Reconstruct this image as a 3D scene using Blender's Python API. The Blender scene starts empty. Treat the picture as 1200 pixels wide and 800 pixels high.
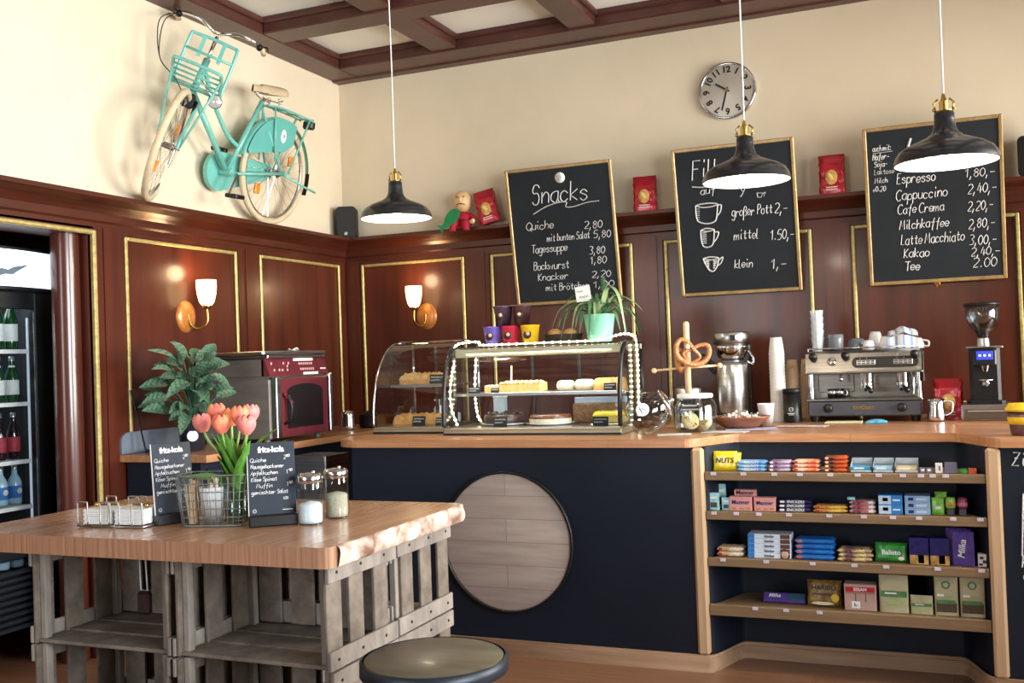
import bpy, bmesh, math, random
from mathutils import Vector, Matrix, Euler
random.seed(11)
sc = bpy.context.scene
COL = sc.collection
PI = math.pi

# ------------------------------------------------------------------ camera
FPX = 1195.64
RM = ((0.92161476, 0.38646047, -0.03570064),
      (-0.03994255, 0.00294894, -0.99919763),
      (-0.3860451, 0.92230126, 0.01815401))
EYE = 1.5
cam = bpy.data.cameras.new('camera')
cam.sensor_width = 36.0
cam.lens = FPX / 1200 * 36.0
cam.clip_start = 0.05
cam_o = bpy.data.objects.new('camera', cam)
COL.objects.link(cam_o)
cam_o.matrix_world = Matrix((
    (RM[0][0], -RM[1][0], -RM[2][0], 0),
    (RM[0][1], -RM[1][1], -RM[2][1], 0),
    (RM[0][2], -RM[1][2], -RM[2][2], EYE),
    (0, 0, 0, 1)))
sc.camera = cam_o

# ------------------------------------------------------------------ world, exposure
sc.view_settings.view_transform = 'Standard'
sc.view_settings.look = 'None'
sc.view_settings.gamma = 1
sc.view_settings.use_curve_mapping = False
sc.view_settings.exposure = 0.08
world = bpy.data.worlds.new('world')
sc.world = world
world.use_nodes = True
wn = world.node_tree.nodes
bg = wn['Background']
sky = wn.new('ShaderNodeTexSky')
sky.sky_type = 'NISHITA'
sky.sun_disc = False
sky.sun_elevation = math.radians(38)
sky.sun_rotation = math.radians(60)
world.node_tree.links.new(sky.outputs[0], bg.inputs[0])
bg.inputs[1].default_value = 0.35

def area_light(name, loc, target, sx, sy, power, col, spread=180):
    l = bpy.data.lights.new(name, 'AREA')
    l.shape = 'RECTANGLE'; l.size = sx; l.size_y = sy
    l.energy = power; l.color = col; l.spread = math.radians(spread)
    o = bpy.data.objects.new(name, l)
    COL.objects.link(o)
    o.location = loc
    d = Vector(target) - Vector(loc)
    o.rotation_euler = d.to_track_quat('-Z', 'Y').to_euler()
    return o

# daylight through the side windows and the street windows
area_light('daylight_side', (2.62, 4.85, 2.05), (-4.0, 4.2, 2.35), 2.9, 2.1, 170, (1.0, 0.97, 0.91), 115)
area_light('daylight_side_rear', (2.62, 0.9, 1.95), (-4.17, 3.3, 2.6), 2.2, 2.1, 105, (0.88, 0.94, 1.0), 85)  # beam narrowed beyond real window light, aimed to add the left wall's bright spot
area_light('daylight_street', (-3.0, -2.35, 1.95), (-1.8, 5.0, 1.3), 1.6, 2.1, 80, (0.93, 0.96, 1.0))

# ------------------------------------------------------------------ helpers
def ray(px, py):
    c = (px - 600.0, py - 400.0, FPX)
    return Vector([sum(RM[k][i] * c[k] for k in range(3)) for i in range(3)])
def AX(px, py, X):
    d = ray(px, py); return Vector((0, 0, EYE)) + d * (X / d.x)
def AY(px, py, Y):
    d = ray(px, py); return Vector((0, 0, EYE)) + d * (Y / d.y)
def AZ(px, py, Z):
    d = ray(px, py); return Vector((0, 0, EYE)) + d * ((Z - EYE) / d.z)

def lin(c):
    out = []
    for v in c[:3]:
        v = v / 255.0
        out.append(v / 12.92 if v <= 0.04045 else ((v + 0.055) / 1.055) ** 2.4)
    return (out[0], out[1], out[2], 1.0)

MATS = {}
def mat(name, c1, c2=None, rough=0.5, metal=0.0, scale=(8, 8, 8), detail=4, lo=0.3, hi=0.7, bump=0.0, coat=0.0,
        emit=0.0, ecol=None, spec=0.5, trans=0.0, ior=1.45, sss=0.0, kind='noise', bscale=None, rvar=0.0, aniso=0.0):
    """Procedural material: two colours mixed by a stretched noise, optional bump."""
    if name in MATS: return MATS[name]
    m = bpy.data.materials.new(name); m.use_nodes = True
    nt = m.node_tree; N = nt.nodes; L = nt.links
    b = N['Principled BSDF']
    if c2 is None: c2 = tuple(min(255, x * 0.9) for x in c1)
    tc = N.new('ShaderNodeTexCoord'); mp = N.new('ShaderNodeMapping')
    mp.inputs['Scale'].default_value = scale
    L.new(tc.outputs['Object'], mp.inputs[0])
    if kind == 'wave':
        t = N.new('ShaderNodeTexWave'); t.inputs['Scale'].default_value = 1.0
        t.inputs['Distortion'].default_value = 6; t.inputs['Detail'].default_value = detail
        t.inputs['Detail Scale'].default_value = 1.5
        fac = t.outputs['Fac']
    else:
        t = N.new('ShaderNodeTexNoise'); t.inputs['Scale'].default_value = 1.0
        t.inputs['Detail'].default_value = detail; t.inputs['Roughness'].default_value = 0.6
        fac = t.outputs['Fac']
    L.new(mp.outputs[0], t.inputs['Vector'])
    r = N.new('ShaderNodeValToRGB')
    r.color_ramp.elements[0].position = lo; r.color_ramp.elements[1].position = hi
    r.color_ramp.elements[0].color = lin(c2); r.color_ramp.elements[1].color = lin(c1)
    L.new(fac, r.inputs[0])
    L.new(r.outputs[0], b.inputs['Base Color'])
    b.inputs['Roughness'].default_value = rough
    b.inputs['Metallic'].default_value = metal
    b.inputs['Specular IOR Level'].default_value = spec
    b.inputs['IOR'].default_value = ior
    b.inputs['Coat Weight'].default_value = coat
    b.inputs['Coat Roughness'].default_value = 0.12
    b.inputs['Transmission Weight'].default_value = trans
    if sss:
        b.inputs['Subsurface Weight'].default_value = sss
        b.inputs['Subsurface Radius'].default_value = (0.02, 0.01, 0.006)
    if emit:
        b.inputs['Emission Color'].default_value = lin(ecol or c1)
        b.inputs['Emission Strength'].default_value = emit
    if rvar:
        mr = N.new('ShaderNodeMapRange')
        mr.inputs['To Min'].default_value = max(0.02, rough - rvar); mr.inputs['To Max'].default_value = rough + rvar
        L.new(fac, mr.inputs[0]); L.new(mr.outputs[0], b.inputs['Roughness'])
    if bump:
        bp = N.new('ShaderNodeBump'); bp.inputs['Strength'].default_value = bump; bp.inputs['Distance'].default_value = 0.004
        L.new(fac, bp.inputs['Height']); L.new(bp.outputs[0], b.inputs['Normal'])
    MATS[name] = m
    return m

def plank_mat(name, c1, c2, c3, bw, bh, grain, rot=(0, 0, 0), rough=0.35, gap=0.002, coat=0.0, gapcol=None, bump=0.0):
    """Boards or staves: brick pattern with a grain noise on top."""
    if name in MATS: return MATS[name]
    m = bpy.data.materials.new(name); m.use_nodes = True
    nt = m.node_tree; N = nt.nodes; L = nt.links
    b = N['Principled BSDF']
    tc = N.new('ShaderNodeTexCoord'); mp = N.new('ShaderNodeMapping')
    mp.inputs['Rotation'].default_value = rot
    L.new(tc.outputs['Object'], mp.inputs[0])
    br = N.new('ShaderNodeTexBrick')
    br.inputs['Scale'].default_value = 1.0
    br.inputs['Brick Width'].default_value = bw; br.inputs['Row Height'].default_value = bh
    br.inputs['Mortar Size'].default_value = gap; br.inputs['Mortar Smooth'].default_value = 0.1
    br.inputs['Color1'].default_value = lin(c1); br.inputs['Color2'].default_value = lin(c2)
    br.inputs['Mortar'].default_value = lin(gapcol or tuple(x * 0.45 for x in c2))
    br.offset = 0.37; br.inputs['Bias'].default_value = 0.0
    L.new(mp.outputs[0], br.inputs['Vector'])
    mp2 = N.new('ShaderNodeMapping'); mp2.inputs['Scale'].default_value = grain
    L.new(mp.outputs[0], mp2.inputs[0])
    nz = N.new('ShaderNodeTexNoise'); nz.inputs['Scale'].default_value = 1.0; nz.inputs['Detail'].default_value = 6
    L.new(mp2.outputs[0], nz.inputs['Vector'])
    rp = N.new('ShaderNodeValToRGB'); rp.color_ramp.elements[0].position = 0.35; rp.color_ramp.elements[1].position = 0.7
    rp.color_ramp.elements[0].color = (0, 0, 0, 1); rp.color_ramp.elements[1].color = (0.75, 0.75, 0.75, 1)
    L.new(nz.outputs['Fac'], rp.inputs[0])
    mx = N.new('ShaderNodeMix'); mx.data_type = 'RGBA'
    L.new(rp.outputs[0], mx.inputs[0]); L.new(br.outputs['Color'], mx.inputs[6])
    mx.inputs[7].default_value = lin(c3)
    L.new(mx.outputs[2], b.inputs['Base Color'])
    b.inputs['Roughness'].default_value = rough
    b.inputs['Coat Weight'].default_value = coat; b.inputs['Coat Roughness'].default_value = 0.15
    if bump:
        bp = N.new('ShaderNodeBump'); bp.inputs['Strength'].default_value = bump; bp.inputs['Distance'].default_value = 0.003
        L.new(nz.outputs['Fac'], bp.inputs['Height']); L.new(bp.outputs[0], b.inputs['Normal'])
    MATS[name] = m
    return m

def glass_mat(name, tint=(255, 255, 255), base=0.03, rough=0.02):
    """Thin pane: clear, with a Fresnel reflection."""
    if name in MATS: return MATS[name]
    m = bpy.data.materials.new(name); m.use_nodes = True
    nt = m.node_tree; N = nt.nodes; L = nt.links
    for n in list(N):
        if n.type == 'BSDF_PRINCIPLED': N.remove(n)
    out = [n for n in N if n.type == 'OUTPUT_MATERIAL'][0]
    tr = N.new('ShaderNodeBsdfTransparent')
    nz = N.new('ShaderNodeTexNoise'); nz.inputs['Scale'].default_value = 6
    rp = N.new('ShaderNodeValToRGB'); rp.color_ramp.elements[0].color = lin(tuple(x * 0.97 for x in tint)); rp.color_ramp.elements[1].color = lin(tint)
    L.new(nz.outputs['Fac'], rp.inputs[0]); L.new(rp.outputs[0], tr.inputs[0])
    gl = N.new('ShaderNodeBsdfGlossy'); gl.inputs['Roughness'].default_value = rough
    lw = N.new('ShaderNodeLayerWeight'); lw.inputs['Blend'].default_value = 0.5
    pw = N.new('ShaderNodeMath'); pw.operation = 'POWER'; pw.inputs[1].default_value = 3.5
    L.new(lw.outputs['Facing'], pw.inputs[0])
    ad = N.new('ShaderNodeMath'); ad.operation = 'MULTIPLY_ADD'; ad.inputs[1].default_value = 0.7; ad.inputs[2].default_value = base; ad.use_clamp = True
    L.new(pw.outputs[0], ad.inputs[0])
    mx = N.new('ShaderNodeMixShader')
    L.new(ad.outputs[0], mx.inputs[0]); L.new(tr.outputs[0], mx.inputs[1]); L.new(gl.outputs[0], mx.inputs[2])
    L.new(mx.outputs[0], out.inputs[0])
    MATS[name] = m
    return m

class MB:
    """Collects geometry for ONE mesh object."""
    def __init__(s): s.v = []; s.f = []; s.mi = []; s.sm = []; s.cur = 0
    def add(s, vs, fs, mx=None, smooth=False, mi=None):
        o = len(s.v)
        if mx is not None: vs = [mx @ Vector(v) for v in vs]
        s.v.extend([tuple(v) for v in vs])
        for k, f in enumerate(fs):
            s.f.append([o + i for i in f]); s.sm.append(smooth)
            s.mi.append(mi[k] if isinstance(mi, list) else (s.cur if mi is None else mi))
        return s
    def box(s, c, d, b=0.0, mx=None, mi=None, seg=1):
        x, y, z = d[0] / 2, d[1] / 2, d[2] / 2
        b = min(b, 0.49 * min(d))
        if b <= 1e-6:
            vs = [(i * x, j * y, k * z) for k in (-1, 1) for j in (-1, 1) for i in (-1, 1)]
            fs = [(0, 2, 3, 1), (4, 5, 7, 6), (0, 1, 5, 4), (2, 6, 7, 3), (0, 4, 6, 2), (1, 3, 7, 5)]
        else:
            vs = []; idx = {}
            for k in (-1, 1):
                for j in (-1, 1):
                    for i in (-1, 1):
                        for a in range(3):
                            p = [i * x, j * y, k * z]
                            for q in range(3):
                                if q != a: p[q] -= (i, j, k)[q] * b
                            idx[(i, j, k, a)] = len(vs); vs.append(p)
            fs = []
            S = (-1, 1)
            I = lambda i, j, k, a: idx[(i, j, k, a)]
            for q in S:
                f = [I(q, -1, -1, 0), I(q, 1, -1, 0), I(q, 1, 1, 0), I(q, -1, 1, 0)]; fs.append(f if q > 0 else f[::-1])
                f = [I(-1, q, -1, 1), I(-1, q, 1, 1), I(1, q, 1, 1), I(1, q, -1, 1)]; fs.append(f if q > 0 else f[::-1])
                f = [I(-1, -1, q, 2), I(1, -1, q, 2), I(1, 1, q, 2), I(-1, 1, q, 2)]; fs.append(f if q > 0 else f[::-1])
            for a in S:
                for c2 in S:
                    fs.append([I(a, c2, -1, 0), I(a, c2, -1, 1), I(a, c2, 1, 1), I(a, c2, 1, 0)])
                    fs.append([I(a, -1, c2, 0), I(a, -1, c2, 2), I(a, 1, c2, 2), I(a, 1, c2, 0)])
                    fs.append([I(-1, a, c2, 1), I(-1, a, c2, 2), I(1, a, c2, 2), I(1, a, c2, 1)])
            for i in S:
                for j in S:
                    for k in S:
                        fs.append([I(i, j, k, 0), I(i, j, k, 1), I(i, j, k, 2)])
        vs = [(v[0] + c[0], v[1] + c[1], v[2] + c[2]) for v in vs]
        return s.add(vs, fs, mx, False, mi)
    def bar(s, p, q, w, t, up=(0, 0, 1), b=0.0, mi=None):
        """box running from p to q, w wide across, t thick along up"""
        p = Vector(p); q = Vector(q); d = q - p; l = d.length; d.normalize()
        u = Vector(up); sx = d.cross(u)
        if sx.length < 1e-5: sx = d.cross(Vector((1, 0, 0)))
        sx.normalize(); u = sx.cross(d)
        m = Matrix((sx, d, u)).transposed().to_4x4(); m.translation = (p + q) / 2
        return s.box((0, 0, 0), (w, l, t), b, m, mi)
    def lathe(s, prof, seg=24, mx=None, mi=None, smooth=True, ang=2 * PI):
        vs = []; fs = []; n = len(prof); full = abs(ang - 2 * PI) < 1e-6
        cnt = seg if full else seg + 1
        for k in range(cnt):
            a = ang * k / seg
            for r, z in prof: vs.append((r * math.cos(a), r * math.sin(a), z))
        for k in range(seg):
            k2 = (k + 1) % cnt
            for i in range(n - 1):
                q = [k * n + i, k2 * n + i, k2 * n + i + 1, k * n + i + 1]
                if prof[i][0] < 1e-7: q = [q[0], q[2], q[3]]
                elif prof[i + 1][0] < 1e-7: q = [q[0], q[1], q[2]]
                fs.append(q)
        return s.add(vs, fs, mx, smooth, mi)
    def cyl(s, p, q, r, r2=None, seg=16, mi=None, smooth=True):
        p = Vector(p); q = Vector(q); d = q - p; l = d.length
        m = d.to_track_quat('Z', 'Y').to_matrix().to_4x4(); m.translation = p
        r2 = r if r2 is None else r2
        s.lathe([(r, 0), (r2, l)], seg, m, mi, smooth)
        vs = [m @ Vector((r * math.cos(2 * PI * k / seg), r * math.sin(2 * PI * k / seg), 0)) for k in range(seg)]
        s.add(vs, [list(range(seg))[::-1]], None, False, mi)
        vs = [m @ Vector((r2 * math.cos(2 * PI * k / seg), r2 * math.sin(2 * PI * k / seg), l)) for k in range(seg)]
        return s.add(vs, [list(range(seg))], None, False, mi)
    def tube(s, pts, r, seg=8, closed=False, mx=None, mi=None, flat=None):
        pts = [Vector(p) for p in pts]; n = len(pts)
        if n < 2: return s
        rr = r if isinstance(r, (list, tuple)) else [r] * n
        vs = []; fs = []; nrm = None
        for i in range(n):
            if closed: t = pts[(i + 1) % n] - pts[i - 1]
            else: t = pts[min(i + 1, n - 1)] - pts[max(i - 1, 0)]
            if t.length < 1e-9: t = Vector((0, 0, 1))
            t.normalize()
            if nrm is None:
                nrm = t.orthogonal().normalized()
            else:
                nrm = nrm - t * nrm.dot(t)
                if nrm.length < 1e-6: nrm = t.orthogonal()
                nrm.normalize()
            bn = t.cross(nrm)
            for k in range(seg):
                a = 2 * PI * k / seg + (PI / seg if seg == 4 else 0)
                vs.append(pts[i] + (nrm * math.cos(a) + bn * math.sin(a)) * rr[i])
        m = n if closed else n - 1
        for i in range(m):
            j = (i + 1) % n
            for k in range(seg):
                k2 = (k + 1) % seg
                fs.append([i * seg + k, i * seg + k2, j * seg + k2, j * seg + k])
        if not closed:
            fs.append(list(range(seg))[::-1]); fs.append([(n - 1) * seg + k for k in range(seg)])
        return s.add(vs, fs, mx, seg > 4, mi)
    def prism(s, pts, z0, z1, mx=None, mi=None, smooth=False, side=None):
        n = len(pts)
        vs = [(p[0], p[1], z0) for p in pts] + [(p[0], p[1], z1) for p in pts]
        s.add(vs, [list(range(n))[::-1], [n + i for i in range(n)]], mx, False, mi)
        return s.add(vs, [[i, (i + 1) % n, n + (i + 1) % n, n + i] for i in range(n)], mx, smooth, mi if side is None else side)
    def ball(s, c, r, seg=14, rings=8, mx=None, mi=None):
        r = (r, r, r) if not isinstance(r, (tuple, list)) else r
        m = Matrix.Translation(c) @ Matrix.Diagonal((r[0], r[1], r[2], 1))
        if mx is not None: m = mx @ m
        prof = [(math.sin(PI * i / rings), -math.cos(PI * i / rings)) for i in range(rings + 1)]
        prof[0] = (0, -1); prof[-1] = (0, 1)
        return s.lathe(prof, seg, m, mi)
    def grid(s, fn, nu, nv, mx=None, mi=None, smooth=True, wrap=False):
        vs = [fn(i / nu, j / nv) for i in range(nu + 1) for j in range(nv + 1)]
        fs = []; ms = []
        for i in range(nu):
            for j in range(nv):
                fs.append([i * (nv + 1) + j, (i + 1) * (nv + 1) + j, (i + 1) * (nv + 1) + j + 1, i * (nv + 1) + j + 1])
                ms.append(mi(i, j) if callable(mi) else (s.cur if mi is None else mi))
        return s.add(vs, fs, mx, smooth, ms)
    def torus(s, c, axis, R, r, seg=40, sub=10, mi=None, mx=None):
        m = Vector(axis).to_track_quat('Z', 'Y').to_matrix()
        pts = [m @ Vector((R * math.cos(2 * PI * k / seg), R * math.sin(2 * PI * k / seg), 0)) + Vector(c) for k in range(seg)]
        return s.tube(pts, r, sub, True, mx, mi)
    def xf(s, mx):
        s.v = [tuple(mx @ Vector(v)) for v in s.v]; return s
    def mesh(s, name, mats):
        me = bpy.data.meshes.new(name)
        me.from_pydata(s.v, [], s.f)
        if not isinstance(mats, (list, tuple)): mats = [mats]
        for m in mats: me.materials.append(m)
        me.polygons.foreach_set('material_index', s.mi)
        me.polygons.foreach_set('use_smooth', s.sm)
        me.update()
        return me
    def build(s, name, mats, parent=None, loc=None, rz=0.0, mx=None, label=None):
        o = bpy.data.objects.new(name, s.mesh(name, mats))
        COL.objects.link(o)
        if parent is not None: o.parent = parent
        if mx is not None: o.matrix_local = mx
        elif loc is not None:
            o.location = loc; o.rotation_euler = (0, 0, rz)
        if label: o['label'] = label
        return o

def thing(name, label, cat, loc=(0, 0, 0), rz=0.0, group=None, mx=None, kind=None):
    o = bpy.data.objects.new(name, None); COL.objects.link(o)
    o.empty_display_size = 0.1
    if mx is not None: o.matrix_world = mx
    else:
        o.location = loc; o.rotation_euler = (0, 0, rz)
    o['label'] = label; o['category'] = cat
    if group: o['group'] = group
    if kind: o['kind'] = kind
    return o
def tag(o, label, cat, group=None, kind=None):
    o['label'] = label; o['category'] = cat
    if group: o['group'] = group
    if kind: o['kind'] = kind
    return o
def structure(o, label=None):
    o['kind'] = 'structure'
    if label: o['label'] = label
    return o
KIDS = {}
def dup(root, loc, rz=None, label=None, group=None):
    """Copy a thing with copies of its parts and sub-parts."""
    if not KIDS:
        pass
    r = root.copy(); COL.objects.link(r)
    r.location = loc
    if rz is not None: r.rotation_euler = (0, 0, rz)
    if label: r['label'] = label
    if group: r['group'] = group
    for ch in list(root.children):
        c = ch.copy(); COL.objects.link(c); c.parent = r
        for g in list(ch.children):
            d = g.copy(); COL.objects.link(d); d.parent = c
    return r

def catmull(pts, n=4, closed=False):
    pts = [Vector(p) for p in pts]; out = []
    L = len(pts)
    if L < 3: return pts
    rng = range(L) if closed else range(L - 1)
    for i in rng:
        p0 = pts[(i - 1) % L] if closed or i > 0 else pts[0]
        p1 = pts[i]; p2 = pts[(i + 1) % L]
        p3 = pts[(i + 2) % L] if closed or i + 2 < L else pts[-1]
        for k in range(n):
            t = k / n
            out.append(0.5 * ((2 * p1) + (p2 - p0) * t + (2 * p0 - 5 * p1 + 4 * p2 - p3) * t * t + (3 * p1 - p0 - 3 * p2 + p3) * t ** 3))
    if not closed: out.append(pts[-1])
    return out
def rrect(w, h, r, n=5, cx=0, cy=0):
    pts = []
    for (sx, sy, a0) in ((1, 1, 0), (-1, 1, 90), (-1, -1, 180), (1, -1, 270)):
        for k in range(n + 1):
            a = math.radians(a0 + 90 * k / n)
            pts.append((cx + sx * (w / 2 - r) + r * math.cos(a), cy + sy * (h / 2 - r) + r * math.sin(a)))
    return pts
FACE = Matrix.Rotation(PI / 2, 4, 'X')       # (x, y, z) -> (x, -z, y): a drawing laid upright, facing -Y

_font_cache = {}
def lettering(body, size, align='CENTER', bold=0.0, extrude=0.0006, shear=0.0, spacing=1.0):
    """Printed text as a mesh in the XY plane."""
    key = (body, size, align, bold, extrude, shear, spacing)
    if key in _font_cache: return _font_cache[key]
    c = bpy.data.curves.new('lettering', 'FONT')
    c.body = body; c.size = size; c.align_x = align; c.align_y = 'CENTER'
    c.offset = bold * size; c.extrude = extrude; c.shear = shear; c.space_character = spacing
    c.resolution_u = 3
    o = bpy.data.objects.new('lettering', c); COL.objects.link(o)
    dg = bpy.context.evaluated_depsgraph_get(); dg.update()
    me = bpy.data.meshes.new_from_object(o.evaluated_get(dg))
    bpy.data.objects.remove(o); bpy.data.curves.remove(c)
    _font_cache[key] = me
    return me
def text_part(name, body, size, m, parent, mx, **kw):
    me = lettering(body, size, **kw).copy()
    me.materials.clear(); me.materials.append(m)
    o = bpy.data.objects.new(name, me); COL.objects.link(o)
    o.parent = parent; o.matrix_local = mx
    return o
def text_into(mb, body, size, mx, mi=None, **kw):
    me = lettering(body, size, **kw)
    mb.add([tuple(v.co) for v in me.vertices], [list(p.vertices) for p in me.polygons], mx, False, mi)

# handwriting: single strokes on a small grid; x 0-6, y hex (3 = baseline, 7 = x-height, A = cap height)
GLY = {
 'a': '57 37 16 14 33 43 55|57 54 63', 'b': '1A 13|16 37 56 54 33 14', 'c': '56 37 16 14 33 54', 'd': '56 37 16 14 33 54|5A 53',
 'e': '15 55 56 37 16 14 33 54', 'f': '5A 49 33 31|17 57', 'g': '56 37 16 14 33 54|57 51 30 11', 'h': '1A 13|15 37 56 53', 'i': '37 34 43|39 3A',
 'j': '37 31 10|39 3A', 'k': '1A 13|57 15 53', 'l': '2A 24 33 43', 'm': '07 03|05 27 33|35 57 63', 'n': '17 13|15 37 56 53',
 'o': '37 16 14 33 54 56 37', 'p': '17 10|16 37 56 54 33 14', 'r': '17 13|15 37 56', 's': '56 37 16 45 54 33 14', 't': '39 34 43 54|17 57',
 'u': '17 14 33 54 57|57 53', 'v': '17 33 57', 'w': '07 13 36 53 67', 'y': '17 34|57 20 10', 'z': '17 57 13 53', 'ö': '37 16 14 33 54 56 37|19 29|49 59',
 'ä': '57 37 16 14 33 43 55|57 54 63|29 2A|59 5A', 'ß': '10 18 3A 58 37 56 54 33',
 'A': '03 3A 63|16 56', 'B': '1A 13|1A 4A 58 17|17 57 55 43 13', 'C': '59 4A 2A 08 05 23 43 54', 'E': '5A 1A 13 53|17 47', 'F': '5A 1A 13|17 47',
 'H': '1A 13|5A 53|17 57', 'K': '1A 13|5A 16 53', 'L': '1A 13 53', 'M': '03 1A 35 5A 63', 'P': '1A 13|1A 4A 58 47 16', 'Q': '3A 08 05 33 65 68 3A|45 62',
 'S': '59 4A 2A 18 27 47 55 43 23 14', 'T': '0A 6A|3A 33', 'Z': '1A 5A 13 53|27 47',
 '0': '3A 18 15 33 55 58 3A', '1': '18 3A 33', '2': '19 3A 59 57 13 53', '3': '1A 4A 58 37 55 43 13', '4': '3A 15 65|48 43', '5': '5A 2A 17 47 55 43 13',
 '8': '3A 18 37 55 33 15 37 58 3A', '9': '58 37 18 3A 58 53', '7': '1A 5A 33', ',': '34 21', '.': '33 34', '-': '16 56', '+': '15 55|37 33', ':': '33 34|36 37', '/': '13 5A'}
SHARP = set('kvwzEFHKLMTAZ147-+/')
def scribble(mb, text, x, y, h, r=0.0022, slant=0.12, track=0.82, eps=0.002, width=None, mx=None, jit=0.05):
    """Handwriting in the local XZ plane facing -Y; h = cap height."""
    u = h / 7.0
    w = sum((3.2 if c == ' ' else 3.4 if c in 'il.,:j1' else 7.0 if c in 'mwM' else 5.6) for c in text) * u * track
    k = (width / w) if width else 1.0
    cx = x
    rnd = random.Random(hash(len(text)) + int(x * 1000))
    for c in text:
        adv = 3.2 if c == ' ' else 3.4 if c in 'il.,:j1' else 7.0 if c in 'mwM' else 5.6
        if c in GLY:
            off = 1.3 if c in 'il.,:j1' else 0.0
            dy = rnd.uniform(-jit, jit) * h
            for st in GLY[c].split('|'):
                P = []
                for q in st.split():
                    gx = int(q[0]) - off; gz = int(q[1], 16) - 3
                    P.append(Vector((cx + (gx * u * track) * k + slant * gz * u, -eps, y + gz * u + dy)))
                if len(P) > 2 and c not in SHARP: P = catmull(P, 3)
                mb.tube(P, r, 4, False, mx)
        cx += adv * u * track * k
    return cx

def squiggle(mb, x, z, w, h, r, eps=0.002, mx=None, seed=1):
    """Illegible small handwriting: a wavy stroke."""
    rnd = random.Random(seed); n = max(6, int(w / h * 2.2)); P = []
    for i in range(n + 1):
        P.append(Vector((x + w * i / n, -eps, z + h * (0.5 + 0.5 * (1 if i % 2 else -1) * rnd.uniform(0.5, 1.0)))))
    mb.tube(catmull(P, 3), r, 4, False, mx)
# ------------------------------------------------------------------ materials
M_plaster = mat('plaster', (226, 212, 186), (216, 202, 175), 0.85, scale=(1.3, 1.3, 1.3), bump=0.05)
M_mahog = mat('mahogany', (92, 40, 23), (56, 22, 12), 0.3, scale=(9, 9, 0.7), detail=8, coat=0.12, lo=0.25, hi=0.75)
M_mahog_h = mat('mahogany_rail', (84, 37, 23), (52, 21, 13), 0.3, scale=(1.2, 1.2, 14), detail=8, coat=0.25, lo=0.25, hi=0.75)
M_gold = mat('gilt_moulding', (206, 188, 124), (166, 146, 88), 0.42, 0.5, scale=(30, 30, 30))
M_beam = mat('dark_beam', (84, 46, 38), (62, 33, 27), 0.4, scale=(3, 3, 12), coat=0.1)
M_ceil = mat('ceiling_panel', (236, 234, 226), (226, 223, 213), 0.8, scale=(2, 2, 2))
M_navy = mat('dark_chalk_paint', (21, 29, 44), (16, 23, 36), 0.55, scale=(2.5, 2.5, 5), spec=0.35)
M_oak = plank_mat('worktop_staves', (204, 150, 106), (184, 128, 86), (160, 106, 70), 1.1, 0.055, (4, 60, 60), rough=0.3, gap=0.0006, coat=0.25)
M_oak_y = plank_mat('worktop_staves_side', (196, 146, 104), (178, 126, 86), (156, 106, 70), 1.1, 0.055, (4, 60, 60), rot=(0, 0, PI / 2), rough=0.32, gap=0.0006, coat=0.25)
M_oakedge = mat('worktop_edge', (206, 152, 112), (180, 122, 84), 0.4, scale=(3, 3, 60), detail=6)
M_post = mat('pale_oak_post', (204, 172, 136), (180, 146, 110), 0.5, scale=(30, 30, 1.5), detail=6)
M_shelfw = mat('shelf_oak', (138, 112, 82), (116, 92, 66), 0.5, scale=(2, 30, 40), detail=6)
M_skirt = mat('skirting_oak', (176, 144, 116), (150, 118, 92), 0.5, scale=(2, 20, 30), detail=6)
M_floor = plank_mat('floor_boards', (150, 110, 82), (128, 90, 66), (108, 74, 54), 1.6, 0.14, (3, 40, 40), rough=0.35, gap=0.0012, coat=0.15, bump=0.1)
M_steel = mat('brushed_steel', (196, 196, 194), (168, 168, 168), 0.28, 1.0, scale=(2, 2, 80), detail=2)
M_chrome = mat('chrome', (226, 226, 228), (205, 205, 208), 0.12, 1.0, scale=(5, 5, 5))
M_darksteel = mat('dark_steel', (92, 88, 84), (76, 73, 70), 0.35, 0.85, scale=(2, 2, 60))
M_black = mat('black_plastic', (22, 22, 24), (16, 16, 18), 0.35, scale=(20, 20, 20))
M_blackm = mat('black_metal', (30, 30, 32), (22, 22, 24), 0.42, 0.4, scale=(20, 20, 20))
M_board = mat('blackboard', (38, 43, 48), (29, 33, 38), 0.6, scale=(2, 2, 3), detail=5, spec=0.3)
M_chalk = mat('chalk', (236, 236, 234), (198, 200, 202), 0.9, scale=(90, 90, 90))
M_white = mat('white_paper', (240, 240, 238), (228, 228, 226), 0.7, scale=(20, 20, 20))
M_whiteg = mat('white_porcelain', (240, 240, 238), (232, 232, 230), 0.18, scale=(9, 9, 9), coat=0.4)
M_glass = glass_mat('clear_glass', (250, 252, 252), 0.035)
M_glassb = glass_mat('thick_glass', (232, 240, 242), 0.10, 0.03)
M_brass = mat('brass', (206, 170, 92), (178, 142, 70), 0.25, 1.0, scale=(9, 9, 9))
M_fabricw = mat('white_cord', (232, 232, 228), (216, 216, 212), 0.8, scale=(60, 60, 60))

XL, YB, XR, YF, ZC = -4.17, 6.70, 2.80, -2.60, 3.765
LEDGE = 2.455
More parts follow.
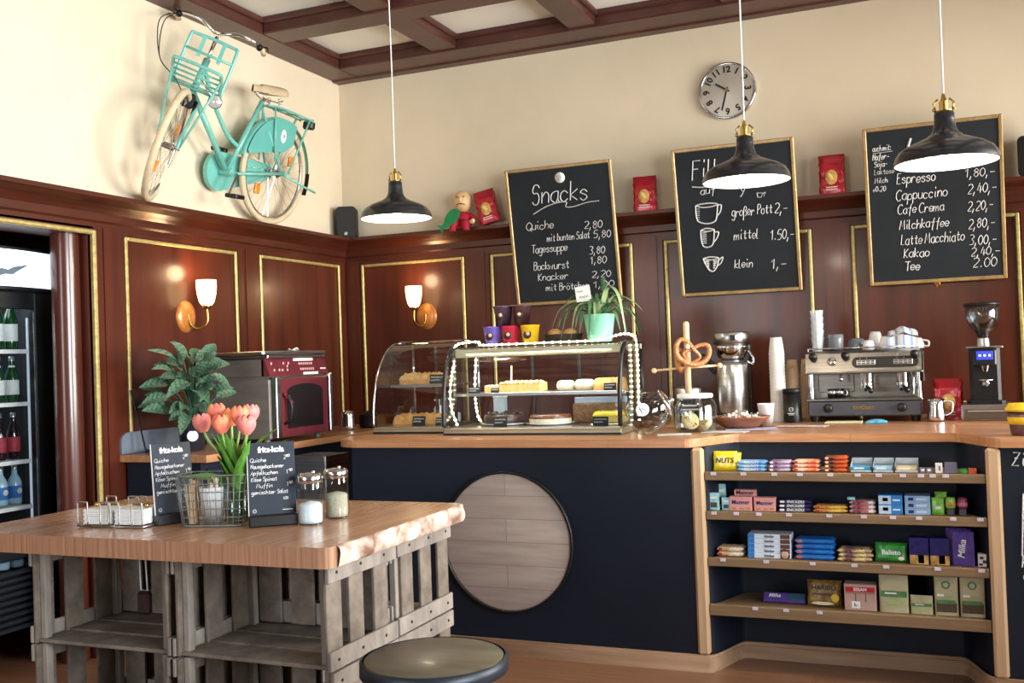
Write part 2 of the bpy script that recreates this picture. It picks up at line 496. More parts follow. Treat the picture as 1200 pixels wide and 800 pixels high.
# ------------------------------------------------------------------ room shell
m = MB(); m.box(((XL + XR) / 2 - 0.55, (YB + YF) / 2, -0.05), (XR - XL + 1.5, YB - YF + 0.4, 0.1))
structure(m.build('floor', M_floor))
m = MB(); m.box(((XL + XR) / 2, (YB + YF) / 2, ZC + 0.05), (XR - XL + 0.4, YB - YF + 0.4, 0.1))
structure(m.build('ceiling', M_ceil))
m = MB(); m.box(((XL + XR) / 2, YB + 0.1, 1.90), (XR - XL + 0.4, 0.2, 3.80))
structure(m.build('wall_back', M_plaster))
NY0, NY1, NZ = 2.95, 4.15, 2.262                                   # drinks niche in the left wall
m = MB()
m.box((XL - 0.1, (NY1 + YB) / 2 + 0.1, 1.93), (0.2, YB - NY1 + 0.2, 3.86))
m.box((XL - 0.1, (NY0 + YF) / 2 - 0.1, 1.93), (0.2, NY0 - YF + 0.2, 3.86))
m.box((XL - 0.1, (NY0 + NY1) / 2, (NZ + 3.86) / 2), (0.2, NY1 - NY0, 3.86 - NZ))
structure(m.build('wall_left', M_plaster))
m = MB()
m.box((-5.33, 3.73, 1.2), (0.06, 1.9, 2.4)); m.box((-4.83, 2.81, 1.2), (0.94, 0.06, 2.4))
m.box((-4.83, 4.65, 1.2), (0.94, 0.06, 2.4)); m.box((-4.27, NY1 - 0.006, NZ / 2), (0.2, 0.012, NZ)); m.box((-4.27, NY0 + 0.006, NZ / 2), (0.2, 0.012, NZ)); m.box((-4.27, (NY0 + NY1) / 2, NZ - 0.006), (0.2, NY1 - NY0, 0.012)); m.box((-4.83, 3.73, 2.36), (0.94, 1.9, 0.08))
structure(m.build('wall_niche', M_mahog))
m = MB()                                                            # rounded jamb of the niche
pts = [(0.072 * math.cos(a), 0.072 * math.sin(a)) for a in [math.radians(10 * k) for k in range(36)]]
m.prism(pts, 0.0, NZ, Matrix.Translation((-4.262, 4.078, 0)), smooth=True)
structure(m.build('trim_1', mat('jamb_mahogany', (92, 44, 32), (66, 28, 20), 0.3, scale=(9, 9, 0.7), detail=6, coat=0.5)))

def wall_with_windows(name, axis, at, lo, hi, wins, thick=0.2):
    """solid wall with rectangular openings; axis 'x' = wall lies at x = at and runs along y"""
    m = MB()
    def put(a0, a1, z0, z1):
        c, d = (a0 + a1) / 2, a1 - a0
        if axis == 'x': m.box((at, c, (z0 + z1) / 2), (thick, d, z1 - z0))
        else: m.box((c, at, (z0 + z1) / 2), (d, thick, z1 - z0))
    cur = lo
    for (a0, a1, z0, z1) in wins:
        put(cur, a0, 0, ZC); put(a0, a1, 0, z0); put(a0, a1, z1, ZC); cur = a1
    put(cur, hi, 0, ZC)
    return structure(m.build(name, M_plaster))
M_wframe = mat('window_paint', (232, 230, 224), (224, 222, 215), 0.45, scale=(9, 9, 9))
def window(n, axis, at, a0, a1, z0, z1):
    m = MB()
    def bar(ca, cz, da, dz, t=0.07):
        if axis == 'x': m.box((at, ca, cz), (t, da, dz), 0.006)
        else: m.box((ca, at, cz), (da, t, dz), 0.006)
    w = 0.07
    bar(a0 + w / 2, (z0 + z1) / 2, w, z1 - z0); bar(a1 - w / 2, (z0 + z1) / 2, w, z1 - z0)
    bar((a0 + a1) / 2, z0 + w / 2, a1 - a0 - 2 * w, w); bar((a0 + a1) / 2, z1 - w / 2, a1 - a0 - 2 * w, w)
    bar((a0 + a1) / 2, (z0 + z1) / 2, 0.05, z1 - z0 - 2 * w, 0.05)
    structure(m.build('window_%d' % n, M_wframe))
WS = [(-0.3, 2.1, 0.85, 3.05), (3.3, 6.35, 0.95, 3.1)]
wall_with_windows('wall_right', 'x', XR + 0.1, YF - 0.2, YB + 0.2, WS)
for k, (a0, a1, z0, z1) in enumerate(WS): window(k + 1, 'x', XR + 0.1, a0, a1, z0, z1)
WF = [(-3.9, -2.1, 0.85, 3.05)]
wall_with_windows('wall_front', 'y', YF - 0.1, XL - 0.2, XR + 0.2, WF)
for k, (a0, a1, z0, z1) in enumerate(WF): window(k + 3, 'y', YF - 0.1, a0, a1, z0, z1)

# ------------------------------------------------------------------ coffered ceiling beams
nb = [2]
def beam(x0, x1, y0, y1, z0=3.66, lip=True):
    m = MB(); m.box(((x0 + x1) / 2, (y0 + y1) / 2, (z0 + ZC) / 2), (x1 - x0, y1 - y0, ZC - z0), 0.008)
    if lip: m.box(((x0 + x1) / 2, (y0 + y1) / 2, ZC - 0.02), (x1 - x0 + 0.05, y1 - y0 + 0.05, 0.04), 0.01)
    structure(m.build('trim_%d' % nb[0], M_beam)); nb[0] += 1
beam(XL, XL + 0.22, YF, YB)
beam(XL + 0.22, XR, 6.36, YB)
m = MB(); m.box(((XL + XR) / 2, YB - 0.05, 3.665), (XR - XL, 0.1, 0.03), 0.008); m.box(((XL + XR) / 2, YB - 0.1, 3.68), (XR - XL, 0.2, 0.03), 0.008)
structure(m.build('trim_%d' % nb[0], M_beam)); nb[0] += 1
for y0 in (5.45, 4.42, 3.39, 2.36, 1.33, 0.30, -0.73, -1.76): beam(XL + 0.22, XR, y0, y0 + 0.22)
for x0 in (-3.19, -2.18, -1.17, -0.16, 0.85, 1.86): beam(x0, x0 + 0.19, YF, 6.36, 3.672)

# ------------------------------------------------------------------ wall panelling
def cornice(mb, length, mx):
    prof = [(0.0, 2.28), (0.028, 2.28), (0.028, 2.315), (0.045, 2.325), (0.045, 2.365), (0.062, 2.385), (0.085, 2.405), (0.112, 2.418), (0.128, 2.425), (0.14, 2.432), (0.14, LEDGE), (0.0, LEDGE)]
    mb.prism(prof, 0, length, mx)
m = MB()
cornice(m, YB - YF, Matrix(((1, 0, 0, XL), (0, 0, 1, YF), (0, 1, 0, 0), (0, 0, 0, 1))))
structure(m.build('trim_%d' % nb[0], M_mahog_h)); nb[0] += 1
m = MB()
cornice(m, XR - XL, Matrix(((0, 0, 1, XL), (-1, 0, 0, YB), (0, 1, 0, 0), (0, 0, 0, 1))))
structure(m.build('trim_%d' % nb[0], M_mahog_h)); nb[0] += 1
# fields and stiles, left wall (fields: y0, y1) and back wall (fields: x0, x1); all reach from z 0.95 to 2.25
def gilt(mb, axis, a0, a1, z0, z1, at, w=0.022, t=0.018):
    def bar(ca, cz, da, dz):
        if axis == 'x': mb.box((at, ca, cz), (t, da, dz), 0.005)
        else: mb.box((ca, at, cz), (da, t, dz), 0.005)
    bar(a0, (z0 + z1) / 2, w, z1 - z0 + w); bar(a1, (z0 + z1) / 2, w, z1 - z0 + w)
    bar((a0 + a1) / 2, z1, a1 - a0 - w, w); bar((a0 + a1) / 2, z0, a1 - a0 - w, w)
def panelling(axis, lo, hi, fields, at, sgn):
    m = MB()
    def put(a0, a1, z0, z1, t):
        c = at + sgn * t / 2
        if axis == 'x': m.box((c, (a0 + a1) / 2, (z0 + z1) / 2), (t, a1 - a0, z1 - z0))
        else: m.box(((a0 + a1) / 2, c, (z0 + z1) / 2), (a1 - a0, t, z1 - z0))
    put(lo, hi, 0, 2.29, 0.012)
    cur = lo
    for (a0, a1) in fields:
        put(cur, a0 - 0.02, 0, 2.29, 0.026)
        if a0 - cur > 0.12: put((cur + a0) / 2 - 0.05, (cur + a0) / 2 + 0.05, 0, 2.29, 0.034)
        put(a0 - 0.02, a1 + 0.02, 2.265, 2.29, 0.026); put(a0 - 0.02, a1 + 0.02, 0, 0.25, 0.026)
        cur = a1 + 0.02
    put(cur, hi, 0, 2.29, 0.026)
    structure(m.build('trim_%d' % nb[0], M_mahog)); nb[0] += 1
    for (a0, a1) in fields:
        m = MB(); gilt(m, axis, a0, a1, 0.27, 2.25, at + sgn * 0.022)
        structure(m.build('trim_%d' % nb[0], M_gold)); nb[0] += 1
panelling('x', NY1, YB, [(4.40, 5.36), (5.62, 6.58)], XL, 1)
panelling('x', YF, NY0, [(-1.6, -0.6), (-0.3, 0.7), (1.0, 2.0)], XL, 1)
panelling('y', XL, XR, [(-4.0, -3.16), (-2.93, -1.90), (-1.66, -0.73), (-0.47, 0.45), (0.72, 1.62)], YB, -1)
m = MB(); m.box((XL + 0.014, (NY0 + NY1) / 2, 2.276), (0.028, NY1 - NY0 + 0.02, 0.03))
structure(m.build('trim_%d' % nb[0], M_mahog)); nb[0] += 1
m = MB()                                                            # gilt frame round the niche
m.box((XL + 0.024, NY1 + 0.012, 1.13), (0.03, 0.026, 2.26), 0.007); m.box((XL + 0.024, (NY0 + NY1) / 2, 2.262), (0.03, NY1 - NY0 + 0.05, 0.026), 0.007)
m.box((XL + 0.024, NY0 - 0.012, 1.13), (0.03, 0.026, 2.26), 0.007)
structure(m.build('trim_%d' % nb[0], M_gold)); nb[0] += 1

# ------------------------------------------------------------------ bar counter
CT = 1.097                                                          # things stand on it; the slab ends a hair lower
def arc(cx, cy, r, a0, a1, n=8):
    return [(cx + r * math.cos(math.radians(a0 + (a1 - a0) * k / n)), cy + r * math.sin(math.radians(a0 + (a1 - a0) * k / n))) for k in range(n + 1)]
def ease(x0, y0, x1, y1, n=10):
    return [(x0 + (x1 - x0) * k / n, y0 + (y1 - y0) * (3 * (k / n) ** 2 - 2 * (k / n) ** 3)) for k in range(n + 1)]
front = arc(-2.93, 4.95, 0.18, 180, 270) + ease(-1.13, 4.77, -0.93, 5.07) + ease(0.03, 5.07, 0.22, 4.77)
outline = [(-3.11, 5.62)] + front + [(2.0, 4.77), (2.0, 5.62)]
m = MB(); m.prism(outline, CT - 0.041, CT - 0.0008)
ct = m.build('countertop', [M_oak]); tag(ct, 'long pale wood worktop of the dark bar counter, waisted above the snack shelves', 'worktop')
t = thing('bar_counter', 'dark painted bar counter with pale wood posts and an alcove of snack shelves', 'counter', (0, 0, 0))
m = MB(); m.box((-2.045, 5.17, 0.528), (1.87, 0.74, 1.054)); m.build('front_panel', M_navy, t)
m = MB(); m.box((1.10, 5.17, 0.528), (1.77, 0.74, 1.054)); m.build('front_panel', M_navy, t)
line = ease(-1.06, 4.83, -0.93, 5.10) + ease(0.04, 5.10, 0.17, 4.83)
pts = line + [(0.215, 5.54), (-1.11, 5.54)]
m = MB(); m.prism(pts, 0, 1.054, smooth=True); m.build('alcove_back', M_navy, t)
for x in (-1.08, 0.19):
    m = MB(); m.box((x, 4.808, 0.565), (0.058, 0.05, 0.976), 0.012); m.build('post', M_post, t)
m = MB()
sk = [(-2.99, 4.80)] + [(-1.06, 4.80)] + ease(-1.05, 4.81, -0.93, 5.085) + ease(0.04, 5.085, 0.16, 4.81) + [(0.17, 4.80), (1.98, 4.80)]
sk2 = [(p[0], p[1] - 0.022) for p in sk]
m.prism(sk2 + sk[::-1], 0, 0.062, smooth=True); m.prism([(p[0], p[1] + 0.008) for p in sk2] + [(p[0], p[1] + 0.002) for p in sk[::-1]], 0.062, 0.078, smooth=True)
m.build('skirting', M_skirt, t)
M_tag = mat('price_card', (206, 196, 206), (190, 180, 190), 0.6, scale=(50, 50, 50))
SHELF = {1: 0.94, 2: 0.755, 3: 0.537, 4: 0.318}
TAGS = {1: (840, 878, 916, 947, 983, 1015, 1039, 1066, 1086, 1099, 1113), 2: (839, 867, 895, 932, 980, 1020, 1053, 1082, 1119, 1148),
        3: (848, 902, 958, 1007, 1043, 1100, 1147), 4: (886, 924, 964)}
def SX(px): return -1.05 + (px - 828) * 0.00369
for k, z in SHELF.items():
    m = MB()
    out = [(-1.048, 4.815)] + [(p[0] + 0.02, p[1] - 0.006) for p in ease(-1.06, 4.83, -0.93, 5.10)] + [(p[0] - 0.02, p[1] - 0.006) for p in ease(0.04, 5.10, 0.17, 4.83)] + [(0.158, 4.815)]
    th = 0.04 if k < 4 else 0.052
    m.prism(out, z - 0.022, z - 0.003); m.box((-0.445, 4.808, z - th / 2), (1.206, 0.018, th), 0.003)
    s = m.build('shelf', M_shelfw, t)
    for px in TAGS[k]:
        m = MB(); m.box((SX(px), 4.797, z - 0.008), (0.026, 0.003, 0.015), 0.001); m.build('price_tag', M_tag, s)
# chalk drawing on the counter front
m = MB(); A = AY(1184, 545, 4.798)
scribble(m, 'Zi', A.x, A.z, 0.055, 0.003, mx=Matrix.Translation((0, 4.798, 0)))
A = AY(1196, 665, 4.798); scribble(m, 'h', A.x, A.z, 0.05, 0.003, mx=Matrix.Translation((0, 4.798, 0)))
A = AY(1198, 680, 4.798); scribble(m, 'e', A.x, A.z, 0.05, 0.003, mx=Matrix.Translation((0, 4.798, 0)))
for P in ([(0.30, 0.86), (0.285, 0.60), (0.38, 0.57), (0.47, 0.60), (0.46, 0.86)], [(0.30, 0.86), (0.36, 0.89), (0.46, 0.86), (0.38, 0.84), (0.30, 0.86)], [(0.295, 0.78), (0.38, 0.75), (0.46, 0.78)]):
    m.tube([(x, 4.796, z) for x, z in P], 0.0035, 5)
for k in range(9): m.tube([(0.292 + 0.001 * k, 4.796, 0.78 - 0.02 * k), (0.33, 4.796, 0.765 - 0.02 * k)], 0.002, 4)
m.build('chalk_writing', M_chalk, t)
# round wooden disc on the counter front
M_disc = plank_mat('disc_boards', (178, 163, 153), (166, 150, 140), (146, 130, 120), 3.0, 0.117, (3, 30, 30), rot=(PI / 2, 0, 0), rough=0.6, gap=0.0012, gapcol=(96, 78, 68))
t = thing('wooden_disc', 'round grey-brown wooden tabletop with iron hoop mounted on the dark counter front', 'wooden disc', (-2.068, 4.7992, 0.577))
m = MB(); m.lathe([(0, 0), (0.348, 0), (0.348, 0.022), (0.342, 0.024), (0, 0.024)], 64, FACE); m.build('disc', M_disc, t)
m = MB(); m.lathe([(0.348, 0), (0.358, 0), (0.358, 0.034), (0.348, 0.034), (0.348, 0)], 64, FACE); m.build('hoop', M_blackm, t)

# worktop behind the bar and the side worktop under the oven
t = thing('back_bar_cabinet', 'dark low cabinet under the worktop behind the bar', 'cabinet', (0, 0, 0))
m = MB(); m.box((-0.1, 6.26, 0.50), (3.2, 0.78, 1.0)); m.build('carcass', M_navy, t)
m = MB()
for k in range(4): m.box((-1.3 + 0.8 * k, 5.865, 0.5), (0.76, 0.018, 0.9), 0.003)
m.build('door', M_navy, t)
m = MB(); m.box((-0.1, 6.235, 1.0428), (3.3, 0.87, 0.083), 0.004)
tag(m.build('back_worktop', M_oak), 'pale wood worktop behind the bar, carrying the coffee machine', 'worktop')
t = thing('side_worktop', 'wood worktop along the side wall, carrying the oven and potted plant', 'worktop', (0, 0, 0))
m = MB(); m.box((-3.845, 5.48, 1.0393), (0.59, 2.36, 0.039), 0.003); m.build('worktop_slab', M_oak_y, t)
m = MB()
gp = [(4.30, 1.062), (4.30, 1.13)] + [(4.36 - 0.06 * math.cos(math.radians(a)), 1.13 + 0.05 * math.sin(math.radians(a))) for a in (15, 35, 55, 75, 90)] + [(5.6, 1.18), (5.6, 1.062)]
m.prism(gp, -4.138, -4.122, Matrix(((0, 0, 1, 0), (1, 0, 0, 0), (0, 1, 0, 0), (0, 0, 0, 1))))
m.build('upstand', mat('grey_laminate', (112, 120, 132), (100, 108, 120), 0.4, scale=(6, 6, 6)), t)
t = thing('side_base_cabinet', 'dark base cabinet under the side worktop', 'cabinet', (0, 0, 0))
m = MB(); m.box((-3.875, 5.49, 0.55), (0.50, 2.30, 0.94)); m.build('carcass', M_navy, t)
m = MB(); 
for k in range(3): m.box((-3.618, 4.74 + 0.75 * k, 0.55), (0.014, 0.72, 0.86), 0.002)
m.build('door', M_navy, t)
# ------------------------------------------------------------------ blackboards leaning out over the ledge
TILT = math.radians(9.5)
M_bframe = mat('board_frame', (186, 156, 106), (150, 122, 80), 0.35, 0.35, scale=(20, 20, 20))
def blackboard(label, x0, x1, L, zb=1.878, yb=6.652):
    mx = Matrix.Translation(((x0 + x1) / 2, yb, zb)) @ Matrix.Rotation(TILT, 4, 'X')
    t = thing('menu_blackboard', label, 'blackboard', mx=mx, group='menu boards above the bar')
    w = x1 - x0
    m = MB(); m.box((0, -0.010, L / 2), (w - 0.02, 0.012, L - 0.02)); m.build('board', M_board, t)
    m = MB(); f = 0.022
    for s in (-1, 1):
        m.box((s * (w / 2 - f / 2), -0.012, L / 2), (f, 0.022, L), 0.004)
        m.box((0, -0.012, L / 2 + s * (L / 2 - f / 2)), (w - 2 * f, 0.022, f), 0.004)
    m.build('frame', M_bframe, t)
    inv = mx.inverted(); n = (mx.to_3x3() @ Vector((0, -1, 0)))
    p0 = mx @ Vector((0, -0.017, 0))
    def uv(px, py):
        d = ray(px, py); e = Vector((0, 0, EYE))
        k = (p0 - e).dot(n) / d.dot(n)
        q = inv @ (e + d * k); return q.x, q.z
    class Lines:
        def build(s, *a): pass
    mb = Lines()
    def wr(text, px0, py, px1, h, r=0.0022, **kw):
        a = uv(px0, py); b = uv(px1, py - (px1 - px0) * 0.10)
        m_ = MB(); scribble(m_, text, a[0], a[1], h * 0.0061, r, width=(b[0] - a[0]), eps=0.018, **kw); m_.build('chalk_lettering', M_chalk, t)
    def ln(pts, r=0.0025, smooth=True):
        P = [Vector((uv(*p)[0], -0.018, uv(*p)[1])) for p in pts]
        m_ = MB(); m_.tube(catmull(P, 4) if smooth else P, r, 4); m_.build('chalk_stroke', M_chalk, t)
    return t, mb, wr, ln, uv
t, mb, wr, ln, uv = blackboard('blackboard with gold frame headed Snacks, listing quiche, soup and sausages', -2.725, -1.957, 0.945)
wr('Snacks', 622, 240, 689, 21, 0.0036)
ln([(625, 251), (640, 242), (655, 237), (664, 237), (663, 242), (672, 242), (688, 237), (702, 235)], 0.003)
wr('Quiche', 617, 270, 649, 9); wr('2,80', 684, 268, 706, 8)
wr('mit bunten Salat', 641, 283, 691, 8, 0.0019); wr('5,80', 695, 279, 716, 8)
wr('Tagessuppe', 623, 297, 665, 9); wr('3,80', 690, 298, 709, 8)
wr('Bockwurst', 625, 317, 667, 9); wr('1,80', 692, 309, 711, 8)
wr('Knacker', 630, 329, 666, 8); wr('2,20', 693, 325, 716, 7)
wr('mit Brötchen', 640, 341, 690, 8, 0.0019); wr('1,00', 696, 337, 720, 7)
mb.build('chalk_lettering', M_chalk, t)
m = MB(); a = uv(656, 208); m.lathe([(0, 0.0012), (0.036, 0.0012), (0.036, 0), (0, 0)], 28, Matrix.Translation((a[0], -0.0165, a[1])) @ FACE)
st = m.build('sticker', M_white, t, label='white round sticker')
m = MB(); P = [Vector((a[0] + 0.012 * math.cos(u) * (1 if k % 2 else 0.5), -0.0182, a[1] + 0.016 * math.sin(u) * (1 if k % 2 else 0.6))) for k, u in enumerate([i * PI / 6 for i in range(12)])]
m.tube(P, 0.0014, 4, True); m.build('emblem', mat('grey_ink', (120, 120, 118), None, 0.8), st)

t, mb, wr, ln, uv = blackboard('blackboard with gold frame showing drawn cups for large, medium and small sizes', -1.553, -0.781, 0.955)
wr('Fill', 809, 211, 842, 20, 0.0036)
ln([(811, 219), (822, 219.5), (836, 218)], 0.0032, False)
wr('auf', 820, 228, 838, 8, 0.0022); wr('y', 866, 226, 874, 8, 0.0022)
ln([(887, 226), (888, 231), (892, 231), (894, 226), (887, 226)], 0.0025, False); ln([(894, 227), (897, 225), (895, 230)], 0.002)
# big, middle and small cup
ln([(815, 241), (816, 254), (819, 260), (829, 262), (838, 259), (840, 252), (841, 239)], 0.004)
ln([(815, 241), (822, 239), (833, 238), (841, 239), (834, 242), (823, 243), (815, 241)], 0.004)
ln([(840, 241), (845, 240), (844, 248), (840, 253)], 0.004)
for k in range(6): ln([(816.5, 245 + 2.5 * k), (820, 244.6 + 2.5 * k)], 0.002, False)
ln([(821, 270), (822, 282), (825, 289), (832, 289), (836, 284), (837, 269)], 0.004)
ln([(821, 270), (828, 267.5), (837, 269), (829, 271), (821, 270)], 0.004)
ln([(837, 272), (842, 272), (840, 279), (836, 284)], 0.004)
for k in range(6): ln([(823, 273 + 2.4 * k), (828, 272.5 + 2.4 * k)], 0.003, False)
ln([(824, 303), (827, 310), (832, 317), (837, 317), (841, 310), (842, 302)], 0.0045)
ln([(824, 303), (832, 301), (842, 302), (833, 304.5), (824, 303)], 0.004)
ln([(842, 305), (847, 301), (845, 308), (840, 312)], 0.004)
for k in range(4): ln([(826.5 + k * 1.2, 306.5 + 2.6 * k), (831, 306.3 + 2.6 * k)], 0.006, False); ln([(836, 306 + 2.6 * k), (840.5 - k * 0.9, 305.6 + 2.6 * k)], 0.006, False)
wr('großer Pott', 857, 254, 905, 10, 0.0025); wr('2,-', 907, 250, 923, 10, 0.0025)
wr('mittel', 860, 281, 889, 10, 0.0025); wr('1.50,-', 903, 281, 931, 10, 0.0025)
wr('klein', 860, 314, 882, 9, 0.0025); wr('1,-', 904, 315, 922, 10, 0.0025)
mb.build('chalk_lettering', M_chalk, t)

t, mb, wr, ln, uv = blackboard('blackboard with gold frame listing espresso, cappuccino, cocoa and tea prices', -0.379, 0.383, 0.95)
wr('auch mit:', 1022, 178, 1044, 6, 0.0016); wr('Hafer-', 1022, 188, 1042, 6, 0.0022); wr('Soja-', 1024, 196, 1040, 5, 0.0018)
wr('Laktose', 1024, 205, 1048, 5, 0.0012); wr('Milch', 1025, 215, 1040, 5, 0.0016); wr('+0.20', 1022, 225, 1038, 5, 0.0018)
ln([(1023, 180), (1046, 177)], 0.0012, False)
ln([(1064, 172), (1067, 162)], 0.007, False)
wr('Espresso', 1050, 216, 1096, 10, 0.0026); wr('1,80,-', 1131, 208, 1166, 8)
wr('Cappuccino', 1050, 235, 1110, 10, 0.0024); wr('2,40,-', 1133, 227, 1168, 9)
wr('Cafe Crema', 1052, 251, 1106, 9, 0.0024); wr('2,20,-', 1133, 247, 1164, 9)
wr('Milchkaffee', 1054, 269, 1112, 9, 0.0024); wr('2,80,-', 1134, 268, 1166, 9)
wr('Latte Macchiato', 1055, 287, 1130, 10, 0.0022); wr('3,00,-', 1135, 287, 1168, 9)
wr('Kakao', 1058, 302, 1089, 9, 0.0026); wr('2,40,-', 1137, 300, 1172, 8)
wr('Tee', 1060, 317, 1078, 9, 0.0028); wr('2.00', 1139, 313, 1168, 9)
mb.build('chalk_lettering', M_chalk, t)
m = MB(); m.box((0.0, -0.012, -0.008), (0.035, 0.02, 0.02), 0.004); m.cyl((0, -0.012, -0.016), (0, -0.035, -0.02), 0.008); m.build('bracket', M_brass, t)

# ------------------------------------------------------------------ pendant lamps
M_shade = mat('lamp_enamel', (30, 30, 33), (22, 22, 25), 0.3, scale=(9, 9, 9), coat=0.4)
M_shadein = mat('lamp_inside', (252, 250, 242), (246, 244, 236), 0.5, scale=(9, 9, 9))
M_bulb = mat('bulb_glow', (255, 240, 212), None, 0.4, emit=28.0, ecol=(255, 236, 205))
def pendant(label, x, y, z, D):
    t = thing('pendant_lamp', label, 'lamp', (x, y, z), group='pendant lamps over the bar')
    s = D / 0.38
    out = [(0.19, 0.0), (0.188, 0.012), (0.182, 0.03), (0.168, 0.05), (0.14, 0.068), (0.10, 0.084), (0.068, 0.098), (0.048, 0.115), (0.040, 0.135), (0.037, 0.165), (0.036, 0.19), (0.030, 0.196), (0.0, 0.196)]
    m = MB(); m.lathe([(r * s, h * s) for r, h in out], 48)
    m.lathe([(0.19 * s, 0), (0.185 * s, -0.002), (0.184 * s, 0.0)], 48)
    sh = m.build('shade', M_shade, t)
    m = MB(); m.lathe([((r - 0.004) * s, h * s - 0.001) for r, h in out[:10]] + [(0, 0.16 * s)], 48); m.build('shade_lining', M_shadein, sh, label='white inside of the shade')
    m = MB(); m.cyl((0, 0, 0.196 * s), (0, 0, 0.235 * s), 0.017 * s); m.cyl((0, 0, 0.19 * s), (0, 0, 0.2 * s), 0.03 * s)
    for a in (0, PI):
        m.tube([(0.03 * s * math.cos(a), 0.03 * s * math.sin(a), 0.19 * s), (0.035 * s * math.cos(a), 0.035 * s * math.sin(a), 0.23 * s), (0.02 * s * math.cos(a), 0.02 * s * math.sin(a), 0.245 * s)], 0.004 * s, 8)
        m.ball((0.036 * s * math.cos(a), 0.036 * s * math.sin(a), 0.205 * s), 0.006 * s, 8, 6)
    m.cyl((0, 0, 0.235 * s), (0, 0, 0.265 * s), 0.012 * s, 0.005 * s); m.build('fitting', M_brass, t)
    m = MB(); m.tube([(0, 0, 0.26 * s), (0.002, 0, 0.8), (-0.002, 0.001, 1.2), (0, 0, ZC - z)], 0.0035, 8); m.build('cord', M_fabricw, t)
    m = MB(); m.ball((0, 0, 0.055 * s), (0.038, 0.038, 0.042), 16, 10); m.cyl((0, 0, 0.09 * s), (0, 0, 0.15 * s), 0.016, seg=12); m.build('bulb', M_bulb, t)
    l = bpy.data.lights.new('pendant_light', 'POINT'); l.energy = 16; l.color = (1, 0.86, 0.68); l.shadow_soft_size = 0.045
    o = bpy.data.objects.new('pendant_light', l); COL.objects.link(o); o.location = (x, y, z + 0.01)
pendant('black pendant lamp hanging in front of the wall corner beside the small speaker', -2.594, 4.69, 2.262, 0.376)
pendant('black pendant lamp hanging in front of the board with drawn cups', -0.741, 4.456, 2.235, 0.378)
pendant('black pendant lamp hanging in front of the espresso price board', 0.051, 4.216, 2.19, 0.38)

# ------------------------------------------------------------------ wall lamps
M_wshade = mat('opal_shade', (255, 226, 170), (255, 218, 156), 0.3, emit=5.0, ecol=(255, 214, 150))
def sconce(label, mx, shade_dx, shade_out):
    """local frame: x along the wall, y up, z out of the wall"""
    t = thing('wall_lamp', label, 'lamp', mx=mx, group='brass wall lamps on the panelling')
    m = MB(); m.lathe([(0, 0.024), (0.05, 0.022), (0.075, 0.016), (0.086, 0.008), (0.09, 0.0)], 36, Matrix.Diagonal((0.92, 1.08, 1, 1))); m.build('back_plate', mat('warm_wood_plate', (196, 126, 58), (168, 100, 42), 0.35, 0.2, scale=(30, 30, 6), coat=0.3), t)
    m = MB(); m.tube(catmull([(0, 0.02, 0.02), (shade_dx * 0.1, -0.05, 0.035), (shade_dx * 0.5, -0.075, shade_out * 0.6), (shade_dx, -0.04, shade_out), (shade_dx, 0.05, shade_out)], 6), 0.007, 10)
    Z = Matrix.Translation((shade_dx, 0, shade_out)) @ Matrix.Rotation(-PI / 2, 4, 'X')
    m.lathe([(0.0, 0.04), (0.024, 0.045), (0.03, 0.06), (0.026, 0.07)], 20, Z); m.build('arm', M_brass, t)
    m = MB(); m.lathe([(0.028, 0.062), (0.044, 0.085), (0.055, 0.13), (0.060, 0.175), (0.059, 0.215), (0.056, 0.215), (0.056, 0.175), (0.051, 0.13), (0.040, 0.09), (0.0, 0.075)], 32, Z); m.build('shade', M_wshade, t)
    l = bpy.data.lights.new('wall_lamp_light', 'POINT'); l.energy = 3; l.color = (1, 0.70, 0.40); l.shadow_soft_size = 0.05
    o = bpy.data.objects.new('wall_lamp_light', l); COL.objects.link(o); o.location = mx @ Vector((shade_dx, 0.27, shade_out + 0.01))
FX = Matrix(((0, 0, 1, 0), (1, 0, 0, 0), (0, 1, 0, 0), (0, 0, 0, 1)))
sconce('brass wall lamp glowing on the side wall above the leafy potted plant', Matrix.Translation((XL + 0.012, 4.885, 1.83)) @ FX, 0.06, 0.11)
sconce('brass wall lamp glowing on the back wall above the small pastry case', Matrix.Translation((-3.47, YB - 0.012, 1.845)) @ FACE, -0.03, 0.14)

# ------------------------------------------------------------------ wall clock
M_dial = mat('clock_dial', (206, 200, 188), (184, 176, 162), 0.35, 0.45, scale=(3, 3, 3))
c = AY(852.5, 106.5, 6.68)
t = thing('wall_clock', 'round brushed metal wall clock with black numerals', 'clock', (c.x, YB, c.z))
m = MB(); m.lathe([(0.0, 0.03), (0.17, 0.03), (0.172, 0.036), (0.184, 0.034), (0.187, 0.02), (0.187, 0.0)], 64, FACE); m.build('case', M_chrome, t)
m = MB(); m.lathe([(0.0, 0.046), (0.06, 0.042), (0.17, 0.032)], 64, FACE); dial = m.build('dial', M_dial, t)
for k in range(1, 13):
    a = PI / 2 - k * PI / 6; m = MB()
    text_into(m, str(k), 0.058, Matrix.Translation((0.132 * math.cos(a), -0.037, 0.135 * math.sin(a))) @ FACE @ Matrix.Rotation(a - PI / 2, 4, 'Z'), bold=0.03); m.build('numeral', M_black, dial)
def hand(ang, l, w):
    a = math.radians(ang); d = Vector((math.cos(a), 0, math.sin(a)))
    m = MB(); m.bar(Vector((0, -0.05, 0)) - d * 0.02, Vector((0, -0.05, 0)) + d * l, w, 0.002, (0, -1, 0)); return m
hand(-106, 0.135, 0.009).build('minute_hand', M_black, t); hand(146, 0.085, 0.010).build('hour_hand', M_black, t)
m = MB(); m.cyl((0, -0.044, 0), (0, -0.054, 0), 0.012); m.build('hub', M_brass, t)

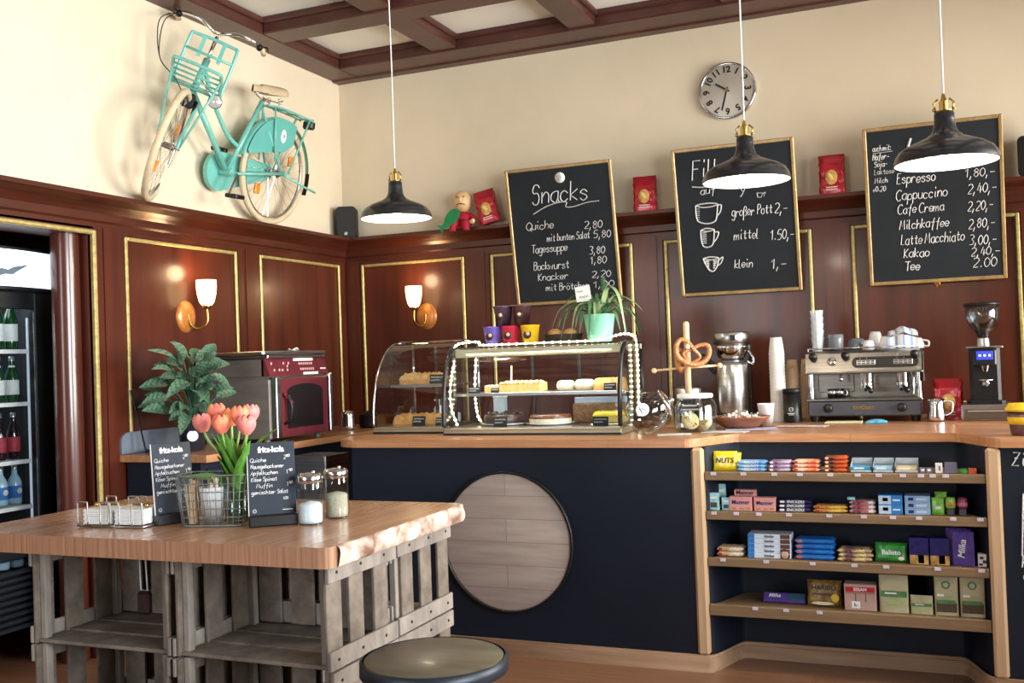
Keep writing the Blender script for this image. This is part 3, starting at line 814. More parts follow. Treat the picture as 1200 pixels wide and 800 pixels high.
# ------------------------------------------------------------------ speakers on the ledge
M_spk = mat('speaker_plastic', (40, 40, 40), (32, 32, 32), 0.55, scale=(20, 20, 20))
def speaker(label, loc, rz):
    t = thing('loudspeaker', label, 'speaker', loc, rz, group='small black loudspeakers on the ledge')
    m = MB(); m.prism(rrect(0.15, 0.235, 0.03, 5, 0, 0.1175), 0.0, 0.10, Matrix.Translation((0, 0.05, 0)) @ FACE); m.build('cabinet', M_spk, t)
    m = MB(); m.prism(rrect(0.135, 0.215, 0.028, 5, 0, 0.1175), 0.0, 0.02, Matrix.Translation((0, -0.048, 0)) @ FACE); m.build('grille', mat('speaker_cloth', (48, 48, 48), (34, 34, 34), 0.8, scale=(220, 220, 220)), t)
    m = MB(); m.box((0, -0.069, 0.03), (0.022, 0.002, 0.022)); m.build('badge', M_steel, t)
speaker('small black loudspeaker on the ledge in the wall corner', (-4.065, 6.59, LEDGE), math.radians(22))
speaker('black loudspeaker on the ledge past the espresso price board', (0.55, 6.61, LEDGE), math.radians(-25))

# ------------------------------------------------------------------ red coffee bags
M_redfoil = mat('red_foil', (190, 30, 44), (150, 18, 34), 0.28, 0.15, scale=(14, 14, 22), detail=4, bump=0.5, coat=0.3)
M_bean = mat('gold_print', (224, 186, 100), (170, 110, 50), 0.5, scale=(60, 60, 60))
def coffee_bag(label, loc, rz, w=0.155, h=0.24, d=0.085, tilt=0.0):
    mx = Matrix.Translation(loc) @ Matrix.Rotation(rz, 4, 'Z') @ Matrix.Rotation(tilt, 4, 'Y')
    t = thing('coffee_bag', label, 'coffee bag', mx=mx, group='red foil coffee bags')
    m = MB(); rnd = random.Random(int(loc[0] * 100))
    def f(u, v):
        a = 2 * PI * u; z = h * v
        k = min(1.0, (1 - v) / 0.28) if v > 0.72 else 1.0
        dd = d / 2 * max(0.03, k ** 0.8) * (1 if v > 0.02 else 0.97)
        c, s = math.cos(a), math.sin(a)
        e = 0.35
        x = w / 2 * math.copysign(abs(c) ** e, c) * (1 - 0.05 * math.sin(v * PI)); y = dd * math.copysign(abs(s) ** e, s)
        j = 0.0025 * math.sin(17 * u * 6.28 + 9 * v) + 0.002 * math.sin(31 * v)
        return (x + j, y + j, z)
    m.grid(f, 32, 16); m.prism([f(k / 32, 0)[:2] for k in range(32)], 0, 0.002)
    b = m.build('bag', M_redfoil, t)
    m = MB(); m.lathe([(0, 0.002), (0.034, 0.0015), (0.036, 0)], 24, Matrix.Translation((0.0, -d / 2 - 0.0045, h * 0.42)) @ FACE @ Matrix.Diagonal((1, 1.3, 1, 1)))
    m.build('printed_emblem', M_bean, b)
    m = MB(); m.lathe([(0, 0.003), (0.016, 0.0025), (0.018, 0)], 16, Matrix.Translation((-0.008, -d / 2 - 0.005, h * 0.44)) @ FACE @ Matrix.Rotation(0.5, 4, 'Z') @ Matrix.Diagonal((0.8, 1.6, 1, 1)))
    m.build('printed_figure', mat('cream_print', (238, 214, 150), (210, 160, 80), 0.5, scale=(60, 60, 60)), b)
    m = MB()
    for q in (0, 1): squiggle(m, -0.035, h * (0.10 + 0.06 * q), 0.07, 0.007, 0.0016, d / 2 + 0.005, None, q)
    m.build('small_print', M_white, b)
c = AY(757, 247, 6.63); coffee_bag('red foil coffee bag on the ledge between the Snacks board and the cup board', (c.x, 6.63, LEDGE), 0.05)
c = AY(976, 225, 6.63); coffee_bag('red foil coffee bag on the ledge between the cup board and the espresso board', (c.x, 6.63, LEDGE), -0.03, h=0.25)
coffee_bag('red foil coffee bag leaning on the ledge beside the doll holding a green fish', (-2.89, 6.60, LEDGE + 0.018), 0.1, w=0.15, tilt=-0.22, d=0.08)
# (the fourth bag stands on the bar, see below)

# ------------------------------------------------------------------ doll with a green fish sitting on the ledge edge
M_skin = mat('doll_wood', (222, 184, 136), (206, 166, 118), 0.4, scale=(9, 9, 9))
M_redc = mat('doll_red_cloth', (176, 24, 52), (150, 16, 42), 0.8, scale=(40, 40, 40))
t = thing('doll', 'bald doll in a red suit holding a green fish, sitting on the ledge', 'doll', (-3.10, 6.585, LEDGE), 0.15)
m = MB(); m.lathe([(0, 0.0), (0.05, 0.004), (0.066, 0.03), (0.066, 0.06), (0.052, 0.09), (0.034, 0.112), (0, 0.116)], 20)
for s in (-1, 1):
    m.tube(catmull([(s * 0.028, -0.02, 0.024), (s * 0.035, -0.07, 0.026), (s * 0.045, -0.10, 0.01), (s * 0.05, -0.105, -0.03)], 5), [0.028] * 10 + [0.024] * 6, 12)
    m.tube(catmull([(s * 0.045, 0, 0.088), (s * 0.08, -0.02, 0.06), (s * 0.085, -0.05, 0.04)], 5), [0.022] * 6 + [0.017] * 5, 10)
m.build('body', M_redc, t)
m = MB(); m.ball((0, -0.004, 0.188), (0.066, 0.062, 0.080), 24, 14); m.ball((0, -0.062, 0.195), (0.012, 0.014, 0.022), 10, 8)
hd = m.build('head', M_skin, t)
m = MB(); m.tube([(-0.032, -0.054, 0.160), (0, -0.065, 0.166), (0.032, -0.054, 0.160)], 0.0035, 6)
for s in (-1, 1): m.ball((s * 0.024, -0.056, 0.215), 0.006, 8, 6)
m.build('face', M_black, hd)
for s in (-1, 1):
    m = MB(); m.ball((s * 0.086, -0.055, 0.036), (0.017, 0.017, 0.02), 10, 8)
    for k in range(4): m.tube([(s * 0.086 + (k - 1.5) * 0.008, -0.06, 0.03), (s * 0.086 + (k - 1.5) * 0.009, -0.075, 0.022)], 0.0045, 6)
    m.tube([(s * 0.075, -0.06, 0.04), (s * 0.066, -0.07, 0.036)], 0.0045, 6)
    m.build('hand', M_skin, t)
fo = [(0.085, 0.02), (0.07, 0.05), (0.03, 0.062), (-0.02, 0.05), (-0.06, 0.02), (-0.085, 0.012), (-0.12, 0.035), (-0.108, 0.0), (-0.122, -0.035), (-0.085, -0.012), (-0.05, -0.028), (0.0, -0.03), (0.05, -0.018)]
m = MB(); m.prism([(p.x, p.y) for p in catmull([(a, b, 0) for a, b in fo], 3, True)], -0.008, 0.008, Matrix.Translation((-0.045, -0.128, 0.045)) @ Matrix.Rotation(-0.58, 4, 'Y') @ Matrix.Scale(0.95, 4) @ FACE)
DOLL = Matrix.Translation((-3.10, 6.585, LEDGE)) @ Matrix.Rotation(0.15, 4, 'Z')
tag(m.build('toy_fish', mat('fish_green', (20, 130, 74), (14, 104, 58), 0.6, scale=(20, 20, 20)), mx=DOLL), 'green toy fish held by the doll in red on the ledge', 'toy fish')

# ------------------------------------------------------------------ bicycle on the ledge
M_teal = mat('teal_paint', (116, 192, 178), (104, 178, 166), 0.3, scale=(6, 6, 6), coat=0.5)
M_cream = mat('cream_rubber', (214, 196, 164), (198, 180, 148), 0.6, scale=(20, 20, 20))
M_orange = mat('orange_reflector', (240, 150, 30), (220, 120, 20), 0.3, scale=(60, 60, 60))
BM = Matrix.Translation((-4.085, 5.615, LEDGE + 0.002)) @ Matrix.Rotation(-0.002, 4, 'Z') @ Matrix(((0, 1, 0, 0), (-1, 0, 0, 0), (0, 0, 1, 0), (0, 0, 0, 1))) @ Matrix.Rotation(-0.202, 4, 'X') @ Matrix.Scale(0.979, 4)
bike = thing('bicycle', 'turquoise city bicycle with cream tyres standing on the wall ledge', 'bicycle', mx=BM)
WB, RW = 1.08, 0.35
SA = Vector((-0.375, 0, 0.927)); P0 = Vector((WB - 0.0556, 0, RW - 0.0225))
ST = Matrix.Translation(P0) @ Matrix.Rotation(0.634, 4, SA) @ Matrix.Translation(-P0)
I4 = Matrix.Identity(4)
def wheel(cx, mx, label):
    W = mx @ Matrix.Translation((cx, 0, RW))
    m = MB(); m.torus((0, 0, 0), (0, 1, 0), RW - 0.021, 0.021, 64, 12, mx=W); w = m.build('wheel', M_cream, bike, label=label)
    m = MB(); m.torus((0, 0, 0), (0, 1, 0), RW - 0.045, 0.011, 64, 8, mx=W); m.build('rim', M_steel, w)
    m = MB(); m.cyl((0, -0.045, 0), (0, 0.045, 0), 0.02, seg=14); m.cyl((0, -0.075, 0), (0, 0.075, 0), 0.006, seg=8)
    for s in (-1, 1): m.cyl((0, s * 0.03, 0), (0, s * 0.034, 0), 0.032, seg=16)
    m.xf(W); m.build('hub', M_chrome, w)
    m = MB()
    for k in range(32):
        a = 2 * PI * k / 32; b = a + (0.5 if k % 4 < 2 else -0.5); s = 0.03 if k % 2 else -0.03
        m.tube([(0.028 * math.cos(b), s, 0.028 * math.sin(b)), ((RW - 0.05) * math.cos(a), 0, (RW - 0.05) * math.sin(a))], 0.0012, 4)
    m.xf(W); m.build('spokes', M_chrome, w)
    m = MB()
    for a in (2.6, 5.6): m.box((0.20 * math.cos(a), 0, 0.20 * math.sin(a)), (0.05, 0.022, 0.07), 0.006)
    m.xf(W); m.build('reflectors', M_orange, w)
wheel(0, I4, None); wheel(WB, ST, None)
BB = Vector((0.48, 0, 0.28)); STOP = Vector((0.235, 0, 0.76))
HB = P0 + SA * 0.40; HT = P0 + SA * 0.61
m = MB()
m.tube([HB - SA * 0.02, HT + SA * 0.02], 0.021, 14); m.tube([BB, STOP + (STOP - BB) * 0.05], 0.016, 14)
m.tube([HB, BB + Vector((0.02, 0, 0.02))], 0.018, 14)
m.tube(catmull([HT - SA * 0.03, Vector((0.70, 0, 0.70)), Vector((0.53, 0, 0.52)), BB + (STOP - BB) * 0.36], 8), 0.014, 12)
for s in (-1, 1):
    m.tube([BB + Vector((-0.04, s * 0.035, 0)), Vector((0, s * 0.062, RW))], 0.010, 10)
    m.tube([STOP + Vector((0.005, s * 0.02, -0.02)), Vector((0.0, s * 0.062, RW))], 0.008, 10)
m.cyl(BB - Vector((0, 0.045, 0)), BB + Vector((0, 0.045, 0)), 0.024, seg=16)
m.build('frame', M_teal, bike)
m = MB()                                                             # fork
C0 = P0 + SA * 0.37
m.tube([C0 + SA * 0.02, C0 + Vector((0, 0, 0))], 0.02, 12)
for s in (-1, 1):
    m.tube(catmull([C0, C0 + Vector((0.01, s * 0.05, -0.03)), Vector((WB - 0.03, s * 0.056, RW + 0.10)), Vector((WB, s * 0.058, RW))], 6), 0.011, 10)
m.xf(ST); m.build('fork', M_teal, bike)
m = MB()                                                             # handlebar with stem
m.tube([HT, P0 + SA * 0.80], 0.012, 10)
H0 = P0 + SA * 0.80
hb = [(-0.14, 0.27, 0.02), (-0.07, 0.265, 0.03), (0.03, 0.22, 0.05), (0.06, 0.12, 0.05), (0.05, 0.04, 0.02), (0.02, 0, 0.0)]
hb = hb + [(x, -y, z) for x, y, z in hb[-2::-1]]
m.tube(catmull([H0 + Vector(p) for p in hb], 5), 0.0105, 10); m.xf(ST); hbar = m.build('handlebar', M_chrome, bike)
for s in (-1, 1):
    m = MB(); m.tube([H0 + Vector((-0.03, s * 0.268, 0.032)), H0 + Vector((-0.15, s * 0.27, 0.02))], 0.016, 12); m.xf(ST); m.build('grip', M_cream, hbar)
    m = MB(); m.ball(H0 + Vector((0.0, s * 0.25, 0.035)), (0.025, 0.02, 0.022), 12, 8); m.tube([H0 + Vector((0.02, s * 0.245, 0.04)), H0 + Vector((-0.04, s * 0.29, 0.055)), H0 + Vector((-0.11, s * 0.30, 0.035))], 0.005, 8); m.xf(ST); m.build('brake_lever', M_blackm, hbar)
m = MB()
for q in (0, 1):
    m.tube(catmull([H0 + Vector((0.02, -0.25, 0.04)), H0 + Vector((0.18 + 0.03 * q, -0.28 - 0.02 * q, -0.06)), H0 + Vector((0.26, -0.22, -0.26)), C0 + Vector((0.10, -0.10, 0.06)), C0 + Vector((0.04, -0.03, -0.02))], 8), 0.003, 6)
m.xf(ST); m.build('brake_cables', M_black, bike)
m = MB()                                                             # front carrier: upright loop and platform
cx = 0.93
def cy(x, y, z): return Vector((x, y + 0.02, z - 0.085 + (x - 0.93) * 0.62))
lw = 0.14
loop = [cy(cx, -lw, 0.79), cy(cx - 0.04, -lw, 1.10)] + [cy(cx - 0.055, -lw + 0.035, 1.145), cy(cx - 0.055, lw - 0.035, 1.145)] + [cy(cx - 0.04, lw, 1.10), cy(cx, lw, 0.79)]
m.tube(catmull(loop, 5), 0.010, 10)
m.tube([cy(cx - 0.025, -lw, 1.03), cy(cx - 0.025, lw, 1.03)], 0.008, 8)
for s in (-1, 1): m.bar(cy(cx - 0.05, s * 0.06, 1.145), cy(cx - 0.02, s * 0.06, 1.00), 0.022, 0.004, (1, 0, 0))
plat = [cy(cx, -lw, 0.80), cy(cx + 0.20, -lw, 0.78), cy(cx + 0.235, -lw + 0.035, 0.778), cy(cx + 0.235, lw - 0.035, 0.778), cy(cx + 0.20, lw, 0.78), cy(cx, lw, 0.80)]
m.tube(catmull(plat, 5), 0.010, 10)
for k in range(4): m.tube([cy(cx + 0.03 + 0.05 * k, -lw, 0.797 - 0.005 * k), cy(cx + 0.03 + 0.05 * k, lw, 0.797 - 0.005 * k)], 0.006, 8)
m.tube([cy(cx, -lw, 0.80), cy(cx, lw, 0.80)], 0.009, 8)
for s in (-1, 1): m.tube([cy(cx + 0.17, s * lw, 0.782), Vector((WB, s * 0.066, RW + 0.01))], 0.007, 8)
m.tube([cy(cx + 0.05, 0, 0.79), C0 + SA * 0.05], 0.012, 8); m.tube([cy(cx - 0.03, 0, 1.03), P0 + SA * 0.66], 0.010, 8)
m.xf(ST); m.build('front_carrier', M_teal, bike)
m = MB(); hl = cy(cx + 0.05, 0.13, 0.745)
m.lathe([(0, -0.05), (0.025, -0.045), (0.038, -0.02), (0.042, 0.0)], 24, Matrix.Translation(hl) @ Matrix.Rotation(PI / 2, 4, 'Y')); m.tube([hl, cy(cx + 0.05, 0.02, 0.83)], 0.006, 6); m.xf(ST)
hlo = m.build('headlight', M_chrome, bike)
m = MB(); m.lathe([(0, 0.008), (0.03, 0.005), (0.038, 0.0)], 24, Matrix.Translation(hl + Vector((0.001, 0, 0))) @ Matrix.Rotation(PI / 2, 4, 'Y')); m.xf(ST); m.build('lens', mat('lamp_lens', (226, 226, 222), (206, 206, 204), 0.1, 0.5, scale=(60, 60, 60)), hlo)
m = MB(); m.box(C0 + Vector((0.045, 0, -0.03)), (0.05, 0.075, 0.09), 0.012); m.tube([C0 + Vector((0.03, 0.045, -0.02)), C0 + Vector((0.06, 0.05, -0.10))], 0.010, 8); m.xf(ST); m.build('front_brake', M_blackm, bike)
m = MB()                                                             # saddle
def sad(u, v):
    x = 0.145 - 0.27 * u; w = 0.025 + 0.085 * (max(0, u - 0.25) / 0.75) ** 1.1 if u > 0.25 else 0.02 + 0.006 * math.sin(u * 6)
    if u > 0.93: w *= 1 - (u - 0.93) * 4
    if u < 0.06: w *= 0.4 + 10 * u
    a = PI * v
    return (0.19 + x, w * math.cos(a), 0.838 + 0.018 * u + (0.056 if u > 0.3 else 0.045) * math.sin(a) ** 0.6 - 0.02 * (1 - u) * 0.5)
m.grid(sad, 20, 14); m.grid(lambda u, v: (sad(u, 0)[0], sad(u, 0)[1] * (1 - 2 * v), sad(u, 0)[2] - 0.004), 20, 4)
m.build('saddle', mat('saddle_leather', (196, 172, 138), (180, 156, 122), 0.55, scale=(30, 30, 30)), bike)
m = MB(); m.tube([STOP, Vector((0.205, 0, 0.80))], 0.012, 10)
for s in (-1, 1):
    m.tube([(0.07, s * 0.05, 0.823), (0.10, s * 0.03, 0.803), (0.22, s * 0.02, 0.803), (0.31, s * 0.008, 0.828)], 0.004, 6)
    m.tube([(0.10 + 0.012 * math.cos(k), s * 0.045 + 0.012 * math.sin(k), 0.788 + 0.003 * k) for k in range(16)], 0.0025, 5)
m.build('seat_post', M_chrome, bike)
def guard(name, cx, a0, a1, mx, w=0.055):
    m = MB(); R = RW + 0.022
    def f(u, v):
        a = math.radians(a0 + (a1 - a0) * u); b = PI * v
        r = R - 0.012 + 0.012 * math.sin(b)
        return (cx + r * math.cos(a), w / 2 * math.cos(b), RW + r * math.sin(a))
    m.grid(f, 36, 8, mx); m.grid(lambda u, v: tuple(Vector(f(u, v)) + (Vector((cx, 0, RW)) - Vector(f(u, v))) * 0.006), 36, 8, mx)
    return m.build(name, M_teal, bike)
guard('rear_mudguard', 0, 10, 172, I4)
m = MB(); m.grid(lambda u, v: ((RW + 0.02) * math.cos(math.radians(172 + 24 * u)), 0.03 * (1 - 2 * v), RW + (RW + 0.02) * math.sin(math.radians(172 + 24 * u))), 8, 2); m.build('mud_flap', M_black, bike)
for s in (1, -1):
    m = MB(); y = s * 0.040
    R = RW + 0.014
    ol = [(R * math.cos(math.radians(a)), RW + R * math.sin(math.radians(a))) for a in range(16, 116, 6)] + [(-0.12, 0.56), (-0.03, 0.50), (0.10, 0.475), (0.22, 0.455), (0.33, 0.43)]
    m.prism(ol, -0.0015, 0.0015, Matrix.Translation((0, y, 0)) @ FACE); sg = m.build('skirt_guard', mat('teal_vinyl', (98, 176, 166), (88, 164, 156), 0.4, scale=(6, 6, 6)), bike)
    if s > 0:
        m = MB(); m.lathe([(0, 0.001), (0.034, 0.001), (0.036, 0)], 24, Matrix.Translation((0.0, y + 0.002, 0.60)) @ Matrix.Rotation(PI, 4, 'Z') @ FACE @ Matrix.Diagonal((0.8, 1.25, 1, 1))); em = m.build('emblem', M_white, sg, label='white oval emblem')
        m = MB(); text_into(m, 'b', 0.04, Matrix.Translation((0.0, y + 0.0042, 0.603)) @ Matrix.Rotation(PI, 4, 'Z') @ FACE, shear=0.2); m.build('monogram', M_black, em)
m = MB()                                                             # chain case on the wall side
cc = [(BB.x + 0.125 * math.cos(math.radians(a)), BB.z + 0.125 * math.sin(math.radians(a))) for a in range(-100, 101, 10)] + [(0.055 * math.cos(math.radians(a)), RW + 0.055 * math.sin(math.radians(a))) for a in range(80, 281, 20)]
m.prism(cc, -0.016, 0.016, Matrix.Translation((0, -0.065, 0)) @ FACE, smooth=True); m.build('chain_case', M_teal, bike)
m = MB()
for s, a in ((1, -1.1), (-1, -1.1 + PI)):
    d = Vector((math.cos(a), 0, math.sin(a))) * 0.165
    m.bar(BB + Vector((0, s * 0.085, 0)), BB + Vector((0, s * 0.095, 0)) + d, 0.018, 0.014, (0, 1, 0), 0.004)
cr = m.build('crank', M_chrome, bike)
for s, a in ((1, -1.1), (-1, -1.1 + PI)):
    d = Vector((math.cos(a), 0, math.sin(a))) * 0.165
    m = MB(); m.box(BB + d + Vector((0, s * 0.15, 0)), (0.085, 0.095, 0.026), 0.006); m.build('pedal', M_black, cr)
m = MB()                                                             # rear rack
for y in (-0.055, 0, 0.055): m.tube(catmull([(0.20, y * 0.6, 0.765), (0.08, y, 0.775), (-0.22, y, 0.765), (-0.30, y, 0.755)], 4), 0.006, 8)
for x in (0.02, -0.12, -0.29): m.tube([(x, -0.058, 0.768), (x, 0.058, 0.768)], 0.006, 8)
for s in (-1, 1):
    m.tube([(-0.25, s * 0.058, 0.765), (-0.07, s * 0.068, RW + 0.01)], 0.007, 8); m.tube([(0.14, s * 0.05, 0.77), (0.09, s * 0.066, 0.42)], 0.006, 8)
m.build('rear_rack', M_teal, bike)
m = MB(); m.box((-0.325, 0, 0.735), (0.05, 0.085, 0.06), 0.012); tl = m.build('tail_light', M_black, bike)
m = MB(); m.box((-0.352, 0, 0.735), (0.006, 0.06, 0.035), 0.002); m.build('reflector', mat('red_lens', (170, 20, 24), None, 0.2), tl)
m = MB(); m.tube([(-0.02, 0.08, RW - 0.01), (-0.20, 0.10, RW - 0.05), (-0.335, 0.12, RW - 0.075)], 0.008, 8); m.build('kickstand', M_teal, bike)
m = MB(); m.cyl((0, 0.06, RW), (0, 0.10, RW), 0.016, seg=10); m.cyl((0, -0.10, RW), (0, -0.06, RW), 0.012, seg=10); m.build('axle_nuts', M_teal, bike)
# ------------------------------------------------------------------ drinks fridge in the niche
FXX = -4.50
M_fblack = mat('fridge_black', (26, 28, 32), (18, 20, 24), 0.35, scale=(9, 9, 9))
M_flit = mat('lit_sign', (244, 248, 255), (236, 242, 250), 0.4, emit=1.1, ecol=(232, 240, 255))
t = thing('drinks_fridge', 'glass-door drinks fridge with lit white sign in the wall niche', 'fridge', (0, 0, 0))
fy0, fy1 = 3.50, 4.225
m = MB()
m.box((-5.06, (fy0 + fy1) / 2, 1.18), (0.04, fy1 - fy0, 2.02)); m.box((-4.79, fy0 + 0.015, 1.18), (0.5, 0.03, 2.02)); m.box((-4.79, fy1 - 0.015, 1.18), (0.5, 0.03, 2.02))
m.box((-4.79, (fy0 + fy1) / 2, 0.32), (0.5, fy1 - fy0 - 0.06, 0.3)); m.box((-4.79, (fy0 + fy1) / 2, 2.08), (0.5, fy1 - fy0 - 0.06, 0.22))
for y in (fy0 + 0.06, fy1 - 0.06): m.cyl((-4.62, y, 0), (-4.62, y, 0.2), 0.02); m.cyl((-5.0, y, 0), (-5.0, y, 0.2), 0.02)
m.build('cabinet', M_fblack, t)
m = MB(); m.box((-5.035, (fy0 + fy1) / 2, 1.2), (0.004, fy1 - fy0 - 0.07, 1.45)); m.build('lining', mat('fridge_lining', (170, 182, 192), (150, 164, 176), 0.4, scale=(5, 5, 5)), t)
m = MB()
for k in range(9): m.box((FXX - 0.02, (fy0 + fy1) / 2, 0.19 + 0.036 * k), (0.045, fy1 - fy0 - 0.02, 0.022), 0.006)
m.build('grille', mat('grille_plastic', (38, 42, 52), (30, 34, 42), 0.4, scale=(9, 9, 9)), t)
m = MB()                                                            # door: frame, pane, handle
z0, z1 = 0.55, 1.955
m.box((FXX - 0.02, fy0 + 0.035, (z0 + z1) / 2), (0.045, 0.07, z1 - z0), 0.006); m.box((FXX - 0.02, fy1 - 0.07, (z0 + z1) / 2), (0.045, 0.14, z1 - z0), 0.006)
for z in (z0 + 0.03, z1 - 0.045): m.box((FXX - 0.02, (fy0 + fy1) / 2 - 0.035, z), (0.045, fy1 - fy0 - 0.21, 0.06 if z < 1 else 0.09), 0.004)
d = m.build('door', M_fblack, t)
m = MB(); m.box((FXX - 0.02, (fy0 + fy1) / 2 - 0.035, (z0 + z1) / 2 - 0.01), (0.006, fy1 - fy0 - 0.21, z1 - z0 - 0.13)); m.build('pane', M_glass, d)
m = MB(); m.box((FXX + 0.001, fy1 - 0.145, 1.2), (0.006, 0.006, 1.3)); m.build('door_strip', M_steel, d)
m = MB()                                                            # bowed sign
sp = [(-0.10, fy0)] + [(0.0 + 0.055 * math.sin(PI * k / 12), fy0 + (fy1 - fy0) * k / 12) for k in range(13)] + [(-0.10, fy1)]
m.prism([(FXX + x, y) for x, y in sp], 1.962, 2.185); m.build('sign_box', M_fblack, t)
m = MB(); sp2 = [(0.004 + 0.055 * math.sin(PI * (0.3 + k * 11.4) / 12 / 11.7 * 1.0), 0) for k in range(2)]
sg = [(FXX + 0.006 + 0.055 * math.sin(PI * k / 12), fy0 + (fy1 - fy0) * k / 12) for k in range(13)]
sg = [(x, min(max(y, fy0 + 0.012), fy1 - 0.012)) for x, y in sg]
m.prism(sg + [(x - 0.004, y) for x, y in sg[::-1]], 1.978, 2.17); sgn = m.build('sign', M_flit, t, label='lit white sign with a grey bird')
m = MB(); b0 = AX(6, 319, FXX + 0.03)
bird = [(-0.09, 0.005), (-0.05, 0.018), (-0.01, 0.012), (0.03, 0.030), (0.12, 0.045), (0.05, 0.008), (0.02, -0.012), (-0.03, -0.012), (-0.07, -0.024), (-0.06, -0.004)]
m.prism(bird, 0.0, 0.012, Matrix.Translation((FXX + 0.0535, b0.y, b0.z)) @ FX); m.build('bird_emblem', mat('sign_grey', (92, 108, 124), None, 0.6), sgn)
M_rack = mat('white_wire', (226, 228, 230), (210, 212, 214), 0.4, scale=(20, 20, 20))
shz = [0.60]
for py in (592, 538, 470, 408): shz.append(AX(18, py + 2, -4.56).z)
for z in shz[1:]:
    m = MB(); m.box((-4.56, (fy0 + fy1) / 2 - 0.05, z - 0.008), (0.012, fy1 - fy0 - 0.17, 0.022), 0.002)
    for k in range(19): m.cyl((-5.02, fy0 + 0.05 + 0.0295 * k, z - 0.003), (-4.56, fy0 + 0.05 + 0.0295 * k, z - 0.003), 0.003, seg=6)
    m.build('shelf', M_rack, t)
m = MB(); m.box((-4.60, fy1 - 0.10, 1.2), (0.012, 0.012, 1.25), 0.003); m.build('light_strip', mat('fridge_light', (226, 238, 250), None, 0.5, emit=0.5, ecol=(214, 232, 255)), t)
l = bpy.data.lights.new('fridge_light', 'AREA'); l.shape = 'RECTANGLE'; l.size = 0.5; l.size_y = 0.3; l.energy = 3; l.color = (0.85, 0.93, 1)
o = bpy.data.objects.new('fridge_light', l); COL.objects.link(o); o.location = (-4.8, (fy0 + fy1) / 2, 1.94)
M_bgreen = mat('bottle_green', (24, 74, 40), (14, 52, 28), 0.1, scale=(9, 9, 9), coat=0.5)
M_bdark = mat('bottle_dark', (44, 22, 26), (28, 14, 18), 0.12, scale=(9, 9, 9), coat=0.5)
M_bclear = mat('bottle_water', (176, 206, 224), (150, 186, 210), 0.1, scale=(9, 9, 9), coat=0.5)
M_lab_w = mat('bottle_label', (228, 230, 226), (210, 214, 212), 0.6, scale=(30, 30, 30))
M_lab_b = mat('bottle_label_blue', (60, 128, 200), (44, 104, 176), 0.6, scale=(30, 30, 30))
M_lab_p = mat('bottle_label_red', (176, 60, 70), (150, 44, 56), 0.6, scale=(30, 30, 30))
def bottle(h, r, mb_, ml, capm, label, loc, grp):
    t = thing('drink_bottle', label, 'bottle', loc, group=grp)
    m = MB(); m.lathe([(0, 0), (r * 0.92, 0), (r, 0.012), (r, h * 0.55), (r * 0.85, h * 0.64), (r * 0.42, h * 0.78), (r * 0.36, h * 0.95), (r * 0.40, h * 0.96), (0, h * 0.97)], 20); m.build('glass', mb_, t)
    m = MB(); m.lathe([(r * 1.015, h * 0.16), (r * 1.02, h * 0.17), (r * 1.02, h * 0.47), (r * 1.015, h * 0.48)], 20)
    if ml is M_lab_w: m.lathe([(r * 0.50, h * 0.745), (r * 0.44, h * 0.80)], 16)
    lb = m.build('label', ml, t)
    m = MB(); m.lathe([(r * 0.42, h * 0.90), (r * 0.44, h * 1.0), (0, h * 1.0)], 16); m.build('cap', capm, t)
    if ml is M_lab_b:
        m = MB(); m.ball((r * 1.02, 0, h * 0.34), (0.003, r * 0.45, r * 0.45), 14, 8); m.build('round_print', M_lab_w, lb)
M_capr = mat('cap_red', (178, 34, 36), None, 0.4); M_caps = mat('cap_silver', (190, 194, 198), None, 0.3, 0.8)
by = AX(9, 400, -4.66).y
ys = [by - 0.15, by - 0.07, by + 0.02, 0]
rows = [(shz[4], 0.29, 0.036, M_bgreen, M_lab_w, M_capr, 'green glass bottle with red cap on the top fridge shelf'),
        (shz[3], 0.28, 0.035, M_bgreen, M_lab_w, M_caps, 'green glass bottle with white label on the second fridge shelf'),
        (shz[2], 0.25, 0.034, M_bdark, M_lab_p, M_caps, 'dark soda bottle with red label on the third fridge shelf'),
        (shz[1], 0.235, 0.036, M_bclear, M_lab_b, M_caps, 'clear water bottle with blue label on the lowest wire shelf of the fridge'),
        (0.475, 0.24, 0.036, M_bclear, M_lab_b, M_lab_b, 'clear water bottle with blue cap on the fridge floor')]
for ri, (z, h, r, a, b, c, lab) in enumerate(rows):
    nz_ = [2.0, shz[4], shz[3], shz[2], shz[1]][ri]; h = min(h, nz_ - z - 0.035)
    for k, y in enumerate(ys):
        if k == 3: continue
        bottle(h, r, a, b, c, lab, (-4.66, y, z + 0.004), 'bottles: ' + lab.split(' on ')[1])

# ------------------------------------------------------------------ oven on the side worktop
M_burg = mat('oven_burgundy', (112, 46, 54), (96, 38, 46), 0.3, scale=(9, 9, 9), coat=0.3)
M_ovenglass = mat('oven_window', (34, 30, 32), (20, 18, 20), 0.08, scale=(4, 4, 4), coat=0.8)
WT = 1.06
t = thing('convection_oven', 'grey countertop oven with burgundy control panel and arched glass door', 'oven', (-3.57, 5.22, WT), PI / 2)
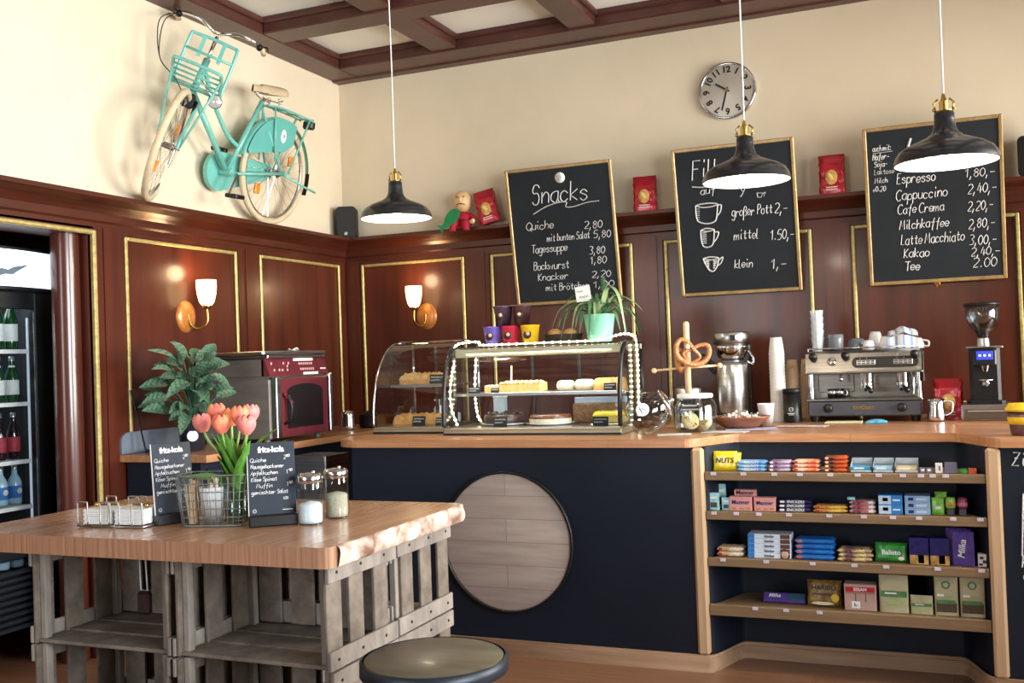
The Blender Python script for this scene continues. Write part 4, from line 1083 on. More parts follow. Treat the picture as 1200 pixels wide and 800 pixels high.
# local: x along the wall (+Y), y into the wall (-X), z up
w2 = 0.31
m = MB(); m.box((0, 0.28, 0.205), (0.62, 0.52, 0.35), 0.006); m.box((0, 0.295, 0.445), (0.62, 0.49, 0.105), 0.006)
m.box((0, 0.28, 0.386), (0.605, 0.50, 0.02)); 
for x in (-0.26, 0.26):
    for y in (0.08, 0.5): m.cyl((x, y, 0), (x, y, 0.035), 0.02)
m.build('body', mat('oven_side', (122, 116, 108), (106, 100, 93), 0.4, 0.1, scale=(3, 3, 20)), t)
m = MB(); m.add([(-w2, 0.012, 0.395), (w2, 0.012, 0.395), (w2, 0.05, 0.498), (-w2, 0.05, 0.498), (-w2, 0.07, 0.395), (w2, 0.07, 0.395), (w2, 0.07, 0.498), (-w2, 0.07, 0.498)],
      [(0, 1, 2, 3), (1, 5, 6, 2), (4, 0, 3, 7), (3, 2, 6, 7), (0, 4, 5, 1)]); cp = m.build('control_panel', M_burg, t)
def cpt(x, h): return Vector((x, 0.012 + 0.038 * h - 0.002, 0.395 + 0.103 * h))
M_btn = mat('button_pink', (236, 190, 186), None, 0.5)
for x, h in tuple((0.02 + 0.022 * i, hh) for i in range(7) for hh in (0.68, 0.36)) + ((-0.26, 0.72), (-0.25, 0.34), (-0.20, 0.34), (-0.17, 0.34), (-0.14, 0.72), (-0.11, 0.55), (-0.12, 0.34), (-0.09, 0.72)): m = MB(); m.ball(cpt(x, h), (0.008, 0.003, 0.0085), 8, 6); m.build('button', M_btn, cp)
m = MB(); m.bar(cpt(-0.03, 0.92), cpt(0.18, 0.92), 0.002, 0.018, (0, 0, 1)); m.bar(cpt(0.03, 0.10), cpt(0.19, 0.10), 0.002, 0.016, (0, 0, 1)); m.bar(cpt(0.23, 0.36), cpt(0.29, 0.36), 0.002, 0.010, (0, 0, 1)); m.build('sticker_strips', M_white, cp)
m = MB(); m.box((0, 0.0, 0.21), (0.50, 0.028, 0.345), 0.004); dr = m.build('door', M_burg, t)
arch = [(-0.185, 0.085), (-0.185, 0.30)] + [(0.185 * -math.cos(math.radians(a)), 0.30 + 0.045 * math.sin(math.radians(a))) for a in range(15, 180, 15)] + [(0.185, 0.30), (0.185, 0.085)]
m = MB(); m.prism(arch[::-1], 0.012, 0.0175, FACE); m.build('window', M_ovenglass, dr)
m = MB()
m.box((-0.27, -0.002, 0.21), (0.045, 0.034, 0.35), 0.004); m.box((0.285, 0.0, 0.22), (0.035, 0.034, 0.36), 0.004); m.box((0, 0.008, 0.387), (0.62, 0.02, 0.008)); m.build('door_trim', M_steel, dr)
m = MB(); m.tube([(-0.225, -0.01, 0.285), (-0.215, -0.045, 0.275), (-0.20, -0.055, 0.22), (-0.20, -0.055, 0.13), (-0.215, -0.01, 0.115)], 0.011, 8); hn = m.build('handle', M_black, dr)
m = MB(); m.bar((-0.228, -0.028, 0.295), (-0.195, -0.06, 0.235), 0.022, 0.008, (0, -1, 0), 0.003); m.build('handle_top', mat('handle_red', (150, 30, 40), None, 0.35), hn)
m = MB(); m.box((0, 0.28, 0.498 + 0.012), (0.60, 0.50, 0.02), 0.004); m.build('lid', M_steel, t)
t = thing('baking_tray', 'flat steel baking tray lying on top of the oven', 'tray', (-3.80, 5.17, WT + 0.5205), PI / 2)
m = MB(); m.box((0, 0, 0.004), (0.64, 0.44, 0.008), 0.002); m.build('sheet', M_steel, t)
m = MB()
for (x, y, sx, sy) in ((0, 0.22, 0.64, 0.012), (0, -0.22, 0.64, 0.012), (0.32, 0, 0.012, 0.44), (-0.32, 0, 0.012, 0.44)): m.box((x, y, 0.012), (sx, sy, 0.02), 0.004)
m.build('rim', M_steel, t)
t = thing('oven_mitt', 'dark folded oven cloth lying on the tray on the oven', 'cloth', (-3.77, 5.28, WT + 0.529), PI / 2)
m = MB(); rnd = random.Random(3)
m.grid(lambda u, v: (-0.13 + 0.26 * u, -0.07 + 0.14 * v, 0.006 + 0.016 * math.sin(PI * u) ** 0.4 * math.sin(PI * v) ** 0.4 + 0.004 * math.sin(17 * u + 5 * v)), 16, 10); m.box((0, 0, 0.005), (0.25, 0.13, 0.008), 0.003)
m.build('cloth', mat('dark_cloth', (46, 40, 40), (32, 28, 28), 0.9, scale=(60, 60, 60)), t)
m = MB(); m.tube(catmull([(0.10, -0.02, 0.02), (0.13, -0.03, 0.034), (0.16, -0.02, 0.024), (0.15, 0.01, 0.02), (0.12, 0.02, 0.03)], 5), 0.006, 6); m.build('loop', M_fabricw, t)

# ------------------------------------------------------------------ little steel pitcher and black pot at the end of the side worktop
def pitcher(label, loc, rz, s=1.0):
    t = thing('milk_pitcher', label, 'pitcher', loc, rz, group='steel milk pitchers')
    m = MB(); m.lathe([(0, 0.003), (0.042 * s, 0.003), (0.046 * s, 0.01), (0.046 * s, 0.03), (0.038 * s, 0.085 * s), (0.040 * s, 0.115 * s), (0.038 * s, 0.115 * s), (0.036 * s, 0.085 * s), (0.043 * s, 0.03), (0, 0.01)], 28)
    m.add([(0.036 * s, -0.014 * s, 0.10 * s), (0.036 * s, 0.014 * s, 0.10 * s), (0.056 * s, 0, 0.118 * s)], [(0, 1, 2)]); m.build('body', M_chrome, t)
    m = MB(); m.tube(catmull([(-0.038 * s, 0, 0.105 * s), (-0.075 * s, 0, 0.10 * s), (-0.078 * s, 0, 0.05 * s), (-0.046 * s, 0, 0.03 * s)], 6), 0.005 * s, 8); m.build('handle', M_chrome, t)
c = AX(407, 500, -3.72); pitcher('steel milk pitcher standing on the side worktop beside the oven door', (-3.76, 6.02, WT), -0.6, 1.15)
t = thing('small_pot', 'small black pot beside the steel pitcher at the wall corner', 'pot', (-3.74, 6.26, WT))
m = MB(); m.lathe([(0, 0), (0.06, 0), (0.066, 0.02), (0.066, 0.085), (0.072, 0.09), (0.062, 0.09), (0.060, 0.02), (0, 0.012)], 28); m.build('body', M_blackm, t)
m = MB(); m.lathe([(0.07, 0.092), (0.05, 0.104), (0.015, 0.108), (0.012, 0.12), (0, 0.122)], 28); m.build('lid', M_black, t)
t = thing('steel_bin', 'open stainless bin with yellow lining between oven worktop and bar', 'bin', (-3.44, 5.18, 0))
m = MB()
for (x, y, sx, sy) in ((0, 0.125, 0.24, 0.008), (0, -0.125, 0.24, 0.008), (0.12, 0, 0.008, 0.25), (-0.12, 0, 0.008, 0.25)): m.box((x, y, 0.49), (sx, sy, 0.98), 0.002)
m.box((0, 0, 0.01), (0.24, 0.25, 0.02)); m.build('body', M_steel, t)
m = MB(); m.box((0, 0, 0.90), (0.22, 0.23, 0.01)); m.build('lining', mat('yellow_liner', (214, 176, 70), None, 0.5), t)

# ------------------------------------------------------------------ leafy potted plant, black tray, leaning slab
M_leaf = mat('leaf_green', (104, 134, 108), (80, 112, 88), 0.45, scale=(14, 14, 14))
M_leafd = mat('leaf_vein', (56, 92, 70), (46, 78, 60), 0.45, scale=(14, 14, 14))
t = thing('potted_plant', 'leafy houseplant with striped leaves in a dark pot beside the oven', 'plant', (-3.86, 4.56, WT))
m = MB(); m.lathe([(0, 0), (0.058, 0), (0.064, 0.004), (0.078, 0.15), (0.08, 0.155), (0.074, 0.155), (0.07, 0.13), (0, 0.13)], 32); pot = m.build('pot', mat('dark_glaze', (36, 38, 50), (28, 30, 40), 0.2, scale=(9, 9, 9), coat=0.5), t)
m = MB(); dv = Vector((0.66, -0.75, 0)); m.lathe([(0, 0.002), (0.028, 0.001), (0.03, 0)], 20, Matrix.Translation(dv * 0.073 + Vector((0, 0, 0.085))) @ dv.to_track_quat('Z', 'Y').to_matrix().to_4x4() @ Matrix.Rotation(0, 4, 'Z')); m.build('sticker', M_white, pot, label='white round sticker')
def leaf(mb, base, tip, up, w, curl, n=16, stripe=True, mats=(0, 1)):
    base = Vector(base); tip = Vector(tip); d = tip - base; L = d.length; d.normalize()
    sx = d.cross(Vector(up)); sx = sx.normalized() if sx.length > 1e-4 else Vector((1, 0, 0)); u = sx.cross(d)
    def f(a, b):
        ww = w * (math.sin(PI * min(1, a ** 0.8)) ** 0.75) * (1 - 0.15 * a)
        y = (b - 0.5) * 2
        return base + d * (L * a) + sx * (ww / 2 * y) + u * (curl * L * (math.sin(PI * a) * 0.6 - a * a * 0.9) + abs(y) * ww * 0.16)
    mb.grid(f, n, 6, None, (lambda i, j: mats[1] if stripe and (i + abs(j - 2.5) * 1.0) % 3 < 1.0 else mats[0]))
m = MB(); ms = MB(); rnd = random.Random(5)
specs = []
for k in range(62):
    a = rnd.uniform(0, 2 * PI); lv = (k % 5) / 4.0
    el = math.radians(rnd.uniform(-10, 30) + 45 * lv)
    R0 = rnd.uniform(0.03, 0.15) * (1.1 - 0.35 * lv); z0 = 0.22 + 0.26 * lv + rnd.uniform(-0.04, 0.05)
    b = Vector((R0 * math.cos(a), R0 * math.sin(a), z0)); L = rnd.uniform(0.11, 0.17)
    tp = b + Vector((math.cos(a) * math.cos(el), math.sin(a) * math.cos(el), math.sin(el) - 0.35)) * L
    specs.append((b, tp))
for px0, py0, px1, py1 in ((212, 432, 178, 405), (206, 440, 181, 428), (222, 430, 204, 398), (232, 440, 246, 410), (222, 448, 196, 462), (246, 440, 272, 452), (236, 462, 240, 430)):
    b = AX(px0, py0, -3.80); tp = AX(px1, py1, -3.74); o = Vector((-3.86, 4.56, WT)); specs.append((b - o, tp - o))
for b, tp in specs:
    if tp.x < -0.26: tp.x = -0.26 + rnd.uniform(0, 0.03)
    if b.x < -0.22: b.x = -0.22
    leaf(m, b, tp, (0.55, -0.55, 0.75), rnd.uniform(0.068, 0.088), 0.12)
    ms.tube(catmull([Vector((rnd.uniform(-0.02, 0.02), rnd.uniform(-0.02, 0.02), 0.12)), Vector((b.x * 0.4, b.y * 0.4, b.z * 0.75)), b], 4), 0.003, 5)
m.build('foliage', [M_leaf, M_leafd], t); ms.build('stems', M_leafd, t)
m = MB(); m.lathe([(0, 0.128), (0.068, 0.134), (0.0, 0.146)], 16); m.build('soil', mat('soil', (50, 36, 28), (32, 22, 18), 0.95, scale=(60, 60, 60)), t)
t = thing('serving_tray', 'round black tray on the side worktop in front of the potted plant', 'tray', (-3.92, 4.405, WT))
m = MB(); m.lathe([(0, 0.0), (0.075, 0.0), (0.10, 0.022), (0.104, 0.022), (0.078, 0.006), (0, 0.006)], 32); m.build('dish', M_black, t)
mxl = Matrix.Translation((-4.03, 4.385, WT + 0.002)) @ Matrix.Rotation(math.radians(-15), 4, 'Y')
t = thing('cutting_board', 'narrow dark board leaning on the side wall behind the black tray', 'board', mx=mxl)
m = MB(); m.box((0.0, 0, 0.18), (0.005, 0.014, 0.36), 0.002); m.build('slab', M_black, t)

# ------------------------------------------------------------------ bar table: wooden top on fruit crates
M_crate = mat('crate_wood', (126, 113, 100), (82, 72, 62), 0.8, scale=(14, 14, 14), detail=8, bump=0.3)
M_crate2 = mat('crate_wood_pale', (148, 138, 127), (104, 95, 86), 0.8, scale=(14, 14, 5), detail=8, bump=0.3)
M_nail = mat('nail', (70, 66, 62), None, 0.5, 0.8)
M_ttop = plank_mat('tabletop_staves', (194, 150, 114), (178, 132, 98), (156, 112, 82), 1.3, 0.05, (3, 70, 70), rot=(0, 0, PI / 2), rough=0.27, gap=0.0006, coat=0.3)
M_bark = mat('live_edge', (214, 196, 178), (118, 84, 66), 0.7, scale=(9, 9, 9), detail=6, bump=0.5, lo=0.38, hi=0.6)
TT = 1.0
t = thing('bar_table_top', 'thick wooden tabletop with pale rough live edge, lying on stacked crates', 'tabletop', (0, 0, 0))
x0, x1, y0, y1 = -3.02, -1.555, 2.40, 3.275
pts = [(x0 + 0.03, y1), (x0, y1 - 0.03), (x0, y0 + 0.03), (x0 + 0.03, y0)] + arc(x1 - 0.055, y0 + 0.04, 0.04, 270, 345, 5) + arc(x1 - 0.045, y1 - 0.03, 0.03, 10, 90, 4)
m = MB(); m.prism(pts, TT - 0.06, TT - 0.0006, side=1); m.build('board', [M_ttop, mat('tabletop_edge', (176, 130, 98), (128, 88, 64), 0.5, scale=(85, 85, 2), detail=5)], t)
m = MB()
def edge(u, v):
    y = y0 + 0.035 + (y1 - y0 - 0.07) * u
    a = PI * v
    b = 0.012 + 0.010 * math.sin(9 * u * PI) * math.sin(23 * u) + 0.006 * math.sin(41 * u)
    return (x1 - 0.016 + max(0.004, b) * math.sin(a) * 1.0 + 0.003 * math.sin(60 * u + 7 * v), y, TT - 0.0295 + 0.0295 * math.cos(a))
m.grid(edge, 60, 10); m.build('live_edge', M_bark, t, label='rough pale bark edge')

CW, CD, CH = 0.575, 0.385, 0.31
def crate_proto():
    """orchard crate on its side rails; open towards -Y"""
    t = thing('wooden_crate', '', 'crate', (0, 0, 0), group='old wooden crates under the tabletop')
    rnd = random.Random(9)
    for s in (-1, 1):                                               # side walls: rails with upright slats
        for (z, h) in ((CH - 0.03, 0.055), (0.03, 0.055)):
            m = MB(); m.box((s * (CW / 2 - 0.007), 0, z), (0.012, CD, h), 0.002); m.build('rail', M_crate2, t)
        for y in (-0.150, -0.02, 0.115):
            m = MB(); m.box((s * (CW / 2 - 0.02), y + rnd.uniform(-0.006, 0.006), CH / 2), (0.011, 0.078, CH - 0.006), 0.002); m.build('slat', M_crate, t)
    for k, y in enumerate((-0.125, 0.005, 0.128)):
        m = MB(); m.box((0, y, 0.010 + 0.001 * k), (CW - 0.05, 0.112, 0.012), 0.002); m.build('bottom_board', M_crate, t)
    for x in (-0.19, -0.06, 0.07, 0.19):
        m = MB(); m.box((x, CD / 2 - 0.02, CH / 2 + 0.01), (0.088, 0.011, CH - 0.03), 0.002); m.build('slat', M_crate, t)
    m = MB(); m.box((0, CD / 2 - 0.008, 0.06), (CW - 0.06, 0.010, 0.07), 0.002); m.build('rail', M_crate2, t)
    m = MB(); m.box((0, CD / 2 - 0.008, CH - 0.045), (CW - 0.06, 0.010, 0.07), 0.002); m.build('rail', M_crate2, t)
    for sx in (-1, 1):
        for sy in (-1, 1):
            m = MB(); m.box((sx * (CW / 2 - 0.037), sy * (CD / 2 - 0.035), CH / 2), (0.022, 0.026, CH - 0.004), 0.002); m.build('corner_post', M_crate2, t)
    for s in (-1, 1):
        for y in (-0.15, -0.02, 0.115):
            for z in (CH - 0.03, 0.03):
                m = MB(); m.cyl((s * (CW / 2 - 0.001), y, z), (s * (CW / 2 + 0.0012), y, z), 0.005, seg=8); m.build('nail', M_nail, t)
    return t
proto = crate_proto(); first = True
xs = (-2.495, -1.910); ysx = (2.475 + CD / 2, 2.475 + CD * 1.5 + 0.01)
for lv, zl, word in ((2, 0.629, 'top'), (1, 0.3185, 'middle'), (0, 0.008, 'bottom')):
    for j, yy in enumerate(ysx):
        for i, xx in enumerate(xs):
            lab = 'slatted grey crate under the table, %s layer, %s row, %s' % (word, 'front' if j == 0 else 'back', 'fridge side' if i == 0 else 'stool side')
            rz = 0.012 * ((i + j + lv) % 3 - 1)
            if j == 1: rz += PI
            if first: proto.location = (xx, yy, zl); proto.rotation_euler = (0, 0, rz); proto['label'] = lab; first = False
            else: dup(proto, (xx, yy, zl), rz, lab)
# cord loop with a dark block hanging inside the front crate
t = thing('hanging_brush', 'dark block on a white cord loop hanging in the top front crate', 'brush', (-2.47, 2.66, 0))
m = MB(); m.tube([(-0.018, 0, 0.937), (-0.014, 0, 0.78), (0.014, 0, 0.778), (0.008, -0.002, 0.937)], 0.003, 6); m.build('cord', M_fabricw, t)
m = MB(); m.box((0, 0, 0.738), (0.05, 0.03, 0.075), 0.008); m.build('block', mat('dark_wood_block', (58, 32, 26), (40, 22, 18), 0.5, scale=(20, 20, 4)), t)

# ------------------------------------------------------------------ stool
t = thing('bar_stool', 'dark round stool with metal legs in front of the table', 'stool', (-1.225, 2.335, 0))
M_seat = mat('stool_seat', (98, 88, 68), (74, 67, 52), 0.42, scale=(3, 18, 18), detail=6, coat=0.1)
M_stool = mat('stool_metal', (44, 50, 58), (36, 42, 50), 0.4, 0.4, scale=(20, 20, 20))
m = MB(); m.lathe([(0, 0.75), (0.176, 0.75), (0.183, 0.744), (0.183, 0.735), (0, 0.735)], 64); m.build('seat', M_seat, t)
m = MB(); m.lathe([(0.183, 0.75), (0.19, 0.747), (0.191, 0.715), (0.186, 0.712), (0.182, 0.715), (0.182, 0.735)], 64); m.build('rim', M_stool, t)
for k in range(4):
    a = PI / 4 + k * PI / 2 + 0.3; c, s = math.cos(a), math.sin(a)
    m = MB(); m.tube([(0.13 * c, 0.13 * s, 0.735), (0.225 * c, 0.225 * s, 0.0)], 0.013, 10); m.build('leg', M_stool, t)
m = MB(); m.torus((0, 0, 0.30), (0, 0, 1), 0.187, 0.010, 48, 8); m.build('foot_ring', M_stool, t)

# ------------------------------------------------------------------ things on the table
# napkin holder
M_wire = mat('wire_chrome', (170, 166, 158), (140, 136, 128), 0.3, 0.9, scale=(20, 20, 20))
t = thing('napkin_holder', 'wire holder with looped handles around the paper napkins', 'holder', (-2.525, 2.635, TT), 0.08)
m = MB()
for (cx, w) in ((-0.062, 0.13), (0.062, 0.13)):
    for y in (-0.07, 0.07):
        for dx in (-0.045, 0.045):
            m.tube(catmull([(cx + dx - 0.02, y, 0.004), (cx + dx - 0.02, y, 0.075), (cx + dx - 0.014, y, 0.082), (cx + dx + 0.014, y, 0.082), (cx + dx + 0.02, y, 0.075), (cx + dx + 0.02, y, 0.004)], 4), 0.0028, 6)
for y in (-0.07, 0.07): m.tube([(-0.127, y, 0.004), (0.127, y, 0.004)], 0.0028, 6)
for x in (-0.127, 0, 0.127): m.tube([(x, -0.07, 0.004), (x, 0.07, 0.004)], 0.0028, 6)
m.build('wire_frame', M_wire, t)
m = MB()
for x in (-0.10, 0.10): m.ball((x, -0.01, 0.066), 0.009, 10, 8)
m.tube([(-0.10, -0.01, 0.066), (0.10, -0.01, 0.066)], 0.003, 6); m.build('press_bar', M_brass, t)
for sx, lab, cat in ((-0.062, 'stack of white paper napkins at the fridge end of the wire holder', 0), (0.062, 'stack of white paper napkins at the menu card end of the wire holder', 0)):
    m = MB()
    for k in range(11): m.box((0.001 * (k % 3), 0.0015 * ((k * 7) % 3), 0.0035 + 0.0045 * k), (0.108, 0.118, 0.0042), 0.001)
    mx = Matrix.Translation((-2.525, 2.635, TT + 0.0072)) @ Matrix.Rotation(0.08, 4, 'Z') @ Matrix.Translation((sx, 0, 0))
    tag(m.build('napkin_stack', M_white, mx=mx), lab, 'napkins', 'napkin stacks in the holder')
t = thing('card_tray', 'small pale wooden board lying behind the napkin holder', 'board', (-2.45, 2.80, TT), 0.5)
m = MB(); m.box((0, 0, 0.03), (0.17, 0.10, 0.006), 0.002); m.box((0, 0.045, 0.014), (0.17, 0.006, 0.028)); m.box((0, -0.045, 0.014), (0.17, 0.006, 0.028)); m.build('tray', M_post, t)

# menu cards
M_card = mat('menu_card', (40, 46, 56), (32, 38, 48), 0.5, scale=(6, 6, 6), spec=0.35)
def menu_card(label, loc, rz, w=0.148, h=0.235):
    t = thing('menu_stand', label, 'menu card', loc, rz, group='menu cards on the table')
    m = MB(); m.box((0, 0, 0.018), (w + 0.004, 0.05, 0.036), 0.004); m.build('base', M_black, t)
    T = Matrix.Translation((0, 0, 0.03)) @ Matrix.Rotation(-0.10, 4, 'X')
    m = MB(); m.box((0, 0, h / 2), (w, 0.004, h), 0.001, T); cd = m.build('card', M_card, t)
    m = MB(); m.box((-w / 2 - 0.0008, 0, h / 2), (0.0016, 0.006, h), 0, T); m.build('card_edge', M_white, cd)
    m = MB(); text_into(m, 'fritz-kola', 0.026, T @ Matrix.Translation((0, -0.0024, h - 0.024)) @ FACE, bold=0.03, spacing=0.9); m.build('heading', M_white, cd); m = MB()
    Tm = T @ Matrix.Translation((0, -0.0025, 0))
    rows = [('Quiche', 0.05, 'l'), ('Hausgebackener', 0.105, 'l'), ('Apfelkuchen', 0.085, 'l'), ('Käse Spinat', 0.082, 'l'), ('Muffin', 0.05, 'm'), ('gemischter Salat', 0.115, 'l')]
    z = h - 0.062
    for k, (tx, ww, al) in enumerate(rows):
        scribble(m, tx, -w / 2 + (0.008 if al == 'l' else 0.025), z, 0.0125, 0.00075, eps=0.0006, width=ww, mx=Tm); z -= 0.0205
    for tx, x, zz in (('2', 0.038, h - 0.056), ('80', 0.047, h - 0.05), ('1', 0.046, h - 0.103), ('90', 0.053, h - 0.097), ('1', 0.046, h - 0.142), ('80', 0.053, h - 0.136), ('420', 0.032, 0.050)):
        scribble(m, tx, x, zz, 0.0125 if len(tx) == 1 else 0.0085, 0.00075, eps=0.0006, mx=Tm)
    P = [Tm @ Vector((-w / 2 + 0.017 + (0.007 if i % 2 else 0.0035) * math.cos(i * PI / 8), -0.0006, 0.018 + (0.007 if i % 2 else 0.0035) * math.sin(i * PI / 8))) for i in range(16)]
    m.tube(P, 0.0009, 4, True)
    m.build('handwriting', M_white, cd); m = MB()
    m.bar(Tm @ Vector((0.03, 0, 0.018)), Tm @ Vector((0.062, 0, 0.018)), 0.0006, 0.002, (0, 0, 1))
    m.build('imprint', M_white, cd)
menu_card('black handwritten menu card between the tulips and the glass shakers', (-1.985, 2.715, TT), math.radians(40))
menu_card('black handwritten menu card between the napkin holder and the wire basket', (-2.365, 2.70, TT), math.radians(68), 0.14, 0.235)

# sugar shakers
M_sugar = mat('sugar', (244, 244, 244), (226, 226, 226), 0.9, scale=(200, 200, 200))
M_brownsugar = mat('raw_sugar', (214, 200, 178), (176, 154, 124), 0.9, scale=(200, 200, 200))
def shaker(label, loc, fill, fm):
    t = thing('sugar_shaker', label, 'shaker', loc, group='glass shakers on the table')
    def f(u, v, r0=1.0):
        a = 2 * PI * u; z = 0.14 * v
        r = (0.040 if v > 0.06 else 0.036 + 0.0667 * v) * (1.0 if v < 0.85 else 1 - (v - 0.85) * 0.5) + 0.0012 * abs(math.sin(6 * a)) 
        return (r * math.cos(a) * r0, r * math.sin(a) * r0, z)
    m = MB(); m.grid(f, 72, 14); m.lathe([(0, 0.004), (0.034, 0.004), (0.037, 0.0), (0, 0.0)], 24); m.build('jar', M_glassb, t)
    m = MB(); m.lathe([(0, 0.006), (0.0355, 0.006), (0.0365, 0.02), (0.0365, fill), (0.03, fill + 0.006), (0, fill + 0.012)], 28); m.build('filling', fm, t)
    m = MB(); m.lathe([(0.040, 0.132), (0.0415, 0.134), (0.0415, 0.152), (0.040, 0.155), (0.036, 0.160), (0.02, 0.164), (0, 0.165)], 36); m.cyl((0.012, 0, 0.16), (0.014, 0, 0.170), 0.006, seg=10)
    m.add([(0.006, -0.012, 0.1655), (0.034, -0.008, 0.164), (0.034, 0.008, 0.164), (0.006, 0.012, 0.1655)], [(0, 1, 2, 3)]); m.build('lid', M_chrome, t)
c = AZ(367, 613, TT); shaker('glass shaker filled with white sugar right next to the menu card', (c.x, 2.76, TT), 0.062, M_sugar)
shaker('glass shaker half filled with raw brown sugar, nearest the live edge', (-1.862, 2.895, TT), 0.075, M_brownsugar)

# wire basket with cup, stirrers, vase
BX, BY = -2.19, 2.70
t = thing('wire_basket', 'grey wire basket standing in the middle of the table', 'basket', (BX, BY, TT), 0.28)
m = MB(); bw, bd, bh = 0.235, 0.135, 0.165
def ring(k, e=0.0): 
    w = bw * (0.86 + 0.14 * k); d = bd * (0.86 + 0.14 * k)
    return [(x, y, 0.004 + (bh - 0.004) * k) for x, y in rrect(w, d, 0.02, 3)]
for k in range(7): m.tube(ring(k / 6), 0.0017 if 0 < k < 6 else 0.003, 6, True)
def side(a, b):
    m.tube([a, b], 0.0017, 6)
for i in range(11):
    u = -0.45 + 0.09 * i
    for s in (-1, 1): side((bw * 0.86 * u, s * bd * 0.43, 0.004), (bw * u, s * bd * 0.5, bh))
for i in range(6):
    u = -0.4 + 0.16 * i
    for s in (-1, 1): side((s * bw * 0.43, bd * 0.86 * u, 0.004), (s * bw * 0.5, bd * u, bh))
for i in range(8): m.tube([(bw * 0.86 * (-0.42 + 0.12 * i), -bd * 0.43, 0.004), (bw * 0.86 * (-0.42 + 0.12 * i), bd * 0.43, 0.004)], 0.0015, 5)
m.build('wire_frame', mat('basket_wire', (128, 134, 130), (104, 110, 106), 0.45, 0.6, scale=(20, 20, 20)), t)
RB = Matrix.Translation((BX, BY, TT)) @ Matrix.Rotation(0.28, 4, 'Z')
c = RB @ Vector((-0.012, -0.012, 0.0065)); 
t = thing('paper_cup', 'white paper cup holding sugar sticks inside the wire basket', 'cup', c)
m = MB(); m.lathe([(0, 0.004), (0.03, 0.004), (0.031, 0), (0.042, 0.115), (0.0435, 0.117), (0.041, 0.117), (0.030, 0.006), (0, 0.006)], 32); m.build('cup', M_white, t)
rnd = random.Random(4)
M_stick = mat('sugar_stick_paper', (232, 214, 196), (206, 178, 152), 0.7, scale=(40, 40, 120))
for k in range(14):
    a = rnd.uniform(0, 2 * PI); r = rnd.uniform(0, 0.02)
    b = Vector((c[0] + r * math.cos(a), c[1] + r * math.sin(a), c[2] + 0.012)); q = Vector((c[0] + 1.75 * r * math.cos(a) + rnd.uniform(-0.006, 0.006), c[1] + 1.75 * r * math.sin(a), c[2] + rnd.uniform(0.128, 0.152)))
    m = MB(); m.bar(b, q, 0.009, 0.004, (math.cos(a), math.sin(a), 0), 0.001)
    tag(m.build('sugar_stick', M_stick), 'slim paper sugar stick standing in the white paper cup', 'sugar stick', 'sugar sticks in the paper cup')
M_stir = mat('stirrer_wood', (206, 176, 136), (182, 150, 110), 0.7, scale=(20, 20, 6))
for k in range(12):
    p = RB @ Vector((-0.085 + 0.006 * (k % 4), -0.03 + 0.018 * (k // 4), 0.0065)); q = RB @ Vector((-0.090 + 0.009 * (k % 4) + rnd.uniform(-0.006, 0.006), -0.034 + 0.02 * (k // 4), 0.13 + rnd.uniform(0, 0.03)))
    m = MB(); m.bar(p, q, 0.0055, 0.0014, (0, -1, 0))
    tag(m.build('wooden_stirrer', M_stir), 'thin wooden stirrer standing upright in the wire basket', 'stirrer', 'wooden stirrers in the basket')
c = RB @ Vector((0.066, 0.0, 0.0065))
t = thing('glass_vase', 'clear glass vase holding the tulips in the wire basket', 'vase', c)
m = MB(); m.lathe([(0, 0.003), (0.035, 0.003), (0.037, 0.0), (0.038, 0.02), (0.04, 0.15), (0.0385, 0.15), (0.0365, 0.02), (0, 0.008)], 32); m.build('glass', M_glassb, t)
m = MB(); m.lathe([(0, 0.01), (0.0355, 0.01), (0.0375, 0.07), (0, 0.07)], 24); m.build('water', mat('vase_water', (96, 118, 84), (74, 92, 62), 0.1, scale=(9, 9, 9)), t)
VC = Vector(c)
M_pet = mat('tulip_petal', (228, 112, 104), (240, 160, 92), 0.5, scale=(30, 30, 14), lo=0.35, hi=0.6, sss=0.1)
M_pet2 = mat('tulip_petal_pink', (226, 122, 128), (236, 150, 120), 0.5, scale=(30, 30, 14), lo=0.35, hi=0.6, sss=0.1)
M_stem = mat('tulip_stem', (150, 186, 96), (122, 164, 72), 0.5, scale=(30, 30, 10))
M_tleaf = mat('tulip_leaf', (104, 160, 62), (74, 128, 44), 0.45, scale=(60, 60, 6))
